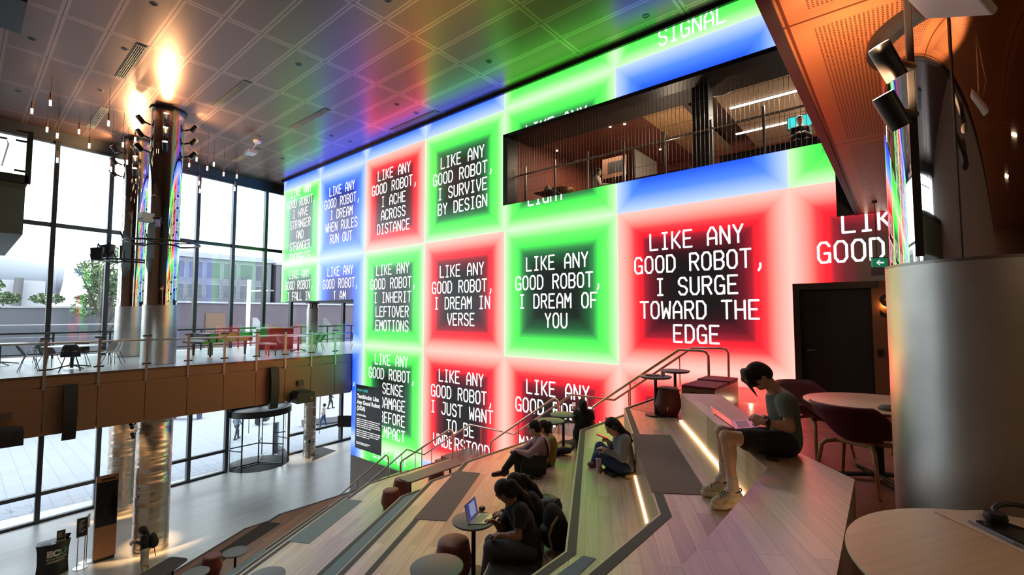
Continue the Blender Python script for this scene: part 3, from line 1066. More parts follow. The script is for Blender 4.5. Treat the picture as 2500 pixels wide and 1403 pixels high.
obj('lettering', mb, TXT, vw, world=True)
mb = clipz(screen_line(MB(), 'SIGNAL', X0 + TW * 5.5 + 0.05, 15.17), 0, 15.335)
obj('lettering', mb, TXT, vw, world=True)
mb = screen_line(MB(), ',', -18.45, 5.25)
obj('lettering', mb, TXT, vw, world=True)

# caption panel shown on the screen
BLK = mat('screen_black', (0.008, 0.008, 0.008), 0.35, emit=(0.014, 0.014, 0.015), es=1)
TEAL = mat('screen_teal', (0, 0, 0), 0.4, emit=lin((60, 190, 180)), es=1)
TXT2 = mat('screen_caption_white', (0, 0, 0), 0.4, emit=(1, 1, 1), es=1.0)
cp = obj('caption_panel', MB().quad((-18.26, YS - 0.02, 2.36), (-16.31, YS - 0.02, 2.36), (-16.31, YS - 0.02, 5.06), (-18.26, YS - 0.02, 5.06)), BLK, vw, world=True)
RX = Matrix.Rotation(pi / 2, 4, 'X')


for s, z, size, m in (('NOW | HERE', 4.79, 0.14, TEAL), ('Textblocks: Like', 4.5, 0.24, TXT2), ('Any Good Robot', 4.25, 0.24, TXT2), ('(2026)', 4.0, 0.24, TXT2), ('by Sasha Stiles', 3.76, 0.12, TXT2)):
    t = text_mesh(s, size, bold=0.035 * size)
    t.v = [Matrix.Translation((-18.15, YS - 0.03, z)) @ RX @ p for p in t.v]
    t.shift(vw.location)
    obj('caption_lettering', t, m, cp)
random.seed(3)
mb = MB()
z = 3.6
for nl in (5, 4):
    for i in range(nl):
        x = -18.15
        xe = -16.55 if i < nl - 1 else -17.2
        while x < xe:
            w = random.uniform(0.05, 0.2)
            mb.quad((x, YS - 0.03, z), (x + w, YS - 0.03, z), (x + w, YS - 0.03, z + 0.035), (x, YS - 0.03, z + 0.035))
            x += w + 0.03
        z -= 0.082
    z -= 0.06
for i, (zz, w) in enumerate(((2.62, 1.05), (2.56, 0.85))):
    mb.quad((-18.15, YS - 0.03, zz), (-18.15 + w, YS - 0.03, zz), (-18.15 + w, YS - 0.03, zz + 0.03), (-18.15, YS - 0.03, zz + 0.03))
mb.shift(vw.location)
obj('caption_body', mb, TXT2, cp)
# ------------------------------------------------------------------ stools, tables, chairs
STOOL_PROF = [(0.001, 0.0), (0.15, 0.0), (0.165, 0.012), (0.215, 0.15), (0.22, 0.165), (0.219, 0.18), (0.182, 0.385)]
SEAT_PROF = [(0.182, 0.386), (0.178, 0.41), (0.165, 0.428), (0.12, 0.437), (0.001, 0.44)]


def make_stool(label):
    t = thing('stool', label, 'stool', (0, 0, 0), 0, 'maroon drum stools on the seating tiers')
    obj('body', MB().lathe(STOOL_PROF, n=40, caps=False), STOOL, t, smooth=32)
    obj('seat', MB().lathe(SEAT_PROF, n=40, caps=False), mat('maroon_seat', lin((112, 64, 56)), 0.55), t, smooth=50)
    obj('pull_tab', MB().cbox((0.222, 0, 0.13), (0.006, 0.02, 0.05)), mat('pale_tab', (0.6, 0.5, 0.4), 0.5), t)
    return t


st0 = make_stool('maroon drum stool on the top tier beside two dark round tables')
st0.location = (-2.95, 7.45, 6.48)
st0.rotation_euler = (0, 0, -1.2)
STOOLS = [((-4.09, 3.83, 5.05), 'maroon drum stool between the laptop table and the grey table in front'),
          ((-9.15, 6.6, 3.64), 'front one of two maroon stools at the near end of the long table'),
          ((-9.55, 7.2, 3.64), 'maroon stool half under the near end of the long table'),
          ((-9.35, 8.15, 3.64), 'maroon stool mostly hidden beneath the middle of the long table'),
          ((-12.15, 3.95, 2.23), 'maroon stool on the lowest brown tier beside the blue-grey round table'),
          ((-3.66, 3.1, 5.05), 'maroon stool tucked below the grey round table in front'),
          ((-13.62, 3.72, 1.29), 'red stool below the dark long table in the lower left')]
for i, (p, l) in enumerate(STOOLS):
    dup(st0, p, i * 1.1 - 1.0, l)


def make_table(label):
    t = thing('round_table', label, 'table', (0, 0, 0), 0, 'small round tables on the seating tiers')
    obj('tabletop', MB().lathe([(0.001, 0.585), (0.23, 0.585), (0.252, 0.6), (0.255, 0.618), (0.25, 0.62), (0.001, 0.62)], n=48, caps=False), [TABLETOP], t, smooth=30)
    obj('pole', MB().cyl((0, 0, 0.012), (0, 0, 0.585), 0.026), BLACK, t, smooth=40)
    obj('base', MB().lathe([(0.001, 0), (0.17, 0), (0.17, 0.01), (0.03, 0.016), (0.001, 0.016)], n=32, caps=False), BLACK, t)
    return t


tb0 = make_table('dark round table on the top tier, the nearer of two, with a tray and cup')
tb0.location = (-3.15, 7.42 + 0.18, 6.48)
TABLES = [((-3.12, 8.25, 6.48), 'dark round table on the top tier, farther of two, bare top'),
          ((-5.1, 7.65, 5.54), 'round table with ochre lit top beside the person filming the screen'),
          ((-4.98, 7.05, 5.54), 'round table half hidden behind the person in the yellow top'),
          ((-3.97, 4.04, 5.05), 'grey round table carrying the open laptop with the blue screen'),
          ((-3.52, 3.08, 5.05), 'bare grey round table cut by the bottom edge in front of a stool'),
          ((-11.5, 4.2, 2.23), 'blue-grey round table standing on the brown lowest tier'),
          ((-11.2, 3.35, 2.23), 'blue-grey round table cut by the bottom edge beside the maroon stool'),
          ((-7.3, 3.1, 3.64), 'pale blue round table just peeking over the bottom edge')]
for p, l in TABLES:
    dup(tb0, p, 0.3, l)
tb0.location = onz(1600, 917, 7.1).to_2d().to_3d() + Vector((0, 0, 6.48))
# tray, cup and crumpled napkin on the nearer dark table
tl = tb0.location
tr = obj('tray', MB().lathe([(0.001, 0), (0.1, 0), (0.115, 0.015), (0.11, 0.015), (0.097, 0.004), (0.001, 0.004)], n=28, caps=False), mat('tray_paper', lin((170, 140, 130)), 0.6), smooth=40)
tr.location = (tl.x - 0.06, tl.y + 0.02, 7.101)
tag(tr, 'small pale tray on the nearer dark round table', 'tray')
cu = obj('paper_cup', MB().lathe([(0.001, 0), (0.028, 0), (0.036, 0.075), (0.033, 0.075), (0.026, 0.005), (0.001, 0.005)], n=24, caps=False), WHITE, smooth=40)
cu.location = (tl.x + 0.1, tl.y + 0.06, 7.101)
tag(cu, 'small white paper cup beside the tray on the dark round table', 'cup')

# long table of the lower tier
def long_table(name, label, P, z, zf, legs, m):
    t = thing(name, label, 'table', (P[0][0], P[0][1], zf))
    obj('tabletop', MB().prism(P, z - 0.035, z), m, t, world=True, bevel=0.008)
    for x, y in legs:
        obj('leg', MB().cyl((x, y, zf), (x, y, z - 0.035), 0.028), BLACK, t, world=True, smooth=40)
    return t


def rounded(P, r, n=5):
    out = []
    for i, p in enumerate(P):
        p, a, b = Vector(p), Vector(P[i - 1]), Vector(P[(i + 1) % len(P)])
        u, v = (a - p).normalized(), (b - p).normalized()
        for k in range(n + 1):
            s = k / n
            out.append(tuple(p + u * r * (1 - s) ** 2 + v * r * s ** 2))
    return out


q = [onz(*c, 4.3).to_2d() for c in ((971, 1166), (1000, 1177), (1133, 1130), (1110, 1117))]
long_table('long_table', 'long narrow grey table with maroon stools on the middle tier', rounded([tuple(c) for c in q], 0.1), 4.3, 3.635,
           [tuple(q[0] * 0.45 + q[1] * 0.45 + q[2] * 0.1), tuple(q[2] * 0.42 + q[3] * 0.42 + q[0] * 0.16)], TABLETOP)
q = [onz(*c, 1.98).to_2d() for c in ((342, 1401), (418, 1357), (461, 1362), (405, 1404))]
q[0] = q[0] + (q[0] - q[1]) * 0.8
q[3] = q[3] + (q[3] - q[2]) * 0.6
long_table('long_table', 'dark long table end in the lower left above a red stool', rounded([tuple(c) for c in q], 0.1), 1.98, 1.285,
           [tuple(q[1] * 0.5 + q[2] * 0.4 + q[0] * 0.1), tuple(q[0] * 0.4 + q[3] * 0.4 + q[1] * 0.2)], mat('charcoal_top', (0.035, 0.035, 0.035), 0.6))

# red topped storage box at the head of the stairs
sb = thing('storage_box', 'oak storage box with red cushioned lid at the head of the stairs', 'box', (-2.6, 8.6, 6.474))
obj('body', MB().box((-2.89, 7.92, 6.476), (-2.35, 9.32, 6.86)), plank_mat('oak_box', lin((150, 120, 84)), lin((140, 110, 76)), lin((100, 78, 54)), 0, 2.0, 0.4), sb, world=True, bevel=0.006)
RL = mat('red_cushion', lin((120, 34, 44)), 0.6)
obj('lid', MB().box((-2.89, 7.92, 6.862), (-2.35, 8.7, 6.905)), RL, sb, world=True, bevel=0.008)
obj('lid', MB().box((-2.89, 8.72, 6.862), (-2.35, 9.32, 6.925)), RL, sb, world=True, bevel=0.008)
obj('hand_slot', MB().box((-2.75, 7.914, 6.72), (-2.5, 7.924, 6.8)), BLACK, sb, world=True)
lamp('POINT', (-2.15, 9.35, 6.52), 1.5, (1.0, 0.8, 0.5), 0.02, name='foot_light')


# shell chairs ------------------------------------------------------
def shell(rim, rx, ry, n=40, k=10, p=2.6):
    vs, fs = [(0, 0, 0)], []
    for i in range(n):
        a = 2 * pi * i / n
        for j in range(1, k + 1):
            s = j / k
            h = rim(a)
            rr = s ** 0.75 if h > 0.05 else s
            flare = 1 + 0.08 * s * s
            vs.append((rx * rr * math.cos(a) * flare, ry * rr * math.sin(a) * flare, h * s ** p))
    for i in range(n):
        l = (i + 1) % n
        fs.append((0, 1 + i * k, 1 + l * k))
        for j in range(k - 1):
            fs.append((1 + i * k + j, 1 + i * k + j + 1, 1 + l * k + j + 1, 1 + l * k + j))
    return vs, fs


def solid(o, th):
    m = o.modifiers.new('thickness', 'SOLIDIFY')
    m.thickness = th
    m.offset = 0
    return o


def rim_arm(a):       # +x is forward
    c = math.cos(a)
    if c < -0.45:
        return 0.36
    t = (c + 0.45) / 1.45
    return 0.36 - 0.2 * min(1, t * 2.4) if t < 0.6 else max(0.0, 0.16 * (1 - (t - 0.6) / 0.3))


def make_armchair(label):
    t = thing('tub_chair', label, 'chair', (0, 0, 0), 0, 'burgundy tub chairs at the far birch table')
    v, f = shell(rim_arm, 0.28, 0.29, 48, 14)
    v = [(x - 0.14 * max(0, (z / 0.36)) ** 1.5 * (1 if x < 0 else 0), y, z + 0.43) for x, y, z in v]
    s = obj('shell', MB().add(v, f), BURGUNDY, t, smooth=60)
    solid(s, 0.025)
    for sx in (-1, 1):
        for sy in (-1, 1):
            obj('leg', MB().tube([(sx * 0.08, sy * 0.15, 0.405), (sx * 0.17, sy * 0.2, 0.395), (sx * 0.2, sy * 0.225, 0.36), (sx * 0.245, sy * 0.27, 0.0)], [0.02, 0.021, 0.02, 0.014], 8), ASHLEG, t, smooth=50)
    for sx in (-1, 1):
        obj('cross_bar', MB().cyl((sx * 0.08, -0.16, 0.405), (sx * 0.08, 0.16, 0.405), 0.018), ASHLEG, t)
    return t


tcx, tcy = -0.22, 5.92
c0 = make_armchair('burgundy tub chair nearest the column, its back to the viewer')
lc = at(2096, 1100, 4.42)
c0.location = (lc.x, lc.y, 6.475)
c0.rotation_euler = (0, 0, HEAD + math.radians(28))
lc = at(1992, 1080, 5.45)
dup(c0, (lc.x, lc.y, 6.475), math.atan2(tcy - lc.y, tcx - lc.x) + 0.2, 'burgundy tub chair behind the person in the green shirt, left of the birch table')
lc = at(2200, 1000, 5.4)
dup(c0, (lc.x + 0.2, lc.y + 0.1, 6.475), math.atan2(tcy - lc.y, tcx - lc.x), 'burgundy tub chair on the far side of the birch table')


def birch_table(label, x, y, r, z):
    t = thing('birch_table', label, 'table', (x, y, z), 0, 'round birch tables on the upper floor')
    obj('tabletop', MB().lathe([(0.001, 0.712), (r - 0.03, 0.712), (r, 0.735), (r, 0.74), (r - 0.002, 0.742), (0.001, 0.742)], n=72, caps=False), BIRCH, t, smooth=25)
    obj('edge_band', MB().lathe([(r - 0.028, 0.713), (r + 0.001, 0.733), (r + 0.001, 0.741)], n=72, caps=False), mat('pale_edge', lin((226, 214, 200)), 0.5), t)
    return t


bt = birch_table('far round birch table ringed by burgundy chairs', tcx, tcy, 0.62, 6.475)
obj('pedestal', MB().cyl((0, 0, 0.03), (0, 0, 0.712), 0.045), BLACK, bt, smooth=40)
for k in range(4):
    a = 0.5 + k * pi / 2
    obj('foot', MB().tube([(0, 0, 0.05), (0.42 * math.cos(a), 0.42 * math.sin(a), 0.022)], 0.022, 8), BLACK, bt)
bn = birch_table('near round birch table with papers, cut by the lower right corner', 0.456, 2.35, 0.66, 6.475)
for k in range(4):
    a = 0.95 + k * pi / 2
    obj('leg', MB().tube([(0.4 * math.cos(a), 0.4 * math.sin(a), 0.71), (0.56 * math.cos(a), 0.56 * math.sin(a), 0.0)], [0.03, 0.02], 12), ASHLEG, bn, smooth=50)
ZT = 6.475 + 0.742
tag(obj('folded_cloth', MB().lathe([(0.001, 0), (0.09, 0), (0.1, 0.02), (0.07, 0.045), (0.001, 0.05)], (tcx + 0.12, tcy - 0.38, ZT + 0.001), 20, caps=False, sy=0.6), mat('grey_cloth', lin((140, 130, 124)), 0.9), smooth=50), 'small grey cloth bundle on the far birch table beside the column', 'cloth')


def slab_px(name, pts, z, h, m, label, cat, world=None):
    P = [onz(px, py, z).to_2d() for px, py in pts]
    o = obj(name, MB().prism([(p.x, p.y) for p in P], z, z + h), m)
    return tag(o, label, cat)


PAPER = mat('printed_paper', lin((214, 190, 170)), 0.8, noise=0.06, nscale=90)
slab_px('paper', [(2279, 1248), (2404, 1245), (2470, 1275), (2560, 1330), (2560, 1378), (2420, 1312)], ZT + 0.001, 0.0015, PAPER, 'printed sheets lying on the near birch table', 'paper')
slab_px('paper', [(2366, 1271), (2405, 1274), (2540, 1340), (2540, 1362)], ZT + 0.003, 0.001, mat('white_paper', lin((220, 200, 186)), 0.8), 'narrow white sheet beneath the black tablet on the near birch table', 'paper')
slab_px('tablet', [(2383, 1274), (2450, 1276), (2570, 1318), (2570, 1362), (2500, 1330)], ZT + 0.006, 0.008, SCREENBLACK, 'black tablet lying on the papers of the near birch table', 'tablet')
a, b = onz(2366, 1271, ZT + 0.01), onz(2520, 1346, ZT + 0.01)
pn = thing('pen', 'blue pen lying on the sheet beside the black tablet', 'pen', a)
obj('barrel', MB().cyl(a, a.lerp(b, 0.75), 0.004, None, 10), mat('blue_pen', lin((90, 100, 150)), 0.4), pn, world=True)
obj('grip', MB().cyl(a.lerp(b, 0.75), b, 0.0045, 0.002, 10), BLACK, pn, world=True)
hp = onz(2500, 1285, ZT)
hd = thing('headphones', 'black headphones resting on the papers at the right edge of the near birch table', 'headphones', (hp.x, hp.y, ZT + 0.01))
obj('headband', MB().tube([(0.085 * math.cos(a), 0.085 * math.sin(a), 0.03 + 0.02 * math.sin(a)) for a in [pi * k / 16 for k in range(-2, 19)]], 0.011, 8), BLACK, hd, smooth=60)
for sx in (-1, 1):
    obj('ear_cup', MB().lathe([(0.001, 0), (0.035, 0.0), (0.04, 0.012), (0.034, 0.035), (0.001, 0.035)], (0.085 * sx, -0.03, 0.0), 24, caps=False), BLACK, hd, smooth=60)

# exit sign hanging from the soffit
ex = at(2147, 641, 8.0)
es_ = thing('exit_sign', 'green exit sign with white arrow hanging left of the near column', 'sign', (ex.x, ex.y, ex.z), HEAD)
obj('sign_box', MB().cbox((0, 0, 0), (0.26, 0.03, 0.155)), mat('exit_green', lin((30, 110, 78)), 0.4, emit=lin((30, 120, 84)), es=0.7), es_)
P = [(-0.07, 0), (-0.02, 0.045), (0.005, 0.045), (-0.025, 0.015), (0.07, 0.015), (0.07, -0.015), (-0.025, -0.015), (0.005, -0.045), (-0.02, -0.045)]
obj('arrow', MB().add([(x, -0.017, z) for x, z in P], [list(range(9))]), mat('exit_white', (0.8, 0.8, 0.8), 0.4, emit=(0.8, 0.9, 0.85), es=0.8), es_)
obj('top_rail', MB().cbox((0, 0, 0.085), (0.28, 0.035, 0.015)), BLACK, es_)
obj('cable', MB().cyl((-0.04, 0, 0.09), (-0.04, 0, 10.05 - ex.z - 0.02), 0.006, None, 6), BLACK, es_)
obj('ceiling_cap', MB().cyl((-0.04, 0, 10.05 - ex.z - 0.03), (-0.04, 0, 10.05 - ex.z), 0.04), BLACK, es_)

# back-lit letter on the wall past the door
sp_ = ony(2168, 745, 11.28)
t = text_mesh('S', 0.62, 'CENTER', 0.02, 0.01)
t.v = [Matrix.Translation((sp_.x, 11.24, sp_.z - 0.22)) @ RX @ p for p in t.v]
tag(obj('wall_letter', t, BLACK), 'black letter with warm glow behind it on the wall right of the door', 'letter')
lamp('POINT', (sp_.x - 0.05, 11.27, sp_.z), 2.5, (1.0, 0.55, 0.15), 0.02, name='letter_glow')
tag(obj('card_reader', MB().box((-0.36, 11.27, 7.3), (-0.28, 11.3, 7.43)), BLACK), 'small black card reader on the wall beside the dark door', 'card reader')

# white access point on an arm below the soffit
ap = thing('access_point', 'white flat wireless antenna on a bracket under the copper soffit', 'antenna', at(2310, -4, 2.2))
M_ = Matrix.Rotation(HEAD + 0.35, 4, 'Z') @ Matrix.Rotation(0.5, 4, 'X') @ Matrix.Rotation(0.25, 4, 'Y')
obj('panel', MB().cbox((0, 0, 0), (0.3, 0.3, 0.035), M_), WHITE, ap, bevel=0.01)
obj('bracket', MB().tube([(0, 0, 0.02), (0.02, 0.02, 0.12), (0.03, 0.03, 10.05 - ap.location.z)], 0.014, 8), mat('cream_bracket', lin((190, 160, 130)), 0.5), ap)
obj('cable', MB().tube([(0.1, 0.05, 0.03), (0.16, 0.1, 0.1), (0.12, 0.12, 0.22), (0.05, 0.08, 10.05 - ap.location.z)], 0.007, 6), mat('cream_cable', lin((180, 150, 120)), 0.6), ap)

# ------------------------------------------------------------------ things on the fascia and under the bridge
def line_array(y, label):
    t = thing('line_array_speaker', label, 'speaker', (-18.45, y, 4.55), 0, 'black line array speakers on the bridge fascia')
    mb = MB()
    for k in range(8):
        z0, z1 = 4.5 + k * 0.195, 4.5 + (k + 1) * 0.195
        o0, o1 = 0.12 * ((k - 4) / 4) ** 2, 0.12 * ((k - 3) / 4) ** 2
        mb.add([(-18.3 - o0, y - 0.15, z0), (-18.3 - o0, y + 0.15, z0), (-18.605, y + 0.12, z0), (-18.605, y - 0.12, z0), (-18.3 - o1, y - 0.15, z1), (-18.3 - o1, y + 0.15, z1), (-18.605, y + 0.12, z1), (-18.605, y - 0.12, z1)],
               [(3, 2, 1, 0), (4, 5, 6, 7), (0, 1, 5, 4), (1, 2, 6, 5), (2, 3, 7, 6), (3, 0, 4, 7)])
    obj('cabinet', mb, BLACK, t, world=True)
    obj('bracket', MB().box((-18.62, y - 0.05, 5.2), (-18.5, y + 0.05, 5.4)), DARK, t, world=True)
    return t


line_array(2.22, 'tall curved black line speaker on the bridge fascia, nearer the left edge')
line_array(7.9, 'curved black line speaker on the bridge fascia above the revolving door')


def projector(y, label):
    t = thing('projector_housing', label, 'projector', (-18.3, y, 4.6), 0, 'black projector housings on the bridge fascia')
    obj('housing', MB().box((-18.61, y - 0.35, 4.62), (-18.0, y + 0.35, 5.02)), BLACK, t, world=True, bevel=0.01)
    obj('vent_tray', MB().box((-18.55, y - 0.25, 5.022), (-18.1, y + 0.25, 5.07)), DARK, t, world=True)
    obj('lens', MB().cyl((-18.0, y + 0.2, 4.8), (-17.97, y + 0.2, 4.8), 0.06), SCREENBLACK, t, world=True)
    b = tag(obj('sensor_box', MB().box((-18.605, y - 0.1, 5.24), (-18.5, y + 0.14, 5.44)), mat('brown_box', (0.09, 0.05, 0.04), 0.5)), 'small square box on the bridge fascia above the %s projector housing' % label.split()[0], 'junction box', 'small boxes on the bridge fascia')
    return t


projector(0.95, 'left-edge black projector housing hung on the bridge fascia')
projector(8.95, 'far black projector housing hung on the bridge fascia beside the curved speaker')

# ceiling details: vents, downlights, smoke detectors
VENT = mat('vent_slats', (0.12, 0.13, 0.12), 0.5)
vents = [(-15.62, 2.95, 'nearest the bright column'), (-15.55, 5.6, 'right of the bright column top'), (-15.5, 8.25, 'closest to the video wall'),
         (-21.46, 3.08, 'left of the rear column'), (-21.6, 8.3, 'behind the white bracket lamp'), (-12.6, 10.9, 'beside the screen edge')]
for i, (x, y, l) in enumerate(vents):
    t = thing('ceiling_vent', 'long narrow slatted air vent in the ceiling, ' + l, 'vent', (x - 1.4, y, CEIL_Z), 0, 'linear ceiling vents')
    obj('frame', MB().box((-1.38, -0.13, -0.012), (1.38, 0.13, -0.002)), VENT, t)
    for k in range(5):
        obj('slat', MB().box((-1.36, -0.1 + k * 0.044, -0.03), (1.36, -0.085 + k * 0.044, -0.012)), mat('vent_slat_pale', (0.35, 0.33, 0.28), 0.5, 0.5), t)
    for k in range(14):
        obj('divider', MB().box((-1.3 + k * 0.2, -0.11, -0.026), (-1.288 + k * 0.2, 0.11, -0.013)), mat('vent_slat_pale', (0.35, 0.33, 0.28)), t)
dots = [(375, 10), (78, 95), (45, 222), (245, 220), (305, 120), (729, 157), (969, 255), (1016, 275), (1194, 150), (1577, 39), (947, 0), (855, 345), (809, 331), (633, 332), (690, 387)]
for i, (px, py) in enumerate(dots):
    p = onz(px, py, CEIL_Z)
    if p.length > 60:
        continue
    t = thing('recessed_downlight', 'small dark recessed downlight in the ceiling panel', 'downlight', (p.x, p.y, CEIL_Z), 0, 'recessed downlights of the main ceiling')
    obj('trim_ring', MB().lathe([(0.055, -0.012), (0.085, -0.008), (0.09, -0.001)], n=24, caps=False), DARK, t)
    obj('baffle', MB().lathe([(0.001, -0.004), (0.055, -0.004)], n=24, caps=False), SCREENBLACK, t)
p = onz(628, 343, CEIL_Z)
t = thing('bracket_projector', 'white box on a bent arm hanging from the ceiling between columns and screen', 'projector', (p.x, p.y, CEIL_Z))
obj('mount', MB().lathe([(0.12, -0.12), (0.16, -0.06), (0.16, -0.001)], n=24), WHITE, t, smooth=40)
obj('arm', MB().tube([(0, 0, -0.1), (-0.05, -0.1, -0.3), (-0.1, -0.2, -0.45)], 0.03, 8), WHITE, t)
obj('head', MB().cbox((-0.1, -0.2, -0.55), (0.5, 0.35, 0.14)), WHITE, t, bevel=0.02)
p0_ = onz(30, 8, CEIL_Z)
tag(obj('ceiling_hatch', MB().box((-17.4, -0.6, CEIL_Z - 0.04), (-15.5, 0.76, CEIL_Z - 0.002)), BLACK), 'black square opening in the ceiling at the upper left corner', 'hatch')

# pendant lamps over the bridge
PEND = [(78, 270), (123, 250), (115, 315), (140, 330), (193, 320), (265, 300), (218, 355), (462, 402), (480, 388), (522, 400), (506, 410), (578, 430), (546, 424), (300, 352), (310, 395), (140, 390), (271, 412), (486, 446), (573, 460), (488, 465), (330, 340)]
GOLD = mat('brass_stem', (0.6, 0.3, 0.16), 0.35, 1.0)
for i, (px, py) in enumerate(PEND):
    X_ = -21.3 - 2.2 * ((i * 37) % 10) / 10
    c = onx(px, py, X_)
    if c.z > CEIL_Z - 0.4:
        c = onx(px, py, X_ + 3)
    t = thing('pendant_lamp', 'slim glowing tube pendant lamp on a thin wire above the bridge', 'pendant lamp', c, 0, 'tube pendants over the bridge')
    obj('wire', MB().cyl((0, 0, 0.3), (0, 0, CEIL_Z - c.z - 0.001), 0.005, None, 6), DARK, t)
    obj('stem', MB().cyl((0, 0, 0.07), (0, 0, 0.32), 0.024, None, 10), GOLD, t)
    obj('tube', MB().cyl((0, 0, -0.1), (0, 0, 0.07), 0.03, None, 12), BULB, t)
# ------------------------------------------------------------------ people: bodies grown as one continuous blended surface
class Blob:
    def __init__(s, h=0.012):
        s.h, s.items = h, []

    def cap(s, a, b, ra, rb=None, k=0.03):
        s.items.append(('c', np.array(a, float), np.array(b, float), ra, ra if rb is None else rb, k))
        return s

    def chain(s, pts, rs, k=0.02):
        for i in range(len(pts) - 1):
            s.cap(pts[i], pts[i + 1], rs[i], rs[i + 1], k)
        return s

    def ell(s, c, r, R=None, k=0.03):
        s.items.append(('e', np.array(c, float), np.array(r, float), np.eye(3) if R is None else np.array(R, float), 0, k))
        return s

    def cut(s, p, n):               # removes the side the normal points to
        s.items.append(('p', np.array(p, float), np.array(n, float) / np.linalg.norm(n), 0, 0, 0))
        return s

    def carve(s, c, r, R=None):
        s.items.append(('x', np.array(c, float), np.array(r, float), np.eye(3) if R is None else np.array(R, float), 0, 0))
        return s

    def mesh(s):
        h = s.h
        lo, hi = np.full(3, 1e9), np.full(3, -1e9)
        for it in s.items:
            if it[0] == 'c':
                m = max(it[3], it[4])
                lo = np.minimum(lo, np.minimum(it[1], it[2]) - m)
                hi = np.maximum(hi, np.maximum(it[1], it[2]) + m)
            elif it[0] == 'e':
                m = it[2].max()
                lo, hi = np.minimum(lo, it[1] - m), np.maximum(hi, it[1] + m)
        lo -= 3 * h
        n = np.ceil((hi + 3 * h - lo) / h).astype(int) + 1
        D = np.full(n, 1.0, np.float32)
        ax = [lo[i] + h * np.arange(n[i]) for i in range(3)]
        for it in s.items:
            if it[0] in 'ce':
                if it[0] == 'c':
                    m = max(it[3], it[4]) + it[5] + 2.5 * h
                    a, b = np.minimum(it[1], it[2]) - m, np.maximum(it[1], it[2]) + m
                else:
                    m = it[2].max() + it[5] + 2.5 * h
                    a, b = it[1] - m, it[1] + m
                i0 = np.clip(np.floor((a - lo) / h).astype(int), 0, n - 1)
                i1 = np.clip(np.ceil((b - lo) / h).astype(int) + 1, 1, n)
            else:
                i0, i1 = np.zeros(3, int), n
            sl = tuple(slice(i0[i], i1[i]) for i in range(3))
            X = np.stack(np.meshgrid(ax[0][sl[0]], ax[1][sl[1]], ax[2][sl[2]], indexing='ij'), -1)
            if it[0] == 'c':
                ab = it[2] - it[1]
                t = np.clip(((X - it[1]) @ ab) / max(ab @ ab, 1e-9), 0, 1)
                d = np.linalg.norm(X - it[1] - t[..., None] * ab, axis=-1) - (it[3] + (it[4] - it[3]) * t)
            elif it[0] in 'ex':
                q = ((X - it[1]) @ it[3]) / it[2]
                l = np.linalg.norm(q, axis=-1)
                g = np.linalg.norm(q / it[2], axis=-1)
                d = l * (l - 1) / np.maximum(g, 1e-6)
            else:
                d = (X - it[1]) @ it[2]
            o = D[sl]
            if it[0] == 'p':
                D[sl] = np.maximum(o, d)
            elif it[0] == 'x':
                D[sl] = np.maximum(o, -d)
            else:
                k = max(it[5], 1e-4)
                hh = np.maximum(k - np.abs(o - d), 0) / k
                D[sl] = np.minimum(o, d) - hh * hh * k * 0.25
        sg = D < 0
        # surface nets
        c8 = [sg[i:n[0] - 1 + i, j:n[1] - 1 + j, k:n[2] - 1 + k] for i in (0, 1) for j in (0, 1) for k in (0, 1)]
        cnt = sum(c.astype(np.int8) for c in c8)
        act = (cnt > 0) & (cnt < 8)
        idx = np.full(act.shape, -1, np.int64)
        cells = np.argwhere(act)
        idx[act] = np.arange(len(cells))
        acc, num = np.zeros((len(cells), 3)), np.zeros(len(cells))
        cor = [(i, j, k) for i in (0, 1) for j in (0, 1) for k in (0, 1)]
        val = [D[cells[:, 0] + i, cells[:, 1] + j, cells[:, 2] + k] for i, j, k in cor]
        for a in range(8):
            for b in range(a + 1, 8):
                if sum(abs(cor[a][q] - cor[b][q]) for q in range(3)) != 1:
                    continue
                m = (val[a] < 0) != (val[b] < 0)
                t = val[a] / np.where(val[a] - val[b] == 0, 1, val[a] - val[b])
                P = np.array(cor[a])[None] + t[:, None] * (np.array(cor[b]) - np.array(cor[a]))[None]
                acc[m] += P[m]
                num[m] += 1
        V = lo + h * (cells + acc / np.maximum(num, 1)[:, None])
        F = []
        for axs in range(3):
            u, v = (axs + 1) % 3, (axs + 2) % 3
            s0 = [slice(None)] * 3
            s1 = [slice(None)] * 3
            s0[axs], s1[axs] = slice(0, n[axs] - 1), slice(1, n[axs])
            ch = sg[tuple(s0)] != sg[tuple(s1)]
            E = np.argwhere(ch)
            E = E[(E[:, u] > 0) & (E[:, v] > 0) & (E[:, u] < n[u] - 1) & (E[:, v] < n[v] - 1)]
            if not len(E):
                continue
            du, dv = np.eye(3, dtype=int)[u], np.eye(3, dtype=int)[v]
            q = [idx[tuple((E - a * du - b * dv).T)] for a, b in ((0, 0), (1, 0), (1, 1), (0, 1))]
            Q = np.stack(q, -1)
            fl = sg[tuple(E.T)]
            Q[~fl] = Q[~fl][:, ::-1]
            F.append(Q)
        F = np.concatenate(F)
        F = F[(F >= 0).all(1)]
        mb = MB()
        mb.v = [Vector(p) for p in V]
        mb.f = F.tolist()
        mb.mi = [0] * len(mb.f)
        return mb


def unit(v):
    v = np.array(v, float)
    return v / max(np.linalg.norm(v), 1e-9)


def frame(x, z):                       # columns: x forward, y left, z up
    x = unit(x)
    z = unit(np.array(z) - x * np.dot(z, x))
    return np.stack([x, np.cross(z, x), z], 1)


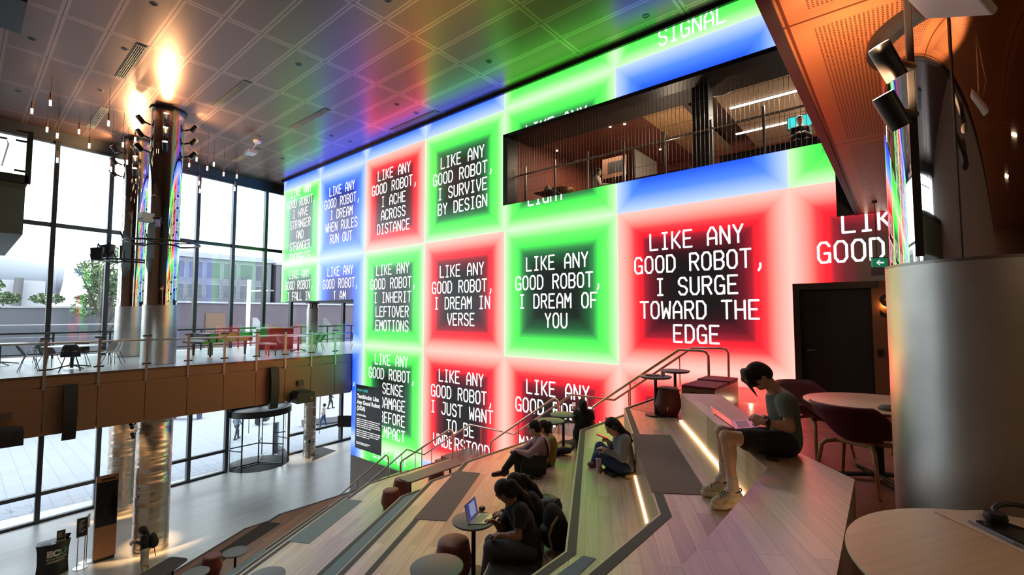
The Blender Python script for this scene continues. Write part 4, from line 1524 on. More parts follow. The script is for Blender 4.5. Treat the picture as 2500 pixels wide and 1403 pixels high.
def add_hand(B, wrist, d, nrm, side, curl=0.6, s=1.0, spread=0.05, r=0.0088):
    """d: wrist to knuckles, nrm: back of the hand, side: +1 thumb towards cross(nrm, d)"""
    d, nrm = unit(d), unit(nrm)
    nrm = unit(nrm - d * np.dot(nrm, d))
    t = np.cross(nrm, d) * side
    w = np.array(wrist, float)
    B.ell(w + d * 0.048 * s, (0.052 * s, 0.04 * s, 0.017 * s), np.stack([d, t, nrm], 1), 0.015)
    for i, (o, L) in enumerate(((0.029, 0.068), (0.010, 0.078), (-0.010, 0.072), (-0.028, 0.056))):
        p = w + d * (0.088 - 0.004 * abs(i - 1)) * s + t * o * s
        dd = unit(d + t * o * spread * 20)
        c = 0.0
        pts = [p]
        for q, f in enumerate((0.45, 0.32, 0.23)):
            c += curl * (0.7 + 0.25 * q) * (1 + 0.08 * i)
            v = dd * math.cos(c) - nrm * math.sin(c)
            p = p + v * L * f * s
            pts.append(p)
        B.chain(pts, [r * s, r * s * 0.96, r * s * 0.9, r * s * 0.78], 0.006)
    p = w + d * 0.025 * s + t * 0.03 * s
    q = p + (d * 0.55 + t * 0.6 - nrm * 0.45) * 0.038 * s
    e = q + (d * 0.85 + t * 0.05 - nrm * 0.5) * 0.032 * s
    B.chain([p, q, e], [0.0125 * s, 0.0105 * s, 0.008 * s], 0.008)


def figure(label, J, face, shirt, trousers, hair, shoes, skin=SKIN, h=0.012, sleeve=1.0, leg=1.0, hairdo='short', up=None, sc=1.0, hands=True, bare_foot=False, curl=(0.6, 0.6), shirt_len=0.0, belly=0.0, hand_n=None, hand_side=(1, -1), neck_cut=0.028):
    J = {k: np.array(v, float) for k, v in J.items()}
    base = J['pelvis'].copy()
    lat = unit(J['shL'] - J['shR'])
    upv = unit(J['neck'] - J['pelvis'])
    T = frame(np.cross(lat, upv), upv)
    fw = T[:, 0]
    hu = np.array(up if up is not None else (0, 0, 1.0))
    Hf = frame(face, hu)
    # ---- body
    B = Blob(h)
    hc = J['head']
    s = sc
    B.ell(hc + Hf @ np.array((-0.008, 0, 0.018)) * s, np.array((0.095, 0.076, 0.098)) * s, Hf, 0.02)
    B.ell(hc + Hf @ np.array((0.022, 0, -0.05)) * s, np.array((0.068, 0.057, 0.066)) * s, Hf, 0.04)
    B.ell(hc + Hf @ np.array((0.066, 0, -0.09)) * s, np.array((0.024, 0.026, 0.02)) * s, Hf, 0.025)       # chin
    B.cap(hc + Hf @ np.array((0.083, 0, 0.012)) * s, hc + Hf @ np.array((0.104, 0, -0.026)) * s, 0.008 * s, 0.0135 * s, 0.012)      # nose
    B.cap(hc + Hf @ np.array((0.086, -0.02, -0.056)) * s, hc + Hf @ np.array((0.086, 0.02, -0.056)) * s, 0.0075 * s, None, 0.01)    # mouth
    B.cap(hc + Hf @ np.array((0.08, -0.04, 0.03)) * s, hc + Hf @ np.array((0.08, 0.04, 0.03)) * s, 0.012 * s, None, 0.015)          # brow
    for sd in (-1, 1):
        B.ell(hc + Hf @ np.array((-0.008, sd * 0.077, -0.008)) * s, np.array((0.02, 0.009, 0.031)) * s, Hf, 0.008)
        B.carve(hc + Hf @ np.array((0.095, sd * 0.032, 0.008)) * s, np.array((0.014, 0.016, 0.009)) * s, Hf)
    B.cap(hc + Hf @ np.array((-0.025, 0, -0.05)) * s, J['neck'], 0.052 * s, 0.058 * s, 0.03)
    ch, wa, pe = J['chest'], J['waist'], J['pelvis']

    def torso(Q, g):
        Q.ell(ch, (0.108 * s + g, 0.162 * s + g, 0.17 * s), T, 0.06)
        Q.ell(wa + fw * belly * 0.5, (0.1 * s + g + belly, 0.142 * s + g + belly * 0.6, 0.14 * s), T, 0.08)
        Q.ell(pe, (0.112 * s + g, 0.165 * s + g, 0.12 * s), T, 0.07)
        Q.cap(J['shL'] - lat * 0.02, J['shR'] + lat * 0.02, 0.062 * s + g, None, 0.06)
        Q.cap(J['neck'] - upv * 0.05, ch, 0.075 * s + g, 0.09 * s + g, 0.05)
    torso(B, 0)
    for q, sd in (('L', 1), ('R', -1)):
        B.chain([J['sh' + q], J['el' + q], J['wr' + q]], [0.05 * s, 0.041 * s, 0.027 * s], 0.02)
        B.cap(J['el' + q], (J['el' + q] * 0.65 + J['wr' + q] * 0.35), 0.038 * s, 0.041 * s, 0.02)
        B.chain([J['hip' + q], J['kn' + q], J['an' + q]], [0.088 * s, 0.056 * s, 0.036 * s], 0.03)
        calf = J['kn' + q] * 0.68 + J['an' + q] * 0.32 - unit(J['toe' + q] - J['an' + q]) * 0.016
        B.ell(calf, (0.05 * s, 0.05 * s, 0.1 * s), frame(np.cross(unit(J['an' + q] - J['kn' + q]), lat), J['kn' + q] - J['an' + q]), 0.04)
        B.cap(J['an' + q] - np.array((0, 0, 0.03)), J['toe' + q], 0.036 * s, 0.028 * s, 0.03)
        if hands:
            fv = J['hd' + q] - J['wr' + q] if 'hd' + q in J else J['wr' + q] - J['el' + q]
            nn = (hand_n or {}).get(q, np.array((0, 0, 1.0)) + 0.3 * sd * lat)
            add_hand(B, J['wr' + q], fv, nn, hand_side[0 if q == 'L' else 1], curl[0 if q == 'L' else 1], s, r=max(0.0088, h * 0.85))
    t = thing('person', label, 'person', Vector(base))
    obj('body', B.mesh(), skin, t, world=True, smooth=180)
    # ---- eyes
    for sd in (-1, 1):
        e = hc + Hf @ np.array((0.082, sd * 0.032, 0.008)) * s
        obj('eye', MB().lathe([(0.001, -0.011 * s), (0.008 * s, -0.008 * s), (0.011 * s, 0), (0.008 * s, 0.008 * s), (0.001, 0.011 * s)], tuple(e), 10, caps=False), mat('eye_dark', (0.03, 0.02, 0.02), 0.2), t, world=True, smooth=180)
    # ---- hair
    Q = Blob(max(h * 0.8, 0.008))
    Q.ell(hc + Hf @ np.array((-0.018, 0, 0.03)) * s, np.array((0.101, 0.085, 0.098)) * s, Hf, 0.02)
    if hairdo == 'short':
        Q.ell(hc + Hf @ np.array((-0.05, 0, -0.02)) * s, np.array((0.07, 0.075, 0.075)) * s, Hf, 0.03)
        Q.carve(hc + Hf @ np.array((0.1, 0, -0.045)) * s, np.array((0.105, 0.13, 0.1)) * s, Hf)
    elif hairdo == 'fringe':
        Q.ell(hc + Hf @ np.array((-0.055, 0, -0.02)) * s, np.array((0.07, 0.076, 0.08)) * s, Hf, 0.03)
        Q.carve(hc + Hf @ np.array((0.105, 0, -0.075)) * s, np.array((0.11, 0.075, 0.1)) * s, Hf)
        for yy, zz, xx in ((0.05, -0.02, 0.085), (0.03, -0.015, 0.1), (0.065, -0.03, 0.055), (0.0, -0.01, 0.105), (-0.02, -0.13, 0.135), (-0.055, -0.05, 0.08)):
            Q.chain([hc + Hf @ np.array((0.05, yy * 0.6, 0.11)) * s, hc + Hf @ np.array((0.1, yy, 0.05)) * s, hc + Hf @ np.array((xx + 0.012, yy * 1.1, zz)) * s], [0.03 * s, 0.021 * s, 0.005 * s], 0.02)
    else:
        Q.ell(hc + Hf @ np.array((-0.05, 0, -0.03)) * s, np.array((0.075, 0.08, 0.09)) * s, Hf, 0.03)
        Q.carve(hc + Hf @ np.array((0.105, 0, -0.03)) * s, np.array((0.1, 0.085, 0.11)) * s, Hf)
        if hairdo == 'pony':
            Q.ell(hc + Hf @ np.array((-0.125, 0, 0.0)) * s, np.array((0.04, 0.04, 0.05)) * s, Hf, 0.02)
            a = hc + Hf @ np.array((-0.13, 0, 0.0)) * s
            b = J['neck'] - fw * 0.13 - upv * 0.02
            c = ch - fw * 0.15 + upv * 0.02
            Q.chain([a, b, c], [0.04 * s, 0.055 * s, 0.025 * s], 0.03)
        elif hairdo == 'long':
            for yy in (-0.07, -0.025, 0.025, 0.07):
                a = hc + Hf @ np.array((-0.06, yy, 0.0)) * s
                b = J['neck'] - fw * 0.07 + lat * yy * 1.3
                c = ch - fw * 0.1 + lat * yy * 1.5 + upv * 0.06
                Q.chain([a, b, c], [0.045 * s, 0.042 * s, 0.022 * s], 0.04)
        elif hairdo == 'bun':
            Q.ell(hc + Hf @ np.array((-0.12, 0, 0.03)) * s, np.array((0.045, 0.05, 0.05)) * s, Hf, 0.015)
            Q.ell(hc + Hf @ np.array((-0.07, 0, -0.06)) * s, np.array((0.05, 0.06, 0.05)) * s, Hf, 0.03)
    obj('hair', Q.mesh(), hair, t, world=True, smooth=180)
    # ---- shirt
    Q = Blob(h)
    torso(Q, 0.016)
    Q.carve(J['neck'] + upv * 0.045 + fw * 0.025, (0.088 * s, 0.085 * s, 0.075 * s), T)
    Q.cut(pe - upv * (0.06 + shirt_len), -upv)
    for q in 'LR':
        a, e, w = J['sh' + q], J['el' + q], J['wr' + q]
        if sleeve <= 0.75:
            Q.cap(a, a + (e - a) * (sleeve + 0.2), 0.066 * s, 0.066 * s, 0.05)
        else:
            Q.chain([a, e], [0.062 * s, 0.054 * s], 0.035)
            Q.chain([e, e + (w - e) * 0.97], [0.054 * s, 0.038 * s], 0.02)
    mb = Q.mesh()
    if sleeve <= 0.75:                 # open the short sleeves with a clean cut across each upper arm
        keep = []
        V = np.array(mb.v)
        bad = np.zeros(len(V), bool)
        for q in 'LR':
            a, e = J['sh' + q], J['el' + q]
            d = unit(e - a)
            L = np.linalg.norm(e - a)
            tt = (V - a) @ d
            rad = np.linalg.norm(V - a - tt[:, None] * d, axis=1)
            bad |= (tt > L * sleeve) & (rad < 0.1 * s) & (tt < L * sleeve + 0.3)
            # never cut the trunk itself
        trunk = np.abs((V - ch) @ lat) < 0.165 * s
        bad &= ~trunk
        mb.f = [f for f in mb.f if not any(bad[i] for i in f)]
        mb.mi = [0] * len(mb.f)
    obj('shirt', mb, shirt, t, world=True, smooth=180)
    # ---- trousers or shorts
    Q = Blob(h)
    Q.ell(pe, (0.12 * s, 0.178 * s, 0.125 * s), T, 0.06)
    Q.cut(pe + upv * 0.1, upv)
    for q in 'LR':
        hp, kn, an = J['hip' + q], J['kn' + q], J['an' + q]
        if leg < 0.6:
            Q.cap(hp, hp + (kn - hp) * leg * 1.55, 0.112 * s, 0.098 * s, 0.05)
        else:
            Q.chain([hp, kn], [0.104 * s, 0.072 * s], 0.05)
            Q.cap(kn, kn + (an - kn) * 0.93, 0.07 * s, 0.054 * s, 0.03)
    obj('shorts' if leg < 0.6 else 'trousers', Q.mesh(), trousers, t, world=True, smooth=180)
    # ---- shoes
    if shoes is not None:
        for q in 'LR':
            d = unit(J['toe' + q] - J['an' + q])
            d0 = unit(d * np.array((1, 1, 0.0)) + np.array((0, 0, 1e-6))) if abs(d[2]) < 0.85 else d
            Q = Blob(max(0.008, h * 0.8))
            a = J['an' + q]
            Q.cap(a - np.array((0, 0, 0.045)) * 1.0 - d * 0.035, J['toe' + q], 0.048 * s, 0.038 * s, 0.03)
            Q.cap(a - np.array((0, 0, 0.02)), a - np.array((0, 0, 0.05)), 0.05 * s, 0.05 * s, 0.02)
            obj('shoe', Q.mesh(), shoes, t, world=True, smooth=180)
    return t, J, T, Hf


def PX(d):
    return {k: np.array(at(*v)) for k, v in d.items()}


GREEN_T = mat('sage_shirt', lin((104, 116, 104)), 0.85, noise=0.06, nscale=40)
BLACKCLOTH = mat('black_cloth', lin((26, 26, 28)), 0.85, noise=0.1, nscale=40)
NAVY = mat('navy_cloth', lin((34, 36, 46)), 0.85)
DENIM = mat('blue_denim', lin((48, 66, 98)), 0.85, noise=0.12, nscale=60)
GREYDENIM = mat('grey_denim', lin((66, 70, 84)), 0.85, noise=0.12, nscale=60)
HOODIE = mat('grey_hoodie', lin((150, 152, 158)), 0.9, noise=0.08, nscale=50)
PINKSHIRT = mat('pink_shirt', lin((176, 140, 148)), 0.8, noise=0.04, nscale=40)
OLIVE = mat('yellow_green_top', lin((140, 132, 56)), 0.85)
SOCK = mat('white_sock', lin((205, 190, 176)), 0.9)
SHOEW = mat('pale_trainer', lin((196, 188, 168)), 0.7, noise=0.06, nscale=30)
SOLE = mat('foam_sole', lin((220, 206, 180)), 0.6)
YEL = mat('yellow_stripe', lin((206, 190, 60)), 0.6)
BROWNSHOE = mat('brown_leather', lin((66, 32, 26)), 0.35)
CREAM = mat('cream_trousers', lin((186, 170, 150)), 0.85)
TANBOOT = mat('tan_boot', lin((140, 110, 90)), 0.8)

# --- the person in the sage shirt on the rim bench
J = PX({'head': (1851, 917, 4.03), 'neck': (1895, 957, 4.03), 'chest': (1912, 1003, 4.03), 'waist': (1921, 1050, 4.03), 'pelvis': (1916, 1080, 4.03),
        'shL': (1921, 981, 3.86), 'shR': (1898, 970, 4.2), 'elL': (1927, 1043, 3.80), 'elR': (1893, 1032, 4.3), 'wrL': (1864, 1030, 3.86), 'wrR': (1862, 1018, 4.12),
        'hdL': (1836, 1016, 3.93), 'hdR': (1836, 1018, 4.03),
        'hipL': (1912, 1084, 3.92), 'hipR': (1905, 1076, 4.14), 'knL': (1774, 1066, 3.9), 'knR': (1762, 1053, 4.2), 'anL': (1790, 1190, 3.93), 'anR': (1770, 1156, 4.17),
        'toeL': (1762, 1222, 3.9), 'toeR': (1738, 1187, 4.16)})
face = np.array(at(1815, 960, 4.03)) - np.array(at(1851, 917, 4.03))
upd = np.array(at(1815, 885, 4.03)) - np.array(at(1851, 917, 4.03))
g, GJ, GT, GH = figure('person in a sage green t-shirt and black shorts typing on the rim bench', J, face, GREEN_T, BLACKCLOTH, HAIR, None, h=0.0075,
                       sleeve=0.62, leg=0.4, hairdo='fringe', up=upd, sc=0.95, curl=(0.75, 0.75), hand_n={'L': np.array(at(1840, 980, 3.6)) - np.array(at(1850, 1020, 3.9)), 'R': np.array((0, 0, 1.0))}, hand_side=(1, -1))
_L = lambda: None
rtv, fwv = np.array((math.cos(HEAD), math.sin(HEAD), 0)), np.array((-math.sin(HEAD), math.cos(HEAD), 0))
for q in 'LR':                                   # socks, trainers with soles and laces
    an, toe = GJ['an' + q], GJ['toe' + q]
    kn = GJ['kn' + q]
    up_ = unit(kn - an)
    obj('sock', Blob(0.008).cap(an - up_ * 0.02, an + up_ * 0.085, 0.046, 0.046, 0.01).cap(an - up_ * 0.02, toe * 0.4 + an * 0.6, 0.045, 0.04, 0.02).mesh(), SOCK, g, world=True, smooth=180)
    d = unit((toe - an) * np.array((1, 1, 0)))
    fz = 6.474
    heel = np.array((an[0], an[1], fz)) - d * 0.075
    tip = heel + d * 0.285
    sd = np.cross((0, 0, 1.0), d)
    U = Blob(0.0065)
    U.chain([heel + np.array((0, 0, 0.075)) + d * 0.03, heel + d * 0.13 + np.array((0, 0, 0.08)), heel + d * 0.245 + np.array((0, 0, 0.055))], [0.042, 0.045, 0.038], 0.04)
    U.cap(heel + d * 0.045 + np.array((0, 0, 0.09)), heel + d * 0.075 + np.array((0, 0, 0.115)), 0.04, 0.04, 0.02)
    sh = obj('shoe', U.mesh(), SHOEW, g, world=True, smooth=180)
    W_ = Blob(0.0065)
    W_.chain([heel + np.array((0, 0, 0.026)), heel + d * 0.1 + np.array((0, 0, 0.024)), heel + d * 0.2 + np.array((0, 0, 0.022)), heel + d * 0.262 + np.array((0, 0, 0.03))], [0.042, 0.04, 0.046, 0.034], 0.03)
    W_.cut(np.array((0, 0, fz + 0.002)), (0, 0, -1)).cut(np.array((0, 0, fz + 0.05)), (0, 0, 1))
    o_ = W_.mesh()
    o_.shift(g.location)
    obj('sole', o_, SOLE, sh, smooth=180)
    for i in range(4):
        c = heel + d * (0.125 + 0.022 * i) + np.array((0, 0, 0.141 - 0.013 * i))
        l = MB().tube([c + sd * 0.03 - np.array((0, 0, 0.012)), c + d * 0.012 + np.array((0, 0, 0.006)), c - sd * 0.03 + d * 0.022 - np.array((0, 0, 0.012))], 0.0045, 6)
        l.shift(g.location)
        obj('lace', l, BLACK, sh)
        l = MB().tube([c - sd * 0.03 - np.array((0, 0, 0.012)), c + d * 0.012 + np.array((0, 0, 0.007)), c + sd * 0.03 + d * 0.022 - np.array((0, 0, 0.012))], 0.0045, 6)
        l.shift(g.location)
        obj('lace', l, BLACK, sh)
    l = MB().tube([heel + d * (0.06 + 0.052 * math.cos(a)) + sd * 0.05 * math.sin(a) + np.array((0, 0, 0.135 - 0.012 * math.cos(a))) for a in [2 * pi * k / 20 for k in range(20)]], 0.006, 6, True)
    l.shift(g.location)
    obj('collar', l, BLACK, sh)
    l = MB().tube([heel + d * 0.1 + sd * 0.047 + np.array((0, 0, 0.05)), heel + d * 0.14 + sd * 0.046 + np.array((0, 0, 0.085)), heel + d * 0.19 + sd * 0.046 + np.array((0, 0, 0.06))], 0.007, 6)
    l.shift(g.location)
    obj('stripe', l, YEL, sh)
w0, w1 = GJ['wrL'], GJ['elL']
ax_ = Vector(w1 - w0).normalized()
wc = Vector(w0) + ax_ * 0.035
obj('watch', MB().cyl(wc - ax_ * 0.012, wc + ax_ * 0.012, 0.036, None, 20), BLACK, g, world=True, smooth=50)
face_ = wc + Vector(np.array(at(1850, 1030, 3.0)) - np.array(at(1850, 1030, 4.0))).normalized() * 0.03
obj('watch_face', MB().cyl(face_, face_ + (face_ - wc).normalized() * 0.012, 0.02, None, 20), BLACK, g, world=True)


def laptop(name, label, hinge_a, hinge_b, depth_dir, lid_dir, d, body_m, screen=None, key_m=None):
    """hinge edge from a to b, base runs along depth_dir, the lid along lid_dir"""
    a, b = Vector(hinge_a), Vector(hinge_b)
    u = (b - a).normalized()
    dd, ld = Vector(depth_dir).normalized(), Vector(lid_dir).normalized()
    t = thing('laptop', label, 'laptop', a.lerp(b, 0.5))

    def slab(o, e1, e2, n, l2, th):
        p = [o, o + e1, o + e1 + e2 * l2, o + e2 * l2]
        return MB().add([*p, *[x + n * th for x in p]], [(3, 2, 1, 0), (4, 5, 6, 7), (0, 1, 5, 4), (1, 2, 6, 5), (2, 3, 7, 6), (3, 0, 4, 7)])
    n = u.cross(dd)
    if n.z < 0:
        n = -n
    e1 = b - a
    obj('base', slab(a, e1, dd, n, d, 0.014), body_m, t, world=True)
    o = a + u * 0.02 + dd * 0.035 + n * 0.0145
    mb = MB()
    w = (e1.length - 0.04)
    for r in range(5):
        for c in range(12):
            q = o + u * (w * c / 12) + dd * (0.11 * r / 5)
            mb.add([q, q + u * w / 14, q + u * w / 14 + dd * 0.018, q + dd * 0.018], [(0, 1, 2, 3)])
    obj('keyboard', mb, key_m or DARK, t, world=True)
    ln = u.cross(ld)
    if ln.dot(dd) < 0:
        ln = -ln
    lid = obj('lid', slab(a + n * 0.016, e1, ld, -ln, d, 0.007), body_m, t, world=True)
    if screen:
        o = a + n * 0.016 + ln * 0.001 + u * 0.008 + ld * 0.012
        e = u * (e1.length - 0.016)
        s = MB().add([o, o + e, o + e + ld * (d - 0.02), o + ld * (d - 0.02)], [(0, 1, 2, 3)]).shift(t.location)
        obj('screen', s, screen[0], lid)
        if len(screen) > 1:
            o2 = o + ln * 0.001 + e * 0.3 + ld * 0.02
            s = MB().add([o2, o2 + e * 0.55, o2 + e * 0.55 + ld * (d - 0.06), o2 + ld * (d - 0.06)], [(0, 1, 2, 3)]).shift(t.location)
            obj('window_on_screen', s, screen[1], lid)
    return t


MAG = mat('rose_laptop', lin((190, 150, 160)), 0.35, 0.7)
la, lb = at(1795, 1050, 3.92), at(1785, 1030, 4.19)
laptop('laptop', 'open pale laptop on the lap of the person in the sage shirt', la, lb, Vector(at(1852, 1046, 3.94)) - Vector(at(1795, 1050, 3.92)), Vector(at(1742, 1012, 3.93)) - Vector(at(1795, 1050, 3.92)), 0.215, MAG,
       (mat('red_laptop_screen', (0.02, 0.02, 0.02), 0.2, emit=lin((200, 70, 70)), es=0.6),), mat('pink_keys', lin((150, 110, 124)), 0.5))
w = at(1885, 1100, 3.83)
tag(obj('wallet', MB().cbox((w.x, w.y, 6.912), (0.09, 0.07, 0.022), None), mat('dark_grey_leather', (0.05, 0.05, 0.055), 0.5), bevel=0.004), 'small dark wallet on the rim bench beside the black shorts', 'wallet')

# --- cross-legged person with phone and headphones
J = PX({'head': (1494, 1040, 6.05), 'neck': (1513, 1063, 6.07), 'chest': (1520, 1089, 6.07), 'waist': (1526, 1118, 6.07), 'pelvis': (1526, 1138, 6.07),
        'shL': (1526, 1073, 5.92), 'shR': (1510, 1067, 6.2), 'elL': (1520, 1118, 5.95), 'elR': (1500, 1104, 6.3), 'wrL': (1482, 1100, 6.05), 'wrR': (1486, 1078, 6.12),
        'hdL': (1470, 1094, 6.08), 'hdR': (1476, 1068, 6.08),
        'hipL': (1520, 1141, 5.97), 'hipR': (1520, 1137, 6.17), 'knL': (1460, 1113, 6.16), 'knR': (1465, 1090, 6.45), 'anL': (1492, 1136, 6.18), 'anR': (1450, 1128, 6.32), 'toeL': (1512, 1139, 6.15), 'toeR': (1440, 1133, 6.28)})
g2, J2, T2, H2 = figure('person in a grey hoodie and jeans sitting cross-legged with a phone and headphones', J, np.array(at(1465, 1065, 6.03)) - np.array(at(1494, 1040, 6.05)), HOODIE, DENIM, HAIR, TANBOOT, h=0.011, sleeve=1.0, hairdo='long', sc=0.92, curl=(0.5, 0.9), up=np.array(at(1470, 1008, 6.05)) - np.array(at(1494, 1040, 6.05)))
hc = J2['head']
pts = [Vector(hc + H2 @ np.array((-0.01, 0.098 * math.cos(a), 0.03 + 0.105 * math.sin(a)))) for a in [pi * k / 14 for k in range(15)]]
hp2 = thing('headphones', 'black over-ear headphones worn by the person in the grey hoodie', 'headphones', pts[7])
obj('headband', MB().tube(pts, 0.009, 8), BLACK, hp2, world=True, smooth=60)
for sd in (-1, 1):
    c = Vector(hc + H2 @ np.array((-0.01, sd * 0.088, -0.005)))
    o_ = Vector(H2 @ np.array((0, sd, 0.0)))
    obj('ear_cup', MB().cyl(c - o_ * 0.005, c + o_ * 0.03, 0.038, 0.034, 20), BLACK, hp2, world=True, smooth=40)


def phone(label, c, d, n, m=SCREENBLACK):
    t = thing('phone', label, 'phone', c)
    d, n = Vector(d).normalized(), Vector(n).normalized()
    u = d.cross(n).normalized()
    n = u.cross(d)
    M = Matrix((( *u, 0), (*d, 0), (*n, 0), (0, 0, 0, 1))).transposed()
    obj('case', MB().cbox((0, 0, 0), (0.072, 0.148, 0.009), M), BLACK, t)
    obj('display', MB().cbox((0, 0, 0.005), (0.066, 0.138, 0.001), M), m, t)
    return t


phone('phone held up by the person in the grey hoodie', at(1470, 1065, 6.07), Vector(at(1460, 1063, 6.1)) - Vector(at(1480, 1072, 6.05)), (0.3, 0.2, 1))

# --- pair sitting with a messenger bag
J = PX({'head': (1304, 1044, 7.45), 'neck': (1317, 1066, 7.45), 'chest': (1323, 1091, 7.45), 'waist': (1320, 1120, 7.45), 'pelvis': (1312, 1142, 7.45),
        'shL': (1326, 1077, 7.3), 'shR': (1311, 1072, 7.63), 'elL': (1292, 1108, 7.2), 'elR': (1280, 1096, 7.72), 'wrL': (1262, 1101, 7.32), 'wrR': (1260, 1098, 7.56), 'hdL': (1250, 1098, 7.4), 'hdR': (1250, 1098, 7.48),
        'hipL': (1308, 1144, 7.35), 'hipR': (1305, 1139, 7.58), 'knL': (1260, 1110, 7.32), 'knR': (1264, 1120, 7.58), 'anL': (1231, 1147, 7.32), 'anR': (1266, 1172, 7.56), 'toeL': (1205, 1158, 7.32), 'toeR': (1246, 1186, 7.52)})
figure('person in a pink shirt sitting with legs crossed and a black shoulder bag', J, np.array(at(1270, 1052, 7.5)) - np.array(at(1304, 1044, 7.45)), PINKSHIRT, BLACKCLOTH, HAIR, BROWNSHOE, h=0.012, sleeve=0.9, curl=(0.8, 0.8))
J = PX({'head': (1326, 1043, 7.98), 'neck': (1337, 1064, 7.98), 'chest': (1343, 1086, 7.98), 'waist': (1341, 1113, 7.98), 'pelvis': (1334, 1133, 7.98),
        'shL': (1347, 1074, 7.82), 'shR': (1333, 1070, 8.14), 'elL': (1318, 1100, 7.8), 'elR': (1305, 1092, 8.2), 'wrL': (1288, 1096, 7.9), 'wrR': (1284, 1094, 8.06),
        'hipL': (1330, 1135, 7.88), 'hipR': (1327, 1130, 8.1), 'knL': (1284, 1112, 7.86), 'knR': (1284, 1108, 8.1), 'anL': (1286, 1160, 7.86), 'anR': (1284, 1155, 8.1), 'toeL': (1266, 1170, 7.84), 'toeR': (1264, 1165, 8.06)})
figure('person in a yellow-green top half hidden behind the one in the pink shirt', J, np.array(at(1295, 1050, 8.0)) - np.array(at(1326, 1043, 7.98)), OLIVE, NAVY, HAIR, BLACKCLOTH, h=0.013, hairdo='bun')
# messenger bag at the hip
bl = [at(1270, 1160, 7.2), at(1333, 1160, 7.22), at(1337, 1116, 7.24), at(1274, 1112, 7.22)]
bg = thing('messenger_bag', 'large black messenger bag resting beside the person in the pink shirt', 'bag', bl[0])
nb = (bl[1] - bl[0]).cross(bl[3] - bl[0]).normalized() * 0.1
obj('bag_body', MB().add([*bl, *[p - nb for p in bl]], [(3, 2, 1, 0), (4, 5, 6, 7), (0, 1, 5, 4), (1, 2, 6, 5), (2, 3, 7, 6), (3, 0, 4, 7)]), BLACKCLOTH, bg, world=True, bevel=0.02)
fl = [bl[0].lerp(bl[3], 0.35), bl[1].lerp(bl[2], 0.35), bl[2], bl[3]]
obj('flap', MB().add([*[p + nb * 0.08 for p in fl], *[p - nb * 0.05 for p in fl]], [(3, 2, 1, 0), (4, 5, 6, 7), (0, 1, 5, 4), (1, 2, 6, 5), (2, 3, 7, 6), (3, 0, 4, 7)]), mat('black_nylon', (0.014, 0.014, 0.016), 0.6), bg, world=True, bevel=0.01)
obj('shoulder_strap', MB().tube([bl[2], at(1338, 1100, 7.26), at(1336, 1085, 7.22), at(1327, 1068, 7.28)], 0.016, 8), BLACKCLOTH, bg, world=True)
c = onz(1362, 1107, 5.54)
jk = tag(obj('folded_jacket', Blob(0.015).ell((c.x, c.y, 5.58), (0.26, 0.12, 0.045), frame((0.77, 0.64, 0), (0, 0, 1)), 0.02).ell((c.x + 0.08, c.y + 0.03, 5.61), (0.17, 0.1, 0.05), frame((0.8, 0.5, 0.1), (0, 0, 1)), 0.02).cut((0, 0, 5.54), (0, 0, -1)).mesh(), NAVY, smooth=180), 'dark folded jacket on the tier behind the messenger bag', 'jacket')

# --- two people at the laptop table
J = PX({'head': (1231, 1198, 4.95), 'neck': (1251, 1223, 4.97), 'chest': (1274, 1266, 4.98), 'waist': (1288, 1308, 4.98), 'pelvis': (1290, 1336, 4.98),
        'shL': (1272, 1246, 4.8), 'shR': (1252, 1238, 5.14), 'elL': (1264, 1308, 4.72), 'elR': (1224, 1288, 5.2), 'wrL': (1222, 1306, 4.8), 'wrR': (1208, 1275, 5.1), 'hdL': (1208, 1304, 4.85), 'hdR': (1196, 1268, 5.05),
        'hipL': (1286, 1340, 4.87), 'hipR': (1281, 1334, 5.09), 'knL': (1198, 1336, 4.87), 'knR': (1200, 1322, 5.14), 'anL': (1182, 1424, 4.9), 'anR': (1188, 1408, 5.16), 'toeL': (1152, 1436, 4.92), 'toeR': (1160, 1418, 5.16)})
figure('person in a black t-shirt with long ponytail typing on the laptop at the small table', J, np.array(at(1200, 1225, 5.0)) - np.array(at(1231, 1198, 4.95)), BLACKCLOTH, GREYDENIM, HAIR, BLACKCLOTH, skin=SKIN2, h=0.010, sleeve=0.7, hairdo='pony', belly=0.03, curl=(0.6, 0.45), shirt_len=0.02, up=np.array(at(1212, 1170, 4.95)) - np.array(at(1231, 1198, 4.95)))
J = PX({'head': (1257, 1180, 5.5), 'neck': (1277, 1200, 5.52), 'chest': (1298, 1232, 5.54), 'waist': (1311, 1266, 5.54), 'pelvis': (1312, 1288, 5.54),
        'shL': (1297, 1216, 5.38), 'shR': (1278, 1212, 5.68), 'elL': (1270, 1258, 5.35), 'elR': (1250, 1250, 5.72), 'wrL': (1232, 1256, 5.42), 'wrR': (1226, 1250, 5.62),
        'hipL': (1308, 1292, 5.44), 'hipR': (1304, 1286, 5.64), 'knL': (1228, 1282, 5.44), 'knR': (1228, 1276, 5.64), 'anL': (1222, 1358, 5.46), 'anR': (1222, 1350, 5.66), 'toeL': (1196, 1370, 5.48), 'toeR': (1196, 1362, 5.66)})
figure('person in dark clothes leaning forward behind the one typing on the laptop', J, np.array(at(1225, 1202, 5.5)) - np.array(at(1257, 1180, 5.5)), BLACKCLOTH, BLACKCLOTH, HAIR, BLACKCLOTH, skin=SKIN2, h=0.012, hairdo='pony')
ta, tb = at(1146, 1279, 5.22), at(1166, 1254, 5.62)
tt = onz(1143, 1281, 5.664), onz(1168, 1256, 5.664)
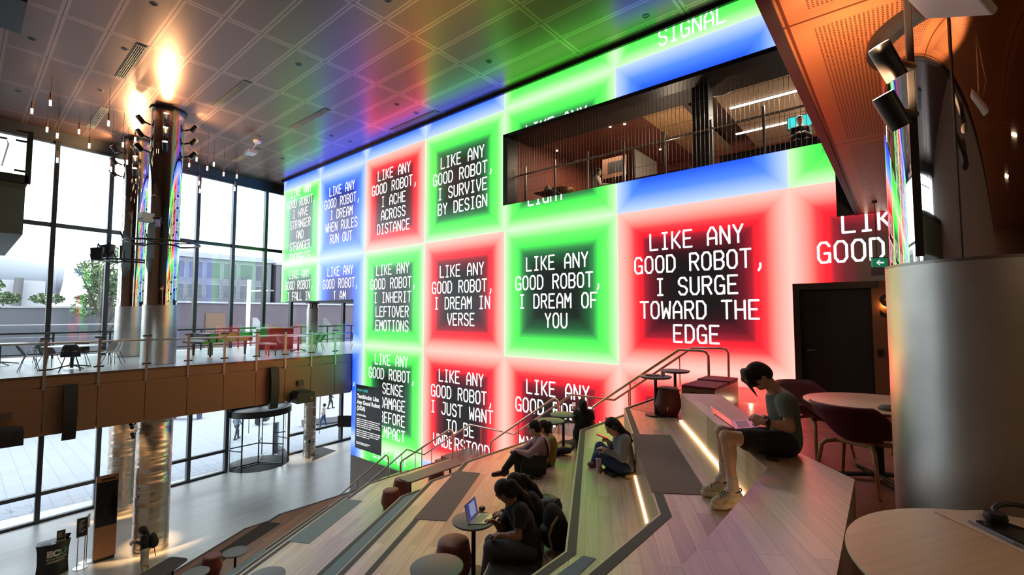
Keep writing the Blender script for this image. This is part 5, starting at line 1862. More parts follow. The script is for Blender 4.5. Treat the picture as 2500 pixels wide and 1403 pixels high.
laptop('laptop', 'open silver laptop with blue screen on the small round table', tt[0] + Vector((0, 0, 0.002)), tt[1] + Vector((0, 0, 0.002)), Vector((math.cos(HEAD) * 1, math.sin(HEAD) * 1, 0)), Vector((-0.16, -0.13, 0.98)), 0.21,
       mat('silver_laptop', lin((170, 172, 170)), 0.35, 0.8), (mat('blue_screen', (0.02, 0.02, 0.02), 0.2, emit=lin((52, 60, 110)), es=1.0), mat('grey_window', (0.02, 0.02, 0.02), 0.2, emit=lin((130, 134, 170)), es=1.0)), mat('pale_keys', lin((150, 160, 130)), 0.5))
c = onz(1177, 1246, 5.664)
tag(obj('charger', MB().cbox((c.x, c.y, 5.69), (0.06, 0.06, 0.045)), mat('dark_red_case', lin((70, 26, 26)), 0.5), bevel=0.008), 'small dark red case behind the laptop on the round table', 'case')

# --- person filming the screen
J = PX({'head': (1421, 989, 8.95), 'neck': (1425, 1003, 8.95), 'chest': (1425, 1021, 8.95), 'waist': (1422, 1043, 8.95), 'pelvis': (1421, 1058, 8.95),
        'shL': (1409, 1008, 9.0), 'shR': (1441, 1009, 8.9), 'elL': (1402, 1024, 9.05), 'elR': (1447, 1034, 8.9), 'wrL': (1404, 1002, 9.2), 'wrR': (1438, 1052, 8.85), 'hdL': (1403, 994, 9.25), 'hdR': (1432, 1062, 8.85),
        'hipL': (1413, 1062, 8.98), 'hipR': (1430, 1062, 8.92), 'knL': (1408, 1069, 9.33), 'knR': (1433, 1070, 9.28), 'anL': (1412, 1086, 8.92), 'anR': (1434, 1087, 8.88), 'toeL': (1412, 1089, 8.76), 'toeR': (1434, 1090, 8.72)})
figure('person in a black t-shirt kneeling and holding a phone up to film the video wall', J, np.array(at(1404, 992, 9.3)) - np.array(at(1421, 989, 8.95)), BLACKCLOTH, BLACKCLOTH, HAIR, BLACKCLOTH, skin=SKIN2, h=0.013, sleeve=0.6, hairdo='bun', curl=(1.0, 0.5))
phone('phone raised by the person filming the video wall', at(1401, 990, 9.28), (0, 0, 1), Vector(at(1401, 990, 9.0)) - Vector(at(1401, 990, 9.4)), mat('phone_screen_lit', (0.02, 0.02, 0.02), 0.2, emit=(0.8, 0.5, 0.5), es=0.8))

# --- person by the front column on the lower floor
J = PX({'head': (347, 1294, 14.45), 'neck': (353, 1304, 14.5), 'chest': (355, 1316, 14.5), 'waist': (355, 1331, 14.5), 'pelvis': (354, 1340, 14.5),
        'shL': (354, 1309, 14.34), 'shR': (354, 1308, 14.66), 'elL': (347, 1326, 14.3), 'elR': (346, 1325, 14.66), 'wrL': (333, 1323, 14.36), 'wrR': (331, 1322, 14.55),
        'hipL': (354, 1343, 14.42), 'hipR': (354, 1343, 14.58), 'knL': (349, 1371, 14.42), 'knR': (356, 1373, 14.6), 'anL': (352, 1400, 14.42), 'anR': (360, 1401, 14.6), 'toeL': (340, 1406, 14.4), 'toeR': (348, 1406, 14.58)})
g8, J8, T8, H8 = figure('person in a black top and cream trousers standing before the front column', J, np.array(at(330, 1304, 14.4)) - np.array(at(347, 1294, 14.45)), BLACKCLOTH, CREAM, HAIR, BLACKCLOTH, skin=SKIN2, h=0.014, hairdo='long', sc=1.0)
bc = J8['chest'] - T8[:, 0] * 0.2 - np.array((0, 0, 0.1))
bp = thing('backpack', 'black backpack worn by the person before the front column', 'backpack', Vector(bc))
obj('pack', Blob(0.014).ell(bc, (0.11, 0.16, 0.24), T8, 0.02).ell(bc - T8[:, 0] * 0.06 - np.array((0, 0, 0.06)), (0.08, 0.13, 0.14), T8, 0.03).mesh(), BLACKCLOTH, bp, world=True, smooth=180)
obj('strap', MB().tube([Vector(bc + T8 @ np.array((-0.02, 0.12, -0.2))), Vector(bc + T8 @ np.array((-0.04, 0.14, -0.45)))], 0.012, 6), BLACKCLOTH, bp, world=True)
c = at(320, 1327, 14.4)
tag(obj('takeaway_cup', MB().lathe([(0.001, -0.05), (0.03, -0.05), (0.042, 0.05), (0.001, 0.052)], tuple(c), 20, caps=False), WHITE, smooth=40), 'small white cup held by the person before the front column', 'cup')

# --- belongings on the tiers
pk = onz(1357, 1338, 5.54)
bk = thing('backpack', 'black backpack leaning on the tier beside the person with the ponytail', 'backpack', (pk.x, pk.y, 5.53), HEAD + 0.25)
FB = np.array(((0.97, 0, 0.24), (0, 1, 0), (-0.24, 0, 0.97))).T
obj('pack', Blob(0.009).ell((0, 0, 0.25), (0.13, 0.16, 0.25), FB, 0.03).ell((0.03, 0, 0.15), (0.15, 0.17, 0.14), FB, 0.05).cut((0, 0, 0.008), (0, 0, -1)).mesh(), BLACKCLOTH, bk, smooth=180)
obj('pocket', Blob(0.009).ell((-0.1, 0, 0.16), (0.07, 0.13, 0.13), FB, 0.02).cut((0, 0, 0.01), (0, 0, -1)).mesh(), mat('black_nylon', (0.014, 0.014, 0.016), 0.6), bk, smooth=180)
obj('strap', MB().tube([(-0.02, -0.13, 0.4), (-0.09, -0.15, 0.33), (-0.13, -0.15, 0.22), (-0.1, -0.15, 0.1)], 0.014, 8), mat('beige_piping', lin((150, 130, 90)), 0.7), bk, smooth=60)
obj('handle', MB().tube([(0.03, -0.05, 0.48), (0.04, -0.02, 0.53), (0.04, 0.02, 0.53), (0.03, 0.05, 0.48)], 0.01, 8), BLACKCLOTH, bk)
c = onz(1338, 1250, 5.54)
sk = thing('rucksack', 'dark soft bag with an orange patch between the two seated people and the backpack', 'bag', (c.x, c.y, 5.53))
obj('bag_body', Blob(0.012).ell((0, 0, 0.1), (0.2, 0.15, 0.13), None, 0.03).ell((0.06, -0.06, 0.16), (0.12, 0.1, 0.08), None, 0.04).cut((0, 0, 0.005), (0, 0, -1)).mesh(), mat('dark_green_nylon', lin((34, 40, 38)), 0.45), sk, smooth=180)
obj('patch', Blob(0.01).ell((-0.1, -0.11, 0.17), (0.06, 0.03, 0.03), None, 0.01).mesh(), mat('orange_patch', lin((190, 120, 40)), 0.7), sk, smooth=180)

c = onz(1463, 1151, 6.034)
ct = thing('bubble_tea', 'tall lilac drink cup with straw beside the cross-legged person', 'drink', (c.x, c.y, 6.034))
obj('cup', MB().lathe([(0.001, 0), (0.03, 0), (0.044, 0.165), (0.001, 0.166)], n=28, caps=False), mat('lilac_cup', lin((196, 170, 200)), 0.4), ct, smooth=40)
obj('lid', MB().lathe([(0.001, 0.166), (0.047, 0.166), (0.047, 0.178), (0.001, 0.182)], n=28, caps=False), mat('clear_lid', lin((214, 200, 214)), 0.3), ct, smooth=40)
obj('straw', MB().cyl((0, 0, 0.18), (0.006, 0.0, 0.26), 0.006, None, 10), mat('pale_straw', lin((220, 200, 220)), 0.5), ct)
c = onz(1469, 1152, 6.034)
kc = tag(obj('plush_charm', Blob(0.006).ell((c.x + 0.01, c.y - 0.03, 6.07), (0.03, 0.03, 0.036), None, 0.01).cut((0, 0, 6.034), (0, 0, -1)).mesh(), mat('charm_brown', lin((120, 80, 60)), 0.9), smooth=180), 'tiny brown round bag charm in front of the lilac cup', 'charm')
c = onz(1484, 1147, 6.034)
bo = thing('drink_bottle', 'black drink bottle standing behind the lilac cup', 'bottle', (c.x, c.y, 6.034))
obj('bottle_body', MB().lathe([(0.001, 0), (0.033, 0), (0.035, 0.01), (0.035, 0.17), (0.02, 0.2), (0.001, 0.2)], n=24, caps=False), mat('black_gloss', (0.01, 0.01, 0.012), 0.15), bo, smooth=40)
obj('cap', MB().lathe([(0.02, 0.2), (0.022, 0.24), (0.001, 0.24)], n=24, caps=False), BLACK, bo, smooth=40)
P = [onz(*q, 6.034) for q in ((1472, 1151), (1500, 1133), (1540, 1135), (1546, 1146), (1496, 1166))]
lb_ = thing('laptop_sleeve', 'flat black laptop sleeve lying behind the lilac cup', 'bag', P[0])
obj('sleeve_body', MB().prism([(p.x, p.y) for p in P], 6.035, 6.07), BLACKCLOTH, lb_, world=True, bevel=0.012)
obj('carry_handle', MB().tube([P[2].lerp(P[3], 0.2) + Vector((0, 0, 0.03)), P[2].lerp(P[3], 0.5) + Vector((0.02, 0.03, 0.07)), P[2].lerp(P[3], 0.8) + Vector((0, 0, 0.03))], 0.01, 8), BLACKCLOTH, lb_, world=True)
# charger plugged into the riser
def on_riser(px, py, off=0.0):
    p0, n = Vector((-3.74, 7.5, 0)), Vector((3.75, 2.17, 0)).normalized()
    n = Vector((-3.75, -2.17, 0)).normalized()
    d = ray(px, py)
    t = ((p0 - EYE).dot(n) + off) / d.dot(n)
    return EYE + d * t


pl = on_riser(1543, 1113, 0.03)
pg = thing('wall_charger', 'white charger plugged into the riser beside the cross-legged person', 'charger', pl)
obj('plug', MB().cbox((0, 0, 0), (0.05, 0.055, 0.055), Matrix.Rotation(math.radians(30), 4, 'Z')), WHITE, pg, bevel=0.006)
for k in range(2):
    q0 = pl + Vector((-0.03, -0.02, -0.01 + 0.02 * k))
    q1 = on_riser(1528 + 4 * k, 1126, 0.12)
    q2 = onz(1515 + 14 * k, 1130 + 4 * k, 6.05)
    q3 = onz(1530, 1144 + 3 * k, 6.078)
    obj('cable', MB().tube([q0, q0.lerp(q1, 0.5) + Vector((0, 0, 0.03)), q1, q2, q3], 0.004, 6), WHITE, pg, world=True)
P = [onz(*q, 6.034) for q in ((1519, 1158), (1544, 1152), (1548, 1160), (1530, 1168))]
tag(obj('scarf', Blob(0.01).chain([np.array(p) + np.array((0, 0, 0.02)) for p in P], [0.03, 0.035, 0.03, 0.025], 0.03).cut((0, 0, 6.035), (0, 0, -1)).mesh(), mat('beige_scarf', lin((170, 140, 100)), 0.9), smooth=180), 'crumpled beige scarf at the end of the laptop sleeve by the light strip', 'scarf')
# ------------------------------------------------------------------ room behind the opening in the video wall
BEIGE = mat('beige_ceiling', lin((176, 146, 116)), 0.7)
REDCEIL = plank_mat('red_brown_ceiling', lin((128, 70, 52)), lin((112, 60, 44)), lin((60, 30, 24)), 0, 3.0, 0.25, 0.6)
WOODSTRIP = plank_mat('warm_wood_soffit', lin((196, 156, 112)), lin((184, 142, 98)), lin((120, 90, 60)), pi / 2, 3.0, 0.2, 0.5)
struct('floor_gallery', MB().box((-9.95, 11.8, 11.3), (3, 18.2, 11.5)), mat('gallery_carpet', (0.06, 0.045, 0.04), 0.9))
struct('ceiling_gallery', MB().box((-9.95, 12.6, 14.12), (-5.8, 18.2, 14.3)), REDCEIL)
struct('ceiling_gallery_wood', MB().box((-5.8, 12.45, 14.08), (-4.6, 18.2, 14.3)), WOODSTRIP)
struct('ceiling_gallery_recess', MB().box((-4.6, 12.45, 14.5), (-3.75, 18.2, 14.6)), mat('brown_recess', (0.14, 0.085, 0.055), 0.7))
struct('ceiling_gallery_white', MB().box((-3.75, 12.9, 14.1), (3, 18.2, 14.3)), BEIGE)
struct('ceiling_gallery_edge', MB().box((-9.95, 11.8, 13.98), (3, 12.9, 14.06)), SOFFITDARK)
struct('wall_gallery_back', MB().box((-9.95, 18.2, 11.3), (3, 18.4, 14.6)), mat('red_brown_wall', lin((120, 60, 44)), 0.7))
struct('wall_gallery_left', MB().box((-10.05, 11.8, 11.3), (-9.81, 18.4, 14.6)), mat('red_brown_wall', lin((120, 60, 44)), 0.7))
mb = MB().box((-9.81, 11.27, 11.62), (-9.62, 11.8, 13.96))
struct('trim_gallery_jamb', mb, BLACK)
struct('trim_gallery_head', MB().box((-9.81, 11.27, 13.86), (-0.6, 11.8, 13.97)), BLACK)
struct('trim_gallery_sill', MB().box((-9.81, 11.32, 11.5), (-0.6, 11.8, 11.62)), BLACK)
cs = thing('cable_screen', 'fine vertical steel cables strung across the gallery opening in the video wall', 'cable screen', (-9.5, 11.5, 11.62))
mb = MB()
x = -9.5
while x < 1.2:
    mb.cyl((x, 11.5, 11.62), (x, 11.5, 13.9), 0.0055, None, 5)
    x += 0.1
tag(obj('cables', mb, mat('cable_grey', (0.25, 0.23, 0.21), 0.4, 0.5), cs, world=True), kind='stuff')
for z in (12.0, 12.45, 12.9, 13.3):
    obj('tie', MB().cyl((-9.5, 11.505, z), (1.2, 11.505, z), 0.004, None, 5), mat('cable_grey', (0.25, 0.23, 0.21)), cs, world=True)
pl_ = thing('gallery_pillar', 'dark square pillar inside the gallery opening', 'pillar', (-3.7, 12.1, 11.5))
obj('shaft', MB().box((-3.95, 12.0, 11.5), (-3.55, 12.4, 14.1)), mat('dark_pillar', (0.03, 0.03, 0.032), 0.5), pl_, world=True)
gr = thing('gallery_handrail', 'steel handrail with posts along the gallery edge behind the cables', 'handrail', (-9.9, 11.9, 11.5))
obj('rail', MB().cyl((-9.9, 11.9, 12.72), (2.5, 11.9, 12.72), 0.03), STEEL, gr, world=True)
for k in range(9):
    x = -9.37 + 1.18 * k
    obj('post', MB().box((x - 0.03, 11.88, 11.5), (x + 0.03, 11.92, 12.95)), mat('post_steel', (0.3, 0.29, 0.28)), gr, world=True)
for i, (x0, x1, y, l) in enumerate(((-3.6, 0.5, 14.2, 'nearer'), (-4.0, 0.5, 16.4, 'farther'))):
    t = thing('linear_lamp', 'long white linear ceiling lamp in the gallery, the %s of two' % l, 'lamp', ((x0 + x1) / 2, y, 14.09), 0, 'linear lamps of the gallery')
    obj('diffuser', MB().box((x0, y - 0.035, 14.05), (x1, y + 0.035, 14.085)), COOL, t, world=True)
    obj('housing', MB().box((x0, y - 0.045, 14.085), (x1, y + 0.045, 14.1)), WHITE, t, world=True)
for i, (px, py) in enumerate(((1490, 310), (1525, 303), (1335, 375), (1360, 368), (1612, 365), (1410, 395))):
    p = onz(px, py, 14.11)
    t = thing('gallery_downlight', 'tiny bright downlight in the red-brown gallery ceiling', 'downlight', p, 0, 'downlights of the gallery ceiling')
    obj('lens', MB().lathe([(0.001, -0.01), (0.04, -0.01), (0.045, 0)], n=16, caps=False), BULB, t)
for i, (px, py) in enumerate(((1757, 222), (1948, 168))):
    p = onz(px, py, 14.09)
    t = thing('round_air_diffuser', 'round slotted air diffuser in the gallery ceiling, %s' % ('beside the pillar' if i == 0 else 'near the copper soffit edge'), 'vent', p, 0)
    obj('rim', MB().lathe([(0.26, -0.012), (0.33, -0.01), (0.34, 0.0)], n=32, caps=False), WHITE, t)
    for k in range(18):
        a = 2 * pi * k / 18
        obj('blade', MB().add([(0.07 * math.cos(a), 0.07 * math.sin(a), -0.01), (0.26 * math.cos(a), 0.26 * math.sin(a), -0.01), (0.26 * math.cos(a + 0.16), 0.26 * math.sin(a + 0.16), -0.018), (0.07 * math.cos(a + 0.3), 0.07 * math.sin(a + 0.3), -0.018)], [(0, 1, 2, 3)]), DARK, t)
lamp('AREA', (-1.5, 14.2, 14.0), 260, (1.0, 0.86, 0.68), 2.5, (-1.5, 14.2, 11), size_y=0.2, name='linear_lamp_light')
lamp('AREA', (-7.5, 14.5, 14.0), 170, (1.0, 0.72, 0.5), 2.0, (-7.5, 14.5, 11), name='gallery_downlight_light')
lamp('POINT', (-5.0, 13.5, 12.6), 70, (1.0, 0.78, 0.55), 0.2, name='gallery_desk_light')
lamp('POINT', (-0.8, 15.5, 12.6), 130, (1.0, 0.84, 0.64), 0.2, name='gallery_desk_light')
# desks, screens and people in the gallery
dk = thing('gallery_desk', 'long dark desk inside the gallery right of the pillar', 'desk', (-1.5, 13.0, 11.5))
obj('desktop', MB().box((-3.5, 12.7, 12.2), (1.5, 13.4, 12.24)), mat('dark_desk', (0.03, 0.022, 0.02), 0.5), dk, world=True)
obj('modesty_panel', MB().box((-3.5, 12.72, 11.95), (1.5, 12.75, 12.2)), mat('dark_desk', (0.03, 0.022, 0.02)), dk, world=True)
for x in (-3.4, -1.6, 0.2):
    obj('leg', MB().box((x, 12.75, 11.5), (x + 0.06, 13.35, 12.2)), BLACK, dk, world=True)
dk2 = thing('gallery_desk', 'dark low desk inside the gallery left of the pillar', 'desk', (-6.3, 13.2, 11.5))
obj('desktop', MB().box((-6.6, 12.8, 12.1), (-4.3, 13.5, 12.14)), mat('dark_desk', (0.03, 0.022, 0.02)), dk2, world=True)
for x in (-6.5, -4.4):
    obj('leg', MB().box((x, 12.85, 11.5), (x + 0.06, 13.45, 12.1)), BLACK, dk2, world=True)
tp = ony(1975, 292, 14.2)
tv = thing('teal_display', 'bright teal display glowing behind the person in the gallery', 'screen', tp)
obj('panel', MB().cbox((0, 0, 0), (1.0, 0.05, 0.34)), BLACK, tv)
obj('picture', MB().cbox((0, -0.028, 0), (0.96, 0.004, 0.3)), mat('teal_glow', (0, 0, 0), 0.3, emit=lin((70, 220, 220)), es=1.1), tv)
obj('stand', MB().cbox((0, 0.02, -0.4), (0.05, 0.04, 0.6)), BLACK, tv)


def seated(label, px, py, y, shirt, facing, hair='short', h=0.02):
    """simple seated figure, head at the given place"""
    p = ony(px, py, y)
    f = Vector((math.cos(facing), math.sin(facing), 0))
    l = Vector((-f.y, f.x, 0))
    Z = Vector((0, 0, 1))
    J = {'head': p, 'neck': p - Z * 0.15 - f * 0.03, 'chest': p - Z * 0.32 - f * 0.05, 'waist': p - Z * 0.52 - f * 0.06, 'pelvis': p - Z * 0.68 - f * 0.05}
    for q, sd in (('L', 1), ('R', -1)):
        J['sh' + q] = p - Z * 0.22 - f * 0.04 + l * 0.17 * sd
        J['el' + q] = p - Z * 0.46 + f * 0.06 + l * 0.2 * sd
        J['wr' + q] = p - Z * 0.44 + f * 0.28 + l * 0.1 * sd
        J['hip' + q] = p - Z * 0.7 + l * 0.09 * sd
        J['kn' + q] = p - Z * 0.68 + f * 0.4 + l * 0.1 * sd
        J['an' + q] = p - Z * 1.08 + f * 0.38 + l * 0.1 * sd
        J['toe' + q] = p - Z * 1.12 + f * 0.54 + l * 0.1 * sd
    return figure(label, J, f - Z * 0.3, shirt, BLACKCLOTH, HAIR, BLACKCLOTH, skin=SKIN, h=h, hairdo=hair)


def gchair(label, x, y, rz):
    t = thing('office_chair', label, 'chair', (x, y, 11.5), rz, 'dark office chairs in the gallery')
    obj('seat', MB().cbox((0, 0, 0.45), (0.46, 0.46, 0.07)), BLACKCLOTH, t, bevel=0.02)
    obj('backrest', MB().cbox((-0.22, 0, 0.78), (0.05, 0.42, 0.45)), BLACKCLOTH, t, bevel=0.02)
    obj('pedestal', MB().cyl((0, 0, 0.05), (0, 0, 0.42), 0.03), BLACK, t)
    for k in range(5):
        a = 2 * pi * k / 5
        obj('foot', MB().cyl((0, 0, 0.06), (0.28 * math.cos(a), 0.28 * math.sin(a), 0.03), 0.018), BLACK, t)
    return t


seated('person with dark hair working at the desk before the teal display', 1953, 293, 13.75, BLACKCLOTH, -pi / 2 + 0.2)
seated('person in a pale top seated at the gallery edge left of the pillar', 1461, 420, 12.5, mat('pale_top', lin((220, 200, 180)), 0.8), 0.3, 'long')
c0_ = gchair('dark office chair at the gallery desk left of the pillar', -5.2, 13.8, -pi / 2)
gchair('dark office chair at the long gallery desk beside the pillar', -2.9, 13.7, -pi / 2)
gchair('dark office chair in the middle of the long gallery desk', -1.7, 13.75, -pi / 2)
p = ony(1372, 425, 12.9)
t = thing('lounge_chair', 'bronze coloured curved lounge chair at the left of the gallery', 'chair', (p.x, p.y, 11.5), 2.2)
v, f = shell(lambda a: 0.4 if math.cos(a) < 0 else 0.18, 0.36, 0.38, 30, 8)
solid(obj('shell', MB().add([(a, b, c + 0.38) for a, b, c in v], f), mat('bronze_shell', lin((120, 90, 50)), 0.4, 0.5), t, smooth=60), 0.03)
for k in range(4):
    a = pi / 4 + k * pi / 2
    obj('leg', MB().cyl((0.1 * math.cos(a), 0.1 * math.sin(a), 0.4), (0.3 * math.cos(a), 0.3 * math.sin(a), 0), 0.015), BLACK, t)
p = ony(1337, 462, 12.2)
tag(obj('white_bag', Blob(0.02).ell((p.x, p.y, p.z - 0.02), (0.14, 0.1, 0.1), None, 0.02).ell((p.x, p.y, p.z + 0.08), (0.07, 0.06, 0.06), None, 0.03).mesh(), mat('ivory_cloth', lin((220, 200, 170)), 0.8), smooth=180), 'small ivory bag on the floor at the left of the gallery', 'bag')
lt_ = thing('low_table', 'low dark table under the ivory bag in the gallery', 'table', (p.x, p.y, 11.5))
obj('tabletop', MB().box((-0.35, -0.3, p.z - 11.5 - 0.15), (0.35, 0.3, p.z - 11.5 - 0.12)), BLACK, lt_)
obj('pedestal', MB().cyl((0, 0, 0), (0, 0, p.z - 11.5 - 0.15), 0.05), BLACK, lt_)
p = ony(1500, 408, 14.5)
t = thing('wall_picture', 'square picture panel on the red-brown gallery wall', 'picture', p)
obj('frame', MB().cbox((0, 0, 0), (0.9, 0.04, 0.7)), mat('tan_frame', lin((120, 84, 60)), 0.6), t)
obj('image', MB().cbox((0.05, -0.022, 0), (0.6, 0.004, 0.4)), BLACK, t)
obj('stand', MB().cbox((0, 0.02, -0.9), (0.06, 0.06, 1.2)), BLACK, t)
p = ony(1553, 395, 13.9)
t = thing('partition_screen', 'tall curved grey partition inside the gallery left of the pillar', 'partition', (p.x, p.y, 11.5))
obj('panel', MB().box((-0.03, -0.1, 0), (0.03, 1.6, 1.9)), mat('grey_partition', lin((120, 112, 106)), 0.6), t)
obj('foot', MB().box((-0.2, 0.4, 0), (0.2, 0.5, 0.03)), BLACK, t)

# ------------------------------------------------------------------ furniture on the bridge
BZ = 6.352


def rim_side(a):
    c = math.cos(a)
    return 0.38 if c < -0.75 else 0.38 * max(0, (-0.15 - c) / 0.6) ** 1.3


def make_side_chair(label, m):
    t = thing('shell_chair', label, 'chair', (0, 0, BZ), 0, 'shell chairs on the bridge')
    v, f = shell(rim_side, 0.22, 0.22, 32, 8)
    v = [(x - 0.1 * max(0, z / 0.38) ** 1.5, y, z + 0.44) for x, y, z in v]
    solid(obj('shell', MB().add(v, f), m, t, smooth=60), 0.015)
    for sx in (-1, 1):
        for sy in (-1, 1):
            obj('leg', MB().cyl((sx * 0.1, sy * 0.12, 0.44), (sx * 0.22, sy * 0.24, 0), 0.009), BLACK, t)
    return t


def bridge_table(label, x, y, r):
    t = thing('white_table', label, 'table', (x, y, BZ), 0, 'round white tables on the bridge')
    obj('tabletop', MB().lathe([(0.001, 0.7), (r, 0.715), (r, 0.73), (0.001, 0.73)], n=48, caps=False), mat('white_laminate', (0.72, 0.72, 0.72), 0.35), t)
    obj('pedestal', MB().cyl((0, 0, 0.03), (0, 0, 0.7), 0.045), BLACK, t)
    for k in range(4):
        a = 0.4 + k * pi / 2
        obj('foot', MB().tube([(0, 0, 0.12), (r * 0.75 * math.cos(a), r * 0.75 * math.sin(a), 0.025)], 0.02, 8), BLACK, t)
    return t


T1, T2, T3_, T4_ = (-20.45, 2.45), (-21.6, 10.3), (-21.0, 13.6), (-23.6, 1.0)
bridge_table('large white round table on the bridge left of the front column', *T1, 0.72)
bridge_table('white round table on the bridge beneath the screen overhang', *T2, 0.6)
bridge_table('white round table on the bridge, farthest one, cut by the screen edge', *T3_, 0.6)
bridge_table('white round table on the bridge beside the left window', *T4_, 0.7)
BLKSHELL = mat('black_shell', (0.012, 0.013, 0.016), 0.5)
GRNSHELL = mat('dark_green_shell', lin((40, 70, 60)), 0.5)
WHTSHELL = mat('white_shell', (0.7, 0.7, 0.7), 0.4)
bc0 = make_side_chair('black shell chair at the left of the front white table on the bridge', BLKSHELL)


def put(proto, x, y, tx, ty, label):
    o = proto if proto.get('used') is None else dup(proto, (x, y, BZ), 0, label)
    if proto.get('used') is None:
        proto['used'] = 1
    o.location = (x, y, BZ)
    o.rotation_euler = (0, 0, math.atan2(ty - y, tx - x))
    return o


put(bc0, -20.6, 1.5, *T1, '')
for x, y, l in ((-19.5, 2.3, 'black shell chair in front of the front white table, its back to the balustrade'), (-21.2, 2.0, 'black shell chair behind the front white table, left one'), (-21.35, 2.75, 'black shell chair behind the front white table, right one'), (-24.1, 1.9, 'black shell chair at the table beside the left window')):
    put(bc0, x, y, *(T1 if x > -23 else T4_), l)
wc0 = make_side_chair('white shell chair on the bridge, nearer one, left of the front column', WHTSHELL)
put(wc0, -20.9, 3.45, -20.2, 2.6, '')
put(wc0, -21.5, 3.65, -20.6, 2.6, 'white shell chair on the bridge, farther one, left of the front column')
gc0 = make_side_chair('dark green shell chair left of the white table under the overhang', GRNSHELL)
put(gc0, -21.2, 9.45, *T2, '')
for x, y, l in ((-22.4, 9.9, 'dark green shell chair behind the white table under the overhang'), (-21.0, 11.0, 'dark green shell chair right of the white table under the overhang'), (-22.0, 11.4, 'dark green shell chair standing apart right of the white table under the overhang')):
    put(gc0, x, y, *T2, l)
put(gc0, -20.6, 12.75, *T3_, 'dark green shell chair at the farthest white table on the bridge')

# grand piano with bench
gp = thing('grand_piano', 'dark glossy grand piano on the bridge right of the front column', 'piano', (-21.6, 7.0, BZ), 1.75)
GLOSS = mat('piano_gloss', (0.015, 0.008, 0.009), 0.08, coat=0.5)
out = [(-0.75, -0.75), (-0.75, 0.75), (-0.5, 0.75), (0.2, 0.72), (0.6, 0.55), (0.8, 0.25), (0.9, -0.1), (1.05, -0.45), (1.0, -0.68), (0.8, -0.75)]
obj('case', MB().prism(out, 0.62, 0.98), GLOSS, gp, bevel=0.01)
obj('lid', MB().prism([(x * 1.01, y * 1.01) for x, y in out if x > -0.5] + [(-0.45, -0.75), (-0.45, 0.75)][::-1][:0] + [], 0.985, 1.005), GLOSS, gp)
obj('keyboard', MB().box((-0.95, -0.68, 0.66), (-0.75, 0.68, 0.72)), mat('ivory_keys', (0.7, 0.7, 0.66), 0.3), gp)
obj('key_slip', MB().box((-1.0, -0.75, 0.58), (-0.75, 0.75, 0.66)), GLOSS, gp)
for x, y in ((-0.65, -0.62), (-0.65, 0.62), (0.8, -0.5)):
    l = obj('leg', MB().lathe([(0.075, 0.62), (0.06, 0.5), (0.04, 0.12), (0.05, 0.1), (0.03, 0.06)], (x, y, 0), 14), GLOSS, gp, smooth=50)
    obj('caster', MB().cyl((x, y - 0.02, 0.032), (x, y + 0.02, 0.032), 0.03), mat('brass', (0.6, 0.4, 0.15), 0.3, 1.0), l)
obj('pedal_lyre', MB().box((-0.35, -0.15, 0.08), (-0.3, 0.15, 0.62)), GLOSS, gp)
pb = thing('piano_bench', 'pale topped piano bench at the right end of the grand piano', 'bench', (-20.7, 8.55, BZ), 1.75)
obj('cushion', MB().cbox((0, 0, 0.48), (0.36, 0.75, 0.07)), mat('cream_cushion', (0.6, 0.5, 0.45), 0.7), pb, bevel=0.015)
for sx in (-1, 1):
    for sy in (-1, 1):
        obj('leg', MB().cbox((sx * 0.15, sy * 0.33, 0.225), (0.04, 0.04, 0.45)), BLACK, pb)
# recycling bins
bn_ = thing('recycling_station', 'recycling station of three dark bins with white and yellow tops on the bridge', 'bins', (-24.2, 10.35, BZ))
for k, c in enumerate(((0.75, 0.75, 0.72), (0.7, 0.6, 0.05), (0.7, 0.72, 0.7))):
    b_ = obj('bin', MB().cbox((0, -0.55 + 0.55 * k, 0.5), (0.5, 0.52, 1.0)), mat('bin_body', (0.06, 0.02, 0.02), 0.4), bn_, bevel=0.01)
    obj('lid', MB().cbox((0.0, -0.55 + 0.55 * k, 1.04), (0.54, 0.5, 0.07)), mat('bin_top_%d' % k, c, 0.4), b_)

# ------------------------------------------------------------------ lower floor: totem, counter, signs, revolving door
tt_ = thing('display_totem', 'tall free-standing totem with dark screen above a wooden base', 'totem', (-20.45, 3.48, 0))
obj('body', MB().box((-20.53, 3.2, 0.1), (-20.41, 3.76, 2.74)), mat('totem_wood', lin((158, 112, 84)), 0.5), tt_, world=True)
obj('screen', MB().box((-20.41, 3.215, 1.12), (-20.395, 3.745, 2.55)), SCREENBLACK, tt_, world=True)
obj('top_slot', MB().box((-20.41, 3.32, 2.6), (-20.402, 3.68, 2.66)), BLACK, tt_, world=True)
obj('plinth', MB().box((-20.51, 3.22, 0), (-20.42, 3.74, 0.1)), BLACK, tt_, world=True)
obj('edge_trim', MB().box((-20.535, 3.19, 0.0), (-20.405, 3.2, 2.75)), mat('grey_trim', (0.4, 0.42, 0.42), 0.4), tt_, world=True)

ec = thing('promo_counter', 'curved black promotional counter with white lettering at the lower left corner', 'counter', (-20.55, 2.27, 0))
arc = []
for k in range(13):
    s = -1 + 2 * k / 12
    arc.append((0.2 - 0.18 * s * s, s * 0.37))
mb = MB()
lev = [(0.0, 1.0), (0.35, 0.93), (0.7, 0.95), (0.93, 1.03), (0.97, 1.06)]
vs, fs = [], []
for z, sc_ in lev:
    for x, y in arc:
        vs.append((x * (1.0 if sc_ > 0.99 else 0.97), y * sc_, z))
n = len(arc)
for i in range(len(lev) - 1):
    for k in range(n - 1):
        fs.append((i * n + k, i * n + k + 1, (i + 1) * n + k + 1, (i + 1) * n + k))
mb.add(vs, fs)
b0 = len(mb.v)
mb.add([(-0.12, y * sc_, z) for z, sc_ in lev for y in (-0.37, 0.37)], [(i * 2, i * 2 + 1, i * 2 + 3, i * 2 + 2) for i in range(len(lev) - 1)])
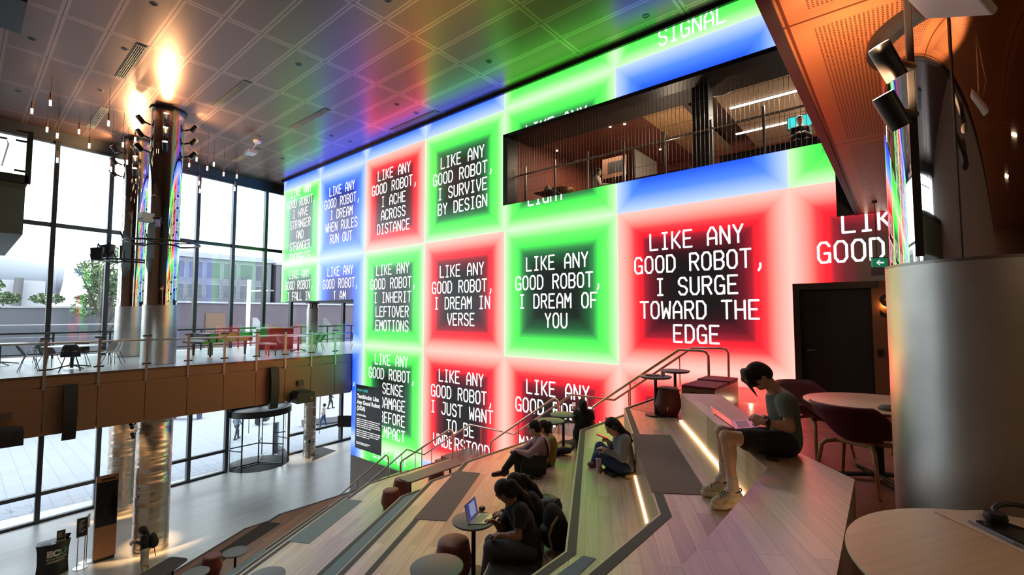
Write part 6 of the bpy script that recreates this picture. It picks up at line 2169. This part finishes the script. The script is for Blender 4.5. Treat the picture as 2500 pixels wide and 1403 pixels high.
obj('skirt', mb, mat('counter_black', (0.014, 0.014, 0.016), 0.4), ec, smooth=40)
obj('counter_top', MB().prism([(x * 1.03, y * 1.08) for x, y in arc] + [(-0.3, 0.33), (-0.34, 0.0), (-0.3, -0.33)], 0.97, 0.99), mat('counter_top_black', (0.02, 0.02, 0.022), 0.35), ec)
RZ = Matrix.Rotation(pi / 2, 4, 'Z') @ Matrix.Rotation(pi / 2, 4, 'X')


def front_text(s, size, y, z, m, parent, bend=True, x=0.0, bold=0.03):
    t = text_mesh(s, size, bold=bold * size)
    out = []
    for p in t.v:
        yy = y + p.x
        xx = x + (0.203 - 0.18 * (yy / 0.37) ** 2 if bend else 0)
        out.append(Vector((xx, yy, z + p.y)))
    t.v = out
    return obj('lettering', t, m, parent)


LW = mat('print_white', lin((214, 206, 196)), 0.6)
LG = mat('print_green', lin((70, 140, 120)), 0.6)
front_text('EC', 0.24, -0.16, 0.62, LW, ec, bold=0.07)
front_text('U', 0.24, 0.12, 0.62, LG, ec, bold=0.07)
front_text('EDITH COWAN', 0.066, -0.17, 0.52, LW, ec)
front_text('UNIVERSITY', 0.08, -0.17, 0.43, LW, ec)
# things on the counter
cs_ = thing('counter_sign', 'small framed black notice standing on the promotional counter', 'sign', (-20.5, 2.42, 0.99))
FR = mat('pale_gold_frame', lin((170, 170, 140)), 0.45)
obj('board', MB().box((-0.01, -0.1, 0.02), (0.01, 0.1, 0.33)), FR, cs_)
obj('print', MB().box((0.01, -0.085, 0.035), (0.013, 0.085, 0.315)), SCREENBLACK, cs_)
obj('foot', MB().box((-0.06, -0.12, 0), (0.06, 0.12, 0.02)), FR, cs_)
mb = MB()
for k in range(7):
    mb.box((0.0131, -0.06, 0.26 - 0.024 * k), (0.0136, 0.06 - 0.03 * (k % 3), 0.268 - 0.024 * k))
obj('text_lines', mb, LW, cs_)
bw = obj('black_bowl', MB().lathe([(0.001, 0), (0.05, 0), (0.1, 0.1), (0.095, 0.1), (0.045, 0.01), (0.001, 0.01)], (-20.65, 2.58, 0.991), 28, caps=False), BLACK, smooth=50)
tag(bw, 'black bowl on the promotional counter behind its small notice', 'bowl')
lf = tag(obj('leaflet', MB().box((-20.62, 1.98, 0.991), (-20.42, 2.2, 0.999)), mat('leaflet_grey', lin((150, 150, 158)), 0.5)), 'pale leaflets fanned on the left of the promotional counter', 'leaflet')


def sign_stand(label, x, y, zc, w, h, rz, leaning=False, text=True):
    t = thing('sign_stand', label, 'sign', (x, y, 0), rz, 'notice stands beside the totem')
    obj('base', MB().lathe([(0.001, 0), (0.19, 0), (0.19, 0.012), (0.001, 0.014)], n=32, caps=False), STEEL, t)
    for s in ((-0.6, 0.6) if not leaning else (0.0,)):
        obj('pole', MB().cyl((0, s * w / 2, 0.012), (0, s * w / 2, zc), 0.011), GREY, t)
    b_ = obj('board', MB().box((0.0, -w / 2, zc - h / 2), (0.02, w / 2, zc + h / 2)), FR, t)
    obj('print', MB().box((0.02, -w / 2 + 0.02, zc - h / 2 + 0.025), (0.023, w / 2 - 0.02, zc + h / 2 - 0.025)), SCREENBLACK, b_)
    if text:
        mb = MB()
        for k in range(8):
            mb.box((0.0231, -w / 2 + 0.06, zc + h / 2 - 0.1 - 0.05 * k), (0.0236, w / 2 - 0.06 - 0.04 * (k % 3), zc + h / 2 - 0.085 - 0.05 * k))
        obj('text_lines', mb, LW, b_)
    return t


sign_stand('framed black notice on two thin poles left of the totem', -20.42, 2.9, 1.27, 0.28, 0.6, 0)
sign_stand('second notice stand half hidden behind the first, seen nearly edge-on', -20.75, 3.08, 1.3, 0.26, 0.42, 1.15, True, False)

# revolving door
RDX, RDY, RDR = -27.05, 10.87, 1.5
rd = thing('revolving_door', 'large glazed revolving door with dark canopy in the facade', 'door', (RDX, RDY, 0))
obj('canopy', MB().lathe([(0.001, 2.72), (RDR + 0.08, 2.72), (RDR + 0.08, 3.04), (RDR - 0.1, 3.1), (0.001, 3.1)], n=64, caps=False), mat('canopy_dark', (0.045, 0.042, 0.042), 0.45), rd, smooth=30)
obj('floor_mat', MB().lathe([(RDR + 0.02, 0.0), (RDR + 0.02, 0.008), (0.001, 0.008)], n=64, caps=False), mat('mat_charcoal', (0.05, 0.052, 0.058), 0.8), rd)
obj('shaft', MB().cyl((0, 0, 0.01), (0, 0, 2.72), 0.03), BLACK, rd)
for s in (0.0, pi):
    a0 = s + math.radians(52)
    vs, fs = [], []
    for k in range(15):
        a = a0 + math.radians(76) * k / 14
        vs += [(RDR * math.cos(a), RDR * math.sin(a), 0.02), (RDR * math.cos(a), RDR * math.sin(a), 2.72)]
    obj('curved_glass', MB().add(vs, [(2 * k, 2 * k + 2, 2 * k + 3, 2 * k + 1) for k in range(14)]), GLASS, rd, smooth=60)
    for a in (a0, a0 + math.radians(76)):
        obj('door_post', MB().cyl((RDR * math.cos(a), RDR * math.sin(a), 0), (RDR * math.cos(a), RDR * math.sin(a), 2.72), 0.035), BLACK, rd)
    obj('curved_rail', MB().tube([(RDR * math.cos(a0 + math.radians(76) * k / 14), RDR * math.sin(a0 + math.radians(76) * k / 14), 1.05) for k in range(15)], 0.03, 8), BLACK, rd)
for k in range(3):
    a = 0.55 + k * 2 * pi / 3
    c_, s_ = math.cos(a), math.sin(a)
    R1 = RDR - 0.06
    w_ = obj('wing', MB().quad((0.03 * c_, 0.03 * s_, 0.1), (R1 * c_, R1 * s_, 0.1), (R1 * c_, R1 * s_, 2.68), (0.03 * c_, 0.03 * s_, 2.68)), GLASS, rd)
    obj('push_bar', MB().tube([(0.05 * c_, 0.05 * s_, 1.1), (R1 * c_, R1 * s_, 1.1)], 0.03, 8), BLACK, w_)
    obj('bottom_rail', MB().tube([(0.05 * c_, 0.05 * s_, 0.07), (R1 * c_, R1 * s_, 0.07)], 0.035, 8), GREY, w_)
    obj('stile', MB().cyl((R1 * c_, R1 * s_, 0.04), (R1 * c_, R1 * s_, 2.7), 0.025), BLACK, w_)
# surround above the canopy and the side door beyond
struct('trim_door_header', MB().add([(fx(9.2) + 0.1, 9.2, 3.1), (fx(12.52) + 0.1, 12.52, 3.1), (fx(12.52) - 0.1, 12.52, 3.1), (fx(9.2) - 0.1, 9.2, 3.1), (fx(9.2) + 0.1, 9.2, 3.3), (fx(12.52) + 0.1, 12.52, 3.3), (fx(12.52) - 0.1, 12.52, 3.3), (fx(9.2) - 0.1, 9.2, 3.3)],
       [(3, 2, 1, 0), (4, 5, 6, 7), (0, 1, 5, 4), (1, 2, 6, 5), (2, 3, 7, 6), (3, 0, 4, 7)]), FRAME)
mt = [onz(*q, 0.0) for q in ((762, 1126), (770, 1122), (820, 1100), (783, 1090), (768, 1098))]
tag(obj('entrance_mat', MB().prism([(p.x, p.y) for p in mt], 0.002, 0.012), mat('mat_charcoal', (0.05, 0.052, 0.058))), 'dark grey entrance mat right of the revolving door', 'mat')
p = onz(753, 1118, 0)
rp_ = thing('card_reader_post', 'slim steel post with a card reader beside the steel column at the door', 'post', (p.x, p.y, 0))
obj('post', MB().box((-0.06, -0.07, 0), (0.06, 0.07, 1.05)), mat('post_steel', (0.3, 0.29, 0.28)), rp_)
obj('reader', MB().box((0.06, -0.045, 0.85), (0.075, 0.045, 1.03)), SCREENBLACK, rp_)
p = at(845, 1028, 21.0)
sp2 = thing('wall_display', 'small grey display panel projecting near the lower edge of the video wall', 'display', p, HEAD)
obj('panel', MB().cbox((0, 0, 0), (0.75, 0.05, 0.5)), mat('grey_panel', (0.12, 0.13, 0.15), 0.4), sp2)
obj('bracket', MB().cbox((0.3, 0.3, 0.0), (0.05, 0.6, 0.05)), BLACK, sp2)

# ------------------------------------------------------------------ outside: plaza, wall, buildings, trees, passers-by
def plaza_mat():
    m = bpy.data.materials.new('plaza_pavers')
    m.use_nodes = True
    N, L = m.node_tree.nodes, m.node_tree.links
    b = N['Principled BSDF']
    b.inputs['Roughness'].default_value = 0.75
    tc = N.new('ShaderNodeTexCoord')
    br = N.new('ShaderNodeTexBrick')
    br.inputs['Color1'].default_value = (0.30, 0.32, 0.36, 1)
    br.inputs['Color2'].default_value = (0.28, 0.30, 0.345, 1)
    br.inputs['Mortar'].default_value = (0.2, 0.21, 0.24, 1)
    br.inputs['Scale'].default_value = 1.0
    br.inputs['Mortar Size'].default_value = 0.012
    br.inputs['Brick Width'].default_value = 1.2
    br.inputs['Row Height'].default_value = 0.6
    L.new(tc.outputs['Object'], br.inputs['Vector'])
    no = N.new('ShaderNodeTexNoise')
    no.inputs['Scale'].default_value = 0.45
    no.inputs['Detail'].default_value = 0.5
    L.new(tc.outputs['Object'], no.inputs['Vector'])

    def op(o, a, c=None):
        n = N.new('ShaderNodeMath')
        n.operation = o
        for i, x in enumerate((a, c)):
            if x is None:
                continue
            if isinstance(x, (int, float)):
                n.inputs[i].default_value = x
            else:
                L.new(x, n.inputs[i])
        return n.outputs[0]
    sp = N.new('ShaderNodeSeparateXYZ')
    L.new(tc.outputs['Object'], sp.inputs[0])
    near = op('GREATER_THAN', sp.outputs['X'], -28.9)
    ln = op('LESS_THAN', op('FRACT', op('MULTIPLY', no.outputs['Fac'], 18.0)), 0.16)
    fac = op('MULTIPLY', op('MULTIPLY', near, ln), 0.45)
    mx = N.new('ShaderNodeMix')
    mx.data_type = 'RGBA'
    L.new(fac, mx.inputs['Factor'])
    L.new(br.outputs['Color'], mx.inputs['A'])
    mx.inputs['B'].default_value = (0.06, 0.07, 0.09, 1)
    L.new(mx.outputs['Result'], b.inputs['Base Color'])
    return m


struct('ground_plaza', MB().box((-95, -60, -0.5), (-27.5, 90, -0.02)), plaza_mat())
PLUM = mat('plum_render', (0.085, 0.065, 0.078), 0.8, noise=0.08, nscale=0.6)
XW = -60.0
rw = thing('retaining_wall', 'long plum coloured wall across the plaza below the buildings', 'wall', (XW, 20, 0))
obj('wall_face', MB().box((XW - 1, 10.5, -0.02), (XW, 80, 9.3)), PLUM, rw, world=True)
obj('coping', MB().box((XW - 1, 10.5, 9.3), (XW + 0.15, 80, 9.5)), mat('pale_coping', (0.3, 0.3, 0.32), 0.7), rw, world=True)
obj('timber_panel', MB().box((XW, 18.0, -0.02), (XW + 0.12, 20.0, 8.2)), mat('timber_panel', (0.13, 0.07, 0.04), 0.7), rw, world=True)
pw = thing('planter_wall', 'grey planter wall with shrubs across the plaza at the left', 'planter', (-55, 4, 0))
obj('wall_face', MB().box((-56, 1.5, -0.02), (-55, 10.4, 8.6)), mat('grey_planter', (0.10, 0.10, 0.115), 0.8), pw, world=True)
obj('coping', MB().box((-56, 1.4, 8.6), (-54.9, 10.5, 8.75)), mat('pale_coping', (0.3, 0.3, 0.32)), pw, world=True)
pw2 = thing('low_plaza_wall', 'low dark wall with a pale rail crossing the plaza below the planter', 'wall', (-48, 4, 0))
obj('wall_face', MB().box((-49, -20, -0.02), (-48, 9, 6.4)), mat('grey_planter', (0.10, 0.10, 0.115)), pw2, world=True)
obj('rail', MB().cyl((-48, -20, 7.3), (-48, 9, 7.3), 0.04), mat('pale_coping', (0.3, 0.3, 0.32)), pw2, world=True)

ob = thing('office_building', 'glass and metal office building above the plum wall', 'building', (XW - 6, 30, 0))
GLZ = mat('dim_glazing', (0.035, 0.045, 0.06), 0.15)
obj('body', MB().box((XW - 12, 14.5, -0.02), (XW - 2, 25.8, 14.6)), mat('blue_grey_cladding', (0.11, 0.12, 0.14), 0.6), ob, world=True)
obj('parapet', MB().box((XW - 12, 14.3, 14.6), (XW - 1.8, 26, 15.2)), mat('pale_parapet', (0.26, 0.27, 0.29), 0.6), ob, world=True)
for k in range(6):
    for j, (z0, z1) in enumerate(((9.9, 11.6), (12.2, 14.2))):
        w_ = obj('window', MB().box((XW - 2.02, 14.9 + 1.8 * k, z0), (XW - 1.97, 16.4 + 1.8 * k, z1)), mat('window_metal', (0.2, 0.21, 0.22), 0.5), ob, world=True)
        obj('pane', MB().box((XW - 1.97, 14.95 + 1.8 * k, z0 + 0.06), (XW - 1.95, 16.35 + 1.8 * k, z1 - 0.06)).shift(ob.location), GLZ, w_)
ob2 = thing('dark_building', 'dark glazed building block right of the office building', 'building', (XW - 6, 45, 0))
obj('body', MB().box((XW - 12, 26.2, -0.02), (XW - 1.5, 60, 14.4)), mat('dark_cladding', (0.05, 0.045, 0.06), 0.4), ob2, world=True)
obj('parapet', MB().box((XW - 12, 26.1, 14.4), (XW - 1.3, 60, 14.75)), mat('pale_parapet', (0.26, 0.27, 0.29)), ob2, world=True)
for k in range(9):
    w_ = obj('window', MB().box((XW - 1.52, 26.8 + 3.4 * k, 10.2), (XW - 1.47, 29.6 + 3.4 * k, 13.8)), GLZ, ob2, world=True)
    obj('mullion', MB().box((XW - 1.47, 28.2 + 3.4 * k, 10.2), (XW - 1.42, 28.3 + 3.4 * k, 13.8)).shift(ob2.location), mat('window_metal', (0.2, 0.21, 0.22)), w_)
wb = thing('pavilion', 'pale pavilion with a curved roof beyond the plaza at the far left', 'building', (-70, 0, 0))
obj('body', MB().box((-76, -14, -0.02), (-70, 6.0, 11.6)), mat('pale_render', (0.4, 0.4, 0.42), 0.7), wb, world=True)
obj('roof', MB().tube([(-73, -14, 12.0), (-73, -6, 12.6), (-73, 0, 12.5), (-73, 7.5, 11.9)], [2.0, 2.4, 2.4, 1.6], 16), mat('roof_grey', (0.22, 0.24, 0.27), 0.5), wb, world=True, smooth=60)
for y in (1.0, 3.6):
    obj('prop', MB().cyl((-69.6, y, 0), (-69.2, y + 0.4, 11.8), 0.35), mat('prop_grey', (0.12, 0.12, 0.12), 0.7), wb, world=True)

LEAF = [mat('leaf_green', lin((92, 112, 72)), 0.8), mat('leaf_dark', lin((70, 92, 62)), 0.8), mat('leaf_pale', lin((124, 140, 100)), 0.8)]


def foliage(mb, c, r, n, s, rnd):
    for _ in range(n):
        d = Vector((rnd.gauss(0, 1), rnd.gauss(0, 1), rnd.gauss(0, 1)))
        d.normalize()
        p = Vector(c) + Vector((d.x * r[0], d.y * r[1], d.z * r[2])) * (0.45 + 0.55 * rnd.random() ** 0.5)
        u = Vector((rnd.gauss(0, 1), rnd.gauss(0, 1), rnd.gauss(0, 1))).normalized()
        v = u.orthogonal().normalized()
        k = s * (0.6 + 0.8 * rnd.random())
        mb.m = rnd.randrange(3)
        mb.add([p - u * k, p - v * k * 0.5, p + u * k, p + v * k * 0.5], [(0, 1, 2, 3)])


def tree(label, x, y, z0, h, r, n, seed, lean=0.0):
    rnd = random.Random(seed)
    t = thing('tree', label, 'tree', (x, y, z0), 0)
    tr_ = MB()
    tr_.tube([(0, 0, 0), (0.1, lean * 0.4, h * 0.3), (0.0, lean, h * 0.6), (0.1, lean * 1.3, h * 0.85)], [0.26, 0.2, 0.14, 0.06], 8)
    for k in range(6):
        a = k * 1.1
        tr_.tube([(0, lean * (0.5 + 0.06 * k), h * (0.35 + 0.05 * k)), (0.5 * r * math.cos(a), lean + 0.5 * r * math.sin(a), h * (0.6 + 0.04 * k)), (0.8 * r * math.cos(a), lean + 0.8 * r * math.sin(a), h * (0.72 + 0.05 * k))], [0.12, 0.08, 0.03], 6)
    obj('trunk', tr_, mat('bark', (0.06, 0.045, 0.035), 0.9), t, smooth=60)
    mb = MB()
    for k in range(14):
        a, q = rnd.random() * 6.28, rnd.random()
        foliage(mb, (r * 0.7 * q * math.cos(a), lean + r * 0.7 * q * math.sin(a), h * (0.62 + 0.36 * rnd.random())), (r * 0.42, r * 0.42, r * 0.3), n // 14, 0.16, rnd)
    tag(obj('foliage', mb, LEAF, t), kind='stuff')
    return t


tree('leafy green tree beyond the left window beside the rear column', -52, 6.9, 0, 13.4, 2.7, 2600, 4, 1.4)
tree('smaller tree at the edge of the view beyond the left window', -44, -0.2, 0, 10.2, 1.7, 1100, 9, 0.3)
tree('distant tree behind the leafy one, near the rear column', -62, 9.6, 0, 12.5, 2.2, 1200, 12, 0.2)
for i, (y, l) in enumerate(((2.4, 'left'), (4.9, 'middle'), (7.6, 'right'))):
    t = thing('shrub', 'low pale shrub on the grey planter wall, %s one' % l, 'shrub', (-55.5, y, 8.77), 0, 'shrubs on the planter wall')
    mb = MB()
    foliage(mb, (0, 0, 0.62), (0.45, 1.1, 0.5), 420, 0.13, random.Random(20 + i))
    tag(obj('foliage', mb, LEAF, t), kind='stuff')
    obj('stem', MB().cyl((0, 0, -0.015), (0, 0, 0.5), 0.05), mat('bark', (0.06, 0.045, 0.035)), t)


def stand(label, px, py, z, height, facing, shirt, trousers, hair='short', bag=False, sk=SKIN2, stride=0.2):
    p = onz(px, py, z)
    f = Vector((math.cos(facing), math.sin(facing), 0))
    l = Vector((-f.y, f.x, 0))
    k = height / 1.72
    Z = Vector((0, 0, k))
    J = {'head': p + Z * 1.6, 'neck': p + Z * 1.45 - f * 0.02, 'chest': p + Z * 1.27, 'waist': p + Z * 1.08, 'pelvis': p + Z * 0.94}
    for q, sd in (('L', 1), ('R', -1)):
        J['sh' + q] = p + Z * 1.39 + l * 0.17 * sd
        J['el' + q] = p + Z * 1.12 + l * 0.22 * sd - f * 0.06 * sd
        J['wr' + q] = p + Z * 0.9 + l * 0.2 * sd + f * (0.12 - 0.1 * sd)
        J['hip' + q] = p + Z * 0.9 + l * 0.09 * sd
        J['kn' + q] = p + Z * 0.5 + l * 0.09 * sd + f * (stride * 0.6 * sd + 0.05)
        J['an' + q] = p + Z * 0.09 + l * 0.09 * sd + f * stride * sd
        J['toe' + q] = p + Z * 0.05 + l * 0.1 * sd + f * (stride * sd + 0.17)
    return figure(label, J, f, shirt, trousers, HAIR, BLACKCLOTH, skin=sk, h=0.026, hairdo=hair, hands=False, sc=k)


LIGHTBLUE = mat('pale_blue_cloth', lin((120, 130, 150)), 0.8)
stand('passer-by in grey walking on the plaza behind the revolving door', 577, 1072, 0, 1.72, 1.9, LIGHTBLUE, NAVY)
stand('passer-by in a pale top and blue jeans walking on the plaza right of the door', 790, 1042, 0, 1.68, -2.2, mat('cream_top', lin((170, 150, 140)), 0.8), DENIM, 'bun')
stand('passer-by in black clothes on the plaza cut off by the bridge edge', 806, 997, 0, 1.75, 1.2, BLACKCLOTH, BLACKCLOTH)
pk_ = onz(675, 1104, 0)
ks = thing('plaza_bollard', 'slim grey information pillar outside behind the revolving door', 'pillar', (pk_.x, pk_.y, 0))
obj('slab', MB().box((-0.1, -0.2, 0), (0.1, 0.2, 1.75)), mat('pillar_grey', (0.05, 0.055, 0.06), 0.5), ks)
obj('plate', MB().box((0.1, -0.16, 0.9), (0.105, 0.16, 1.6)), mat('pillar_plate', (0.09, 0.1, 0.11), 0.4), ks)
p = onz(455, 1022, 0)
pb2 = thing('plaza_bench', 'purple slatted bench on the plaza below the bridge edge', 'bench', (p.x, p.y, 0), HEAD)
obj('seat', MB().box((-1.2, -0.3, 0.42), (1.2, 0.3, 0.5)), mat('purple_bench', (0.06, 0.04, 0.09), 0.6), pb2)
for sx in (-1, 1):
    obj('leg', MB().box((sx * 1.0 - 0.05, -0.25, 0), (sx * 1.0 + 0.05, 0.25, 0.42)), mat('purple_bench', (0.06, 0.04, 0.09)), pb2)
p = onz(800, 1045, 0)
wb2 = thing('concrete_bench', 'long pale concrete bench on the plaza right of the revolving door', 'bench', (p.x - 1.5, p.y + 0.6, 0), 1.2)
obj('block', MB().box((-1.6, -0.3, 0.08), (1.6, 0.3, 0.5)), mat('pale_bench', (0.3, 0.3, 0.31), 0.7), wb2, bevel=0.03)
obj('recess_base', MB().box((-1.5, -0.22, -0.02), (1.5, 0.22, 0.08)), mat('bench_base', (0.1, 0.1, 0.1), 0.7), wb2)
p = onz(640, 1035, 0)
bb = thing('plaza_barrow', 'dark box and white frame standing on the plaza behind the revolving door', 'cart', (p.x, p.y, 0), 0.8)
obj('box', MB().box((-0.4, -0.3, 0.25), (0.4, 0.3, 0.7)), BLACK, bb)
obj('frame', MB().tube([(0.4, 0, 0.6), (0.9, 0, 0.75), (1.2, 0, 0.1)], 0.03, 8), WHITE, bb)
obj('wheel', MB().cyl((-0.2, -0.33, 0.2), (-0.2, 0.33, 0.2), 0.2), BLACK, bb)
for i, (px, pw_) in enumerate(((614, 'left'), (785, 'right'))):
    p = at(px, 832, 32)
    fl_ = thing('feather_flag', 'white advertising flag standing on the plaza, %s one' % pw_, 'flag', (p.x, p.y, 0), 0, 'white flags on the plaza')
    z1 = at(px, 775, 32).z
    obj('pole', MB().cyl((0, 0, -0.02), (0, 0, z1), 0.03), GREY, fl_)
    obj('banner', MB().add([(0, 0.02, z1 - 2.2), (0, 0.7, z1 - 2.2), (0, 0.75, z1 - 0.6), (0, 0.3, z1), (0, 0.02, z1), (0.02, 0.02, z1 - 2.2), (0.02, 0.7, z1 - 2.2), (0.02, 0.75, z1 - 0.6), (0.02, 0.3, z1), (0.02, 0.02, z1)],
                           [(4, 3, 2, 1, 0), (5, 6, 7, 8, 9), (0, 1, 6, 5), (1, 2, 7, 6), (2, 3, 8, 7), (3, 4, 9, 8), (4, 0, 5, 9)]), WHITE, fl_)
p = at(605, 790, 36)
lp = thing('plaza_lamp_post', 'tall white lamp post with a side arm on the plaza', 'lamp post', (p.x, p.y, 0))
z1 = at(605, 682, 36).z
obj('pole', MB().cyl((0, 0, -0.02), (0, 0, z1), 0.14), WHITE, lp)
obj('arm', MB().cyl((0, 0, z1 - 0.9), (0.3, 1.5, z1 - 0.8), 0.06), WHITE, lp)
obj('head', MB().cbox((0.3, 1.5, z1 - 0.8), (0.2, 0.4, 0.12)), GREY, lp)

# boxes fixed to the two big columns
for i, (px, py, l) in enumerate(((238, 619, 'tilted black loudspeaker hung from the ring of the rear column, outer one'), (263, 612, 'black loudspeaker hung from the ring of the rear column, inner one'))):
    p = at(px, py, 18.5 + 0.55 * i)
    t = thing('ring_loudspeaker', l, 'speaker', p, HEAD + 0.5 - 0.4 * i, 'loudspeakers on the rear column ring')
    obj('cabinet', MB().add([(-0.15, -0.17, -0.27), (0.15, -0.13, -0.27), (0.15, 0.13, -0.27), (-0.15, 0.17, -0.27), (-0.19, -0.2, 0.2), (0.19, -0.16, 0.27), (0.19, 0.16, 0.27), (-0.19, 0.2, 0.2)],
                            [(3, 2, 1, 0), (4, 5, 6, 7), (0, 1, 5, 4), (1, 2, 6, 5), (2, 3, 7, 6), (3, 0, 4, 7)]), BLACK, t, bevel=0.01)
    obj('yoke', MB().tube([(0, 0, 0.2), (0.0, 0, 0.42), (0.3, 0.1, 10.3 - p.z)], 0.025, 8), BLACK, t)
p = at(357, 531, 15.75)
t = thing('column_camera', 'pale grey box with two lenses fixed to the front column above its ring', 'camera', p, HEAD - 0.5)
obj('housing', MB().cbox((0, 0, 0), (0.34, 0.34, 0.3)), mat('pale_grey_box', (0.42, 0.44, 0.44), 0.5), t, bevel=0.01)
for sx in (-0.08, 0.06):
    obj('lens', MB().cyl((sx, -0.17, -0.06), (sx, -0.185, -0.06), 0.03), BLACK, t)
obj('bracket', MB().cyl((0.1, 0.1, 0), (0.32, 0.3, 0), 0.04), BLACK, t)
# lamps clamped below the bridge
for i, (px, py) in enumerate(((321, 1040), (324, 1063))):
    p = at(px, py, 16.6)
    spotlight(p, (-0.5, 0.3, -0.8), 'small black downlight under the bridge between the two big columns, %s' % ('upper one' if i == 0 else 'lower one'), group='small lamps under the bridge', length=0.22, rad=0.06, arm=(p.x + 0.25, p.y + 0.05, p.z + 0.12))
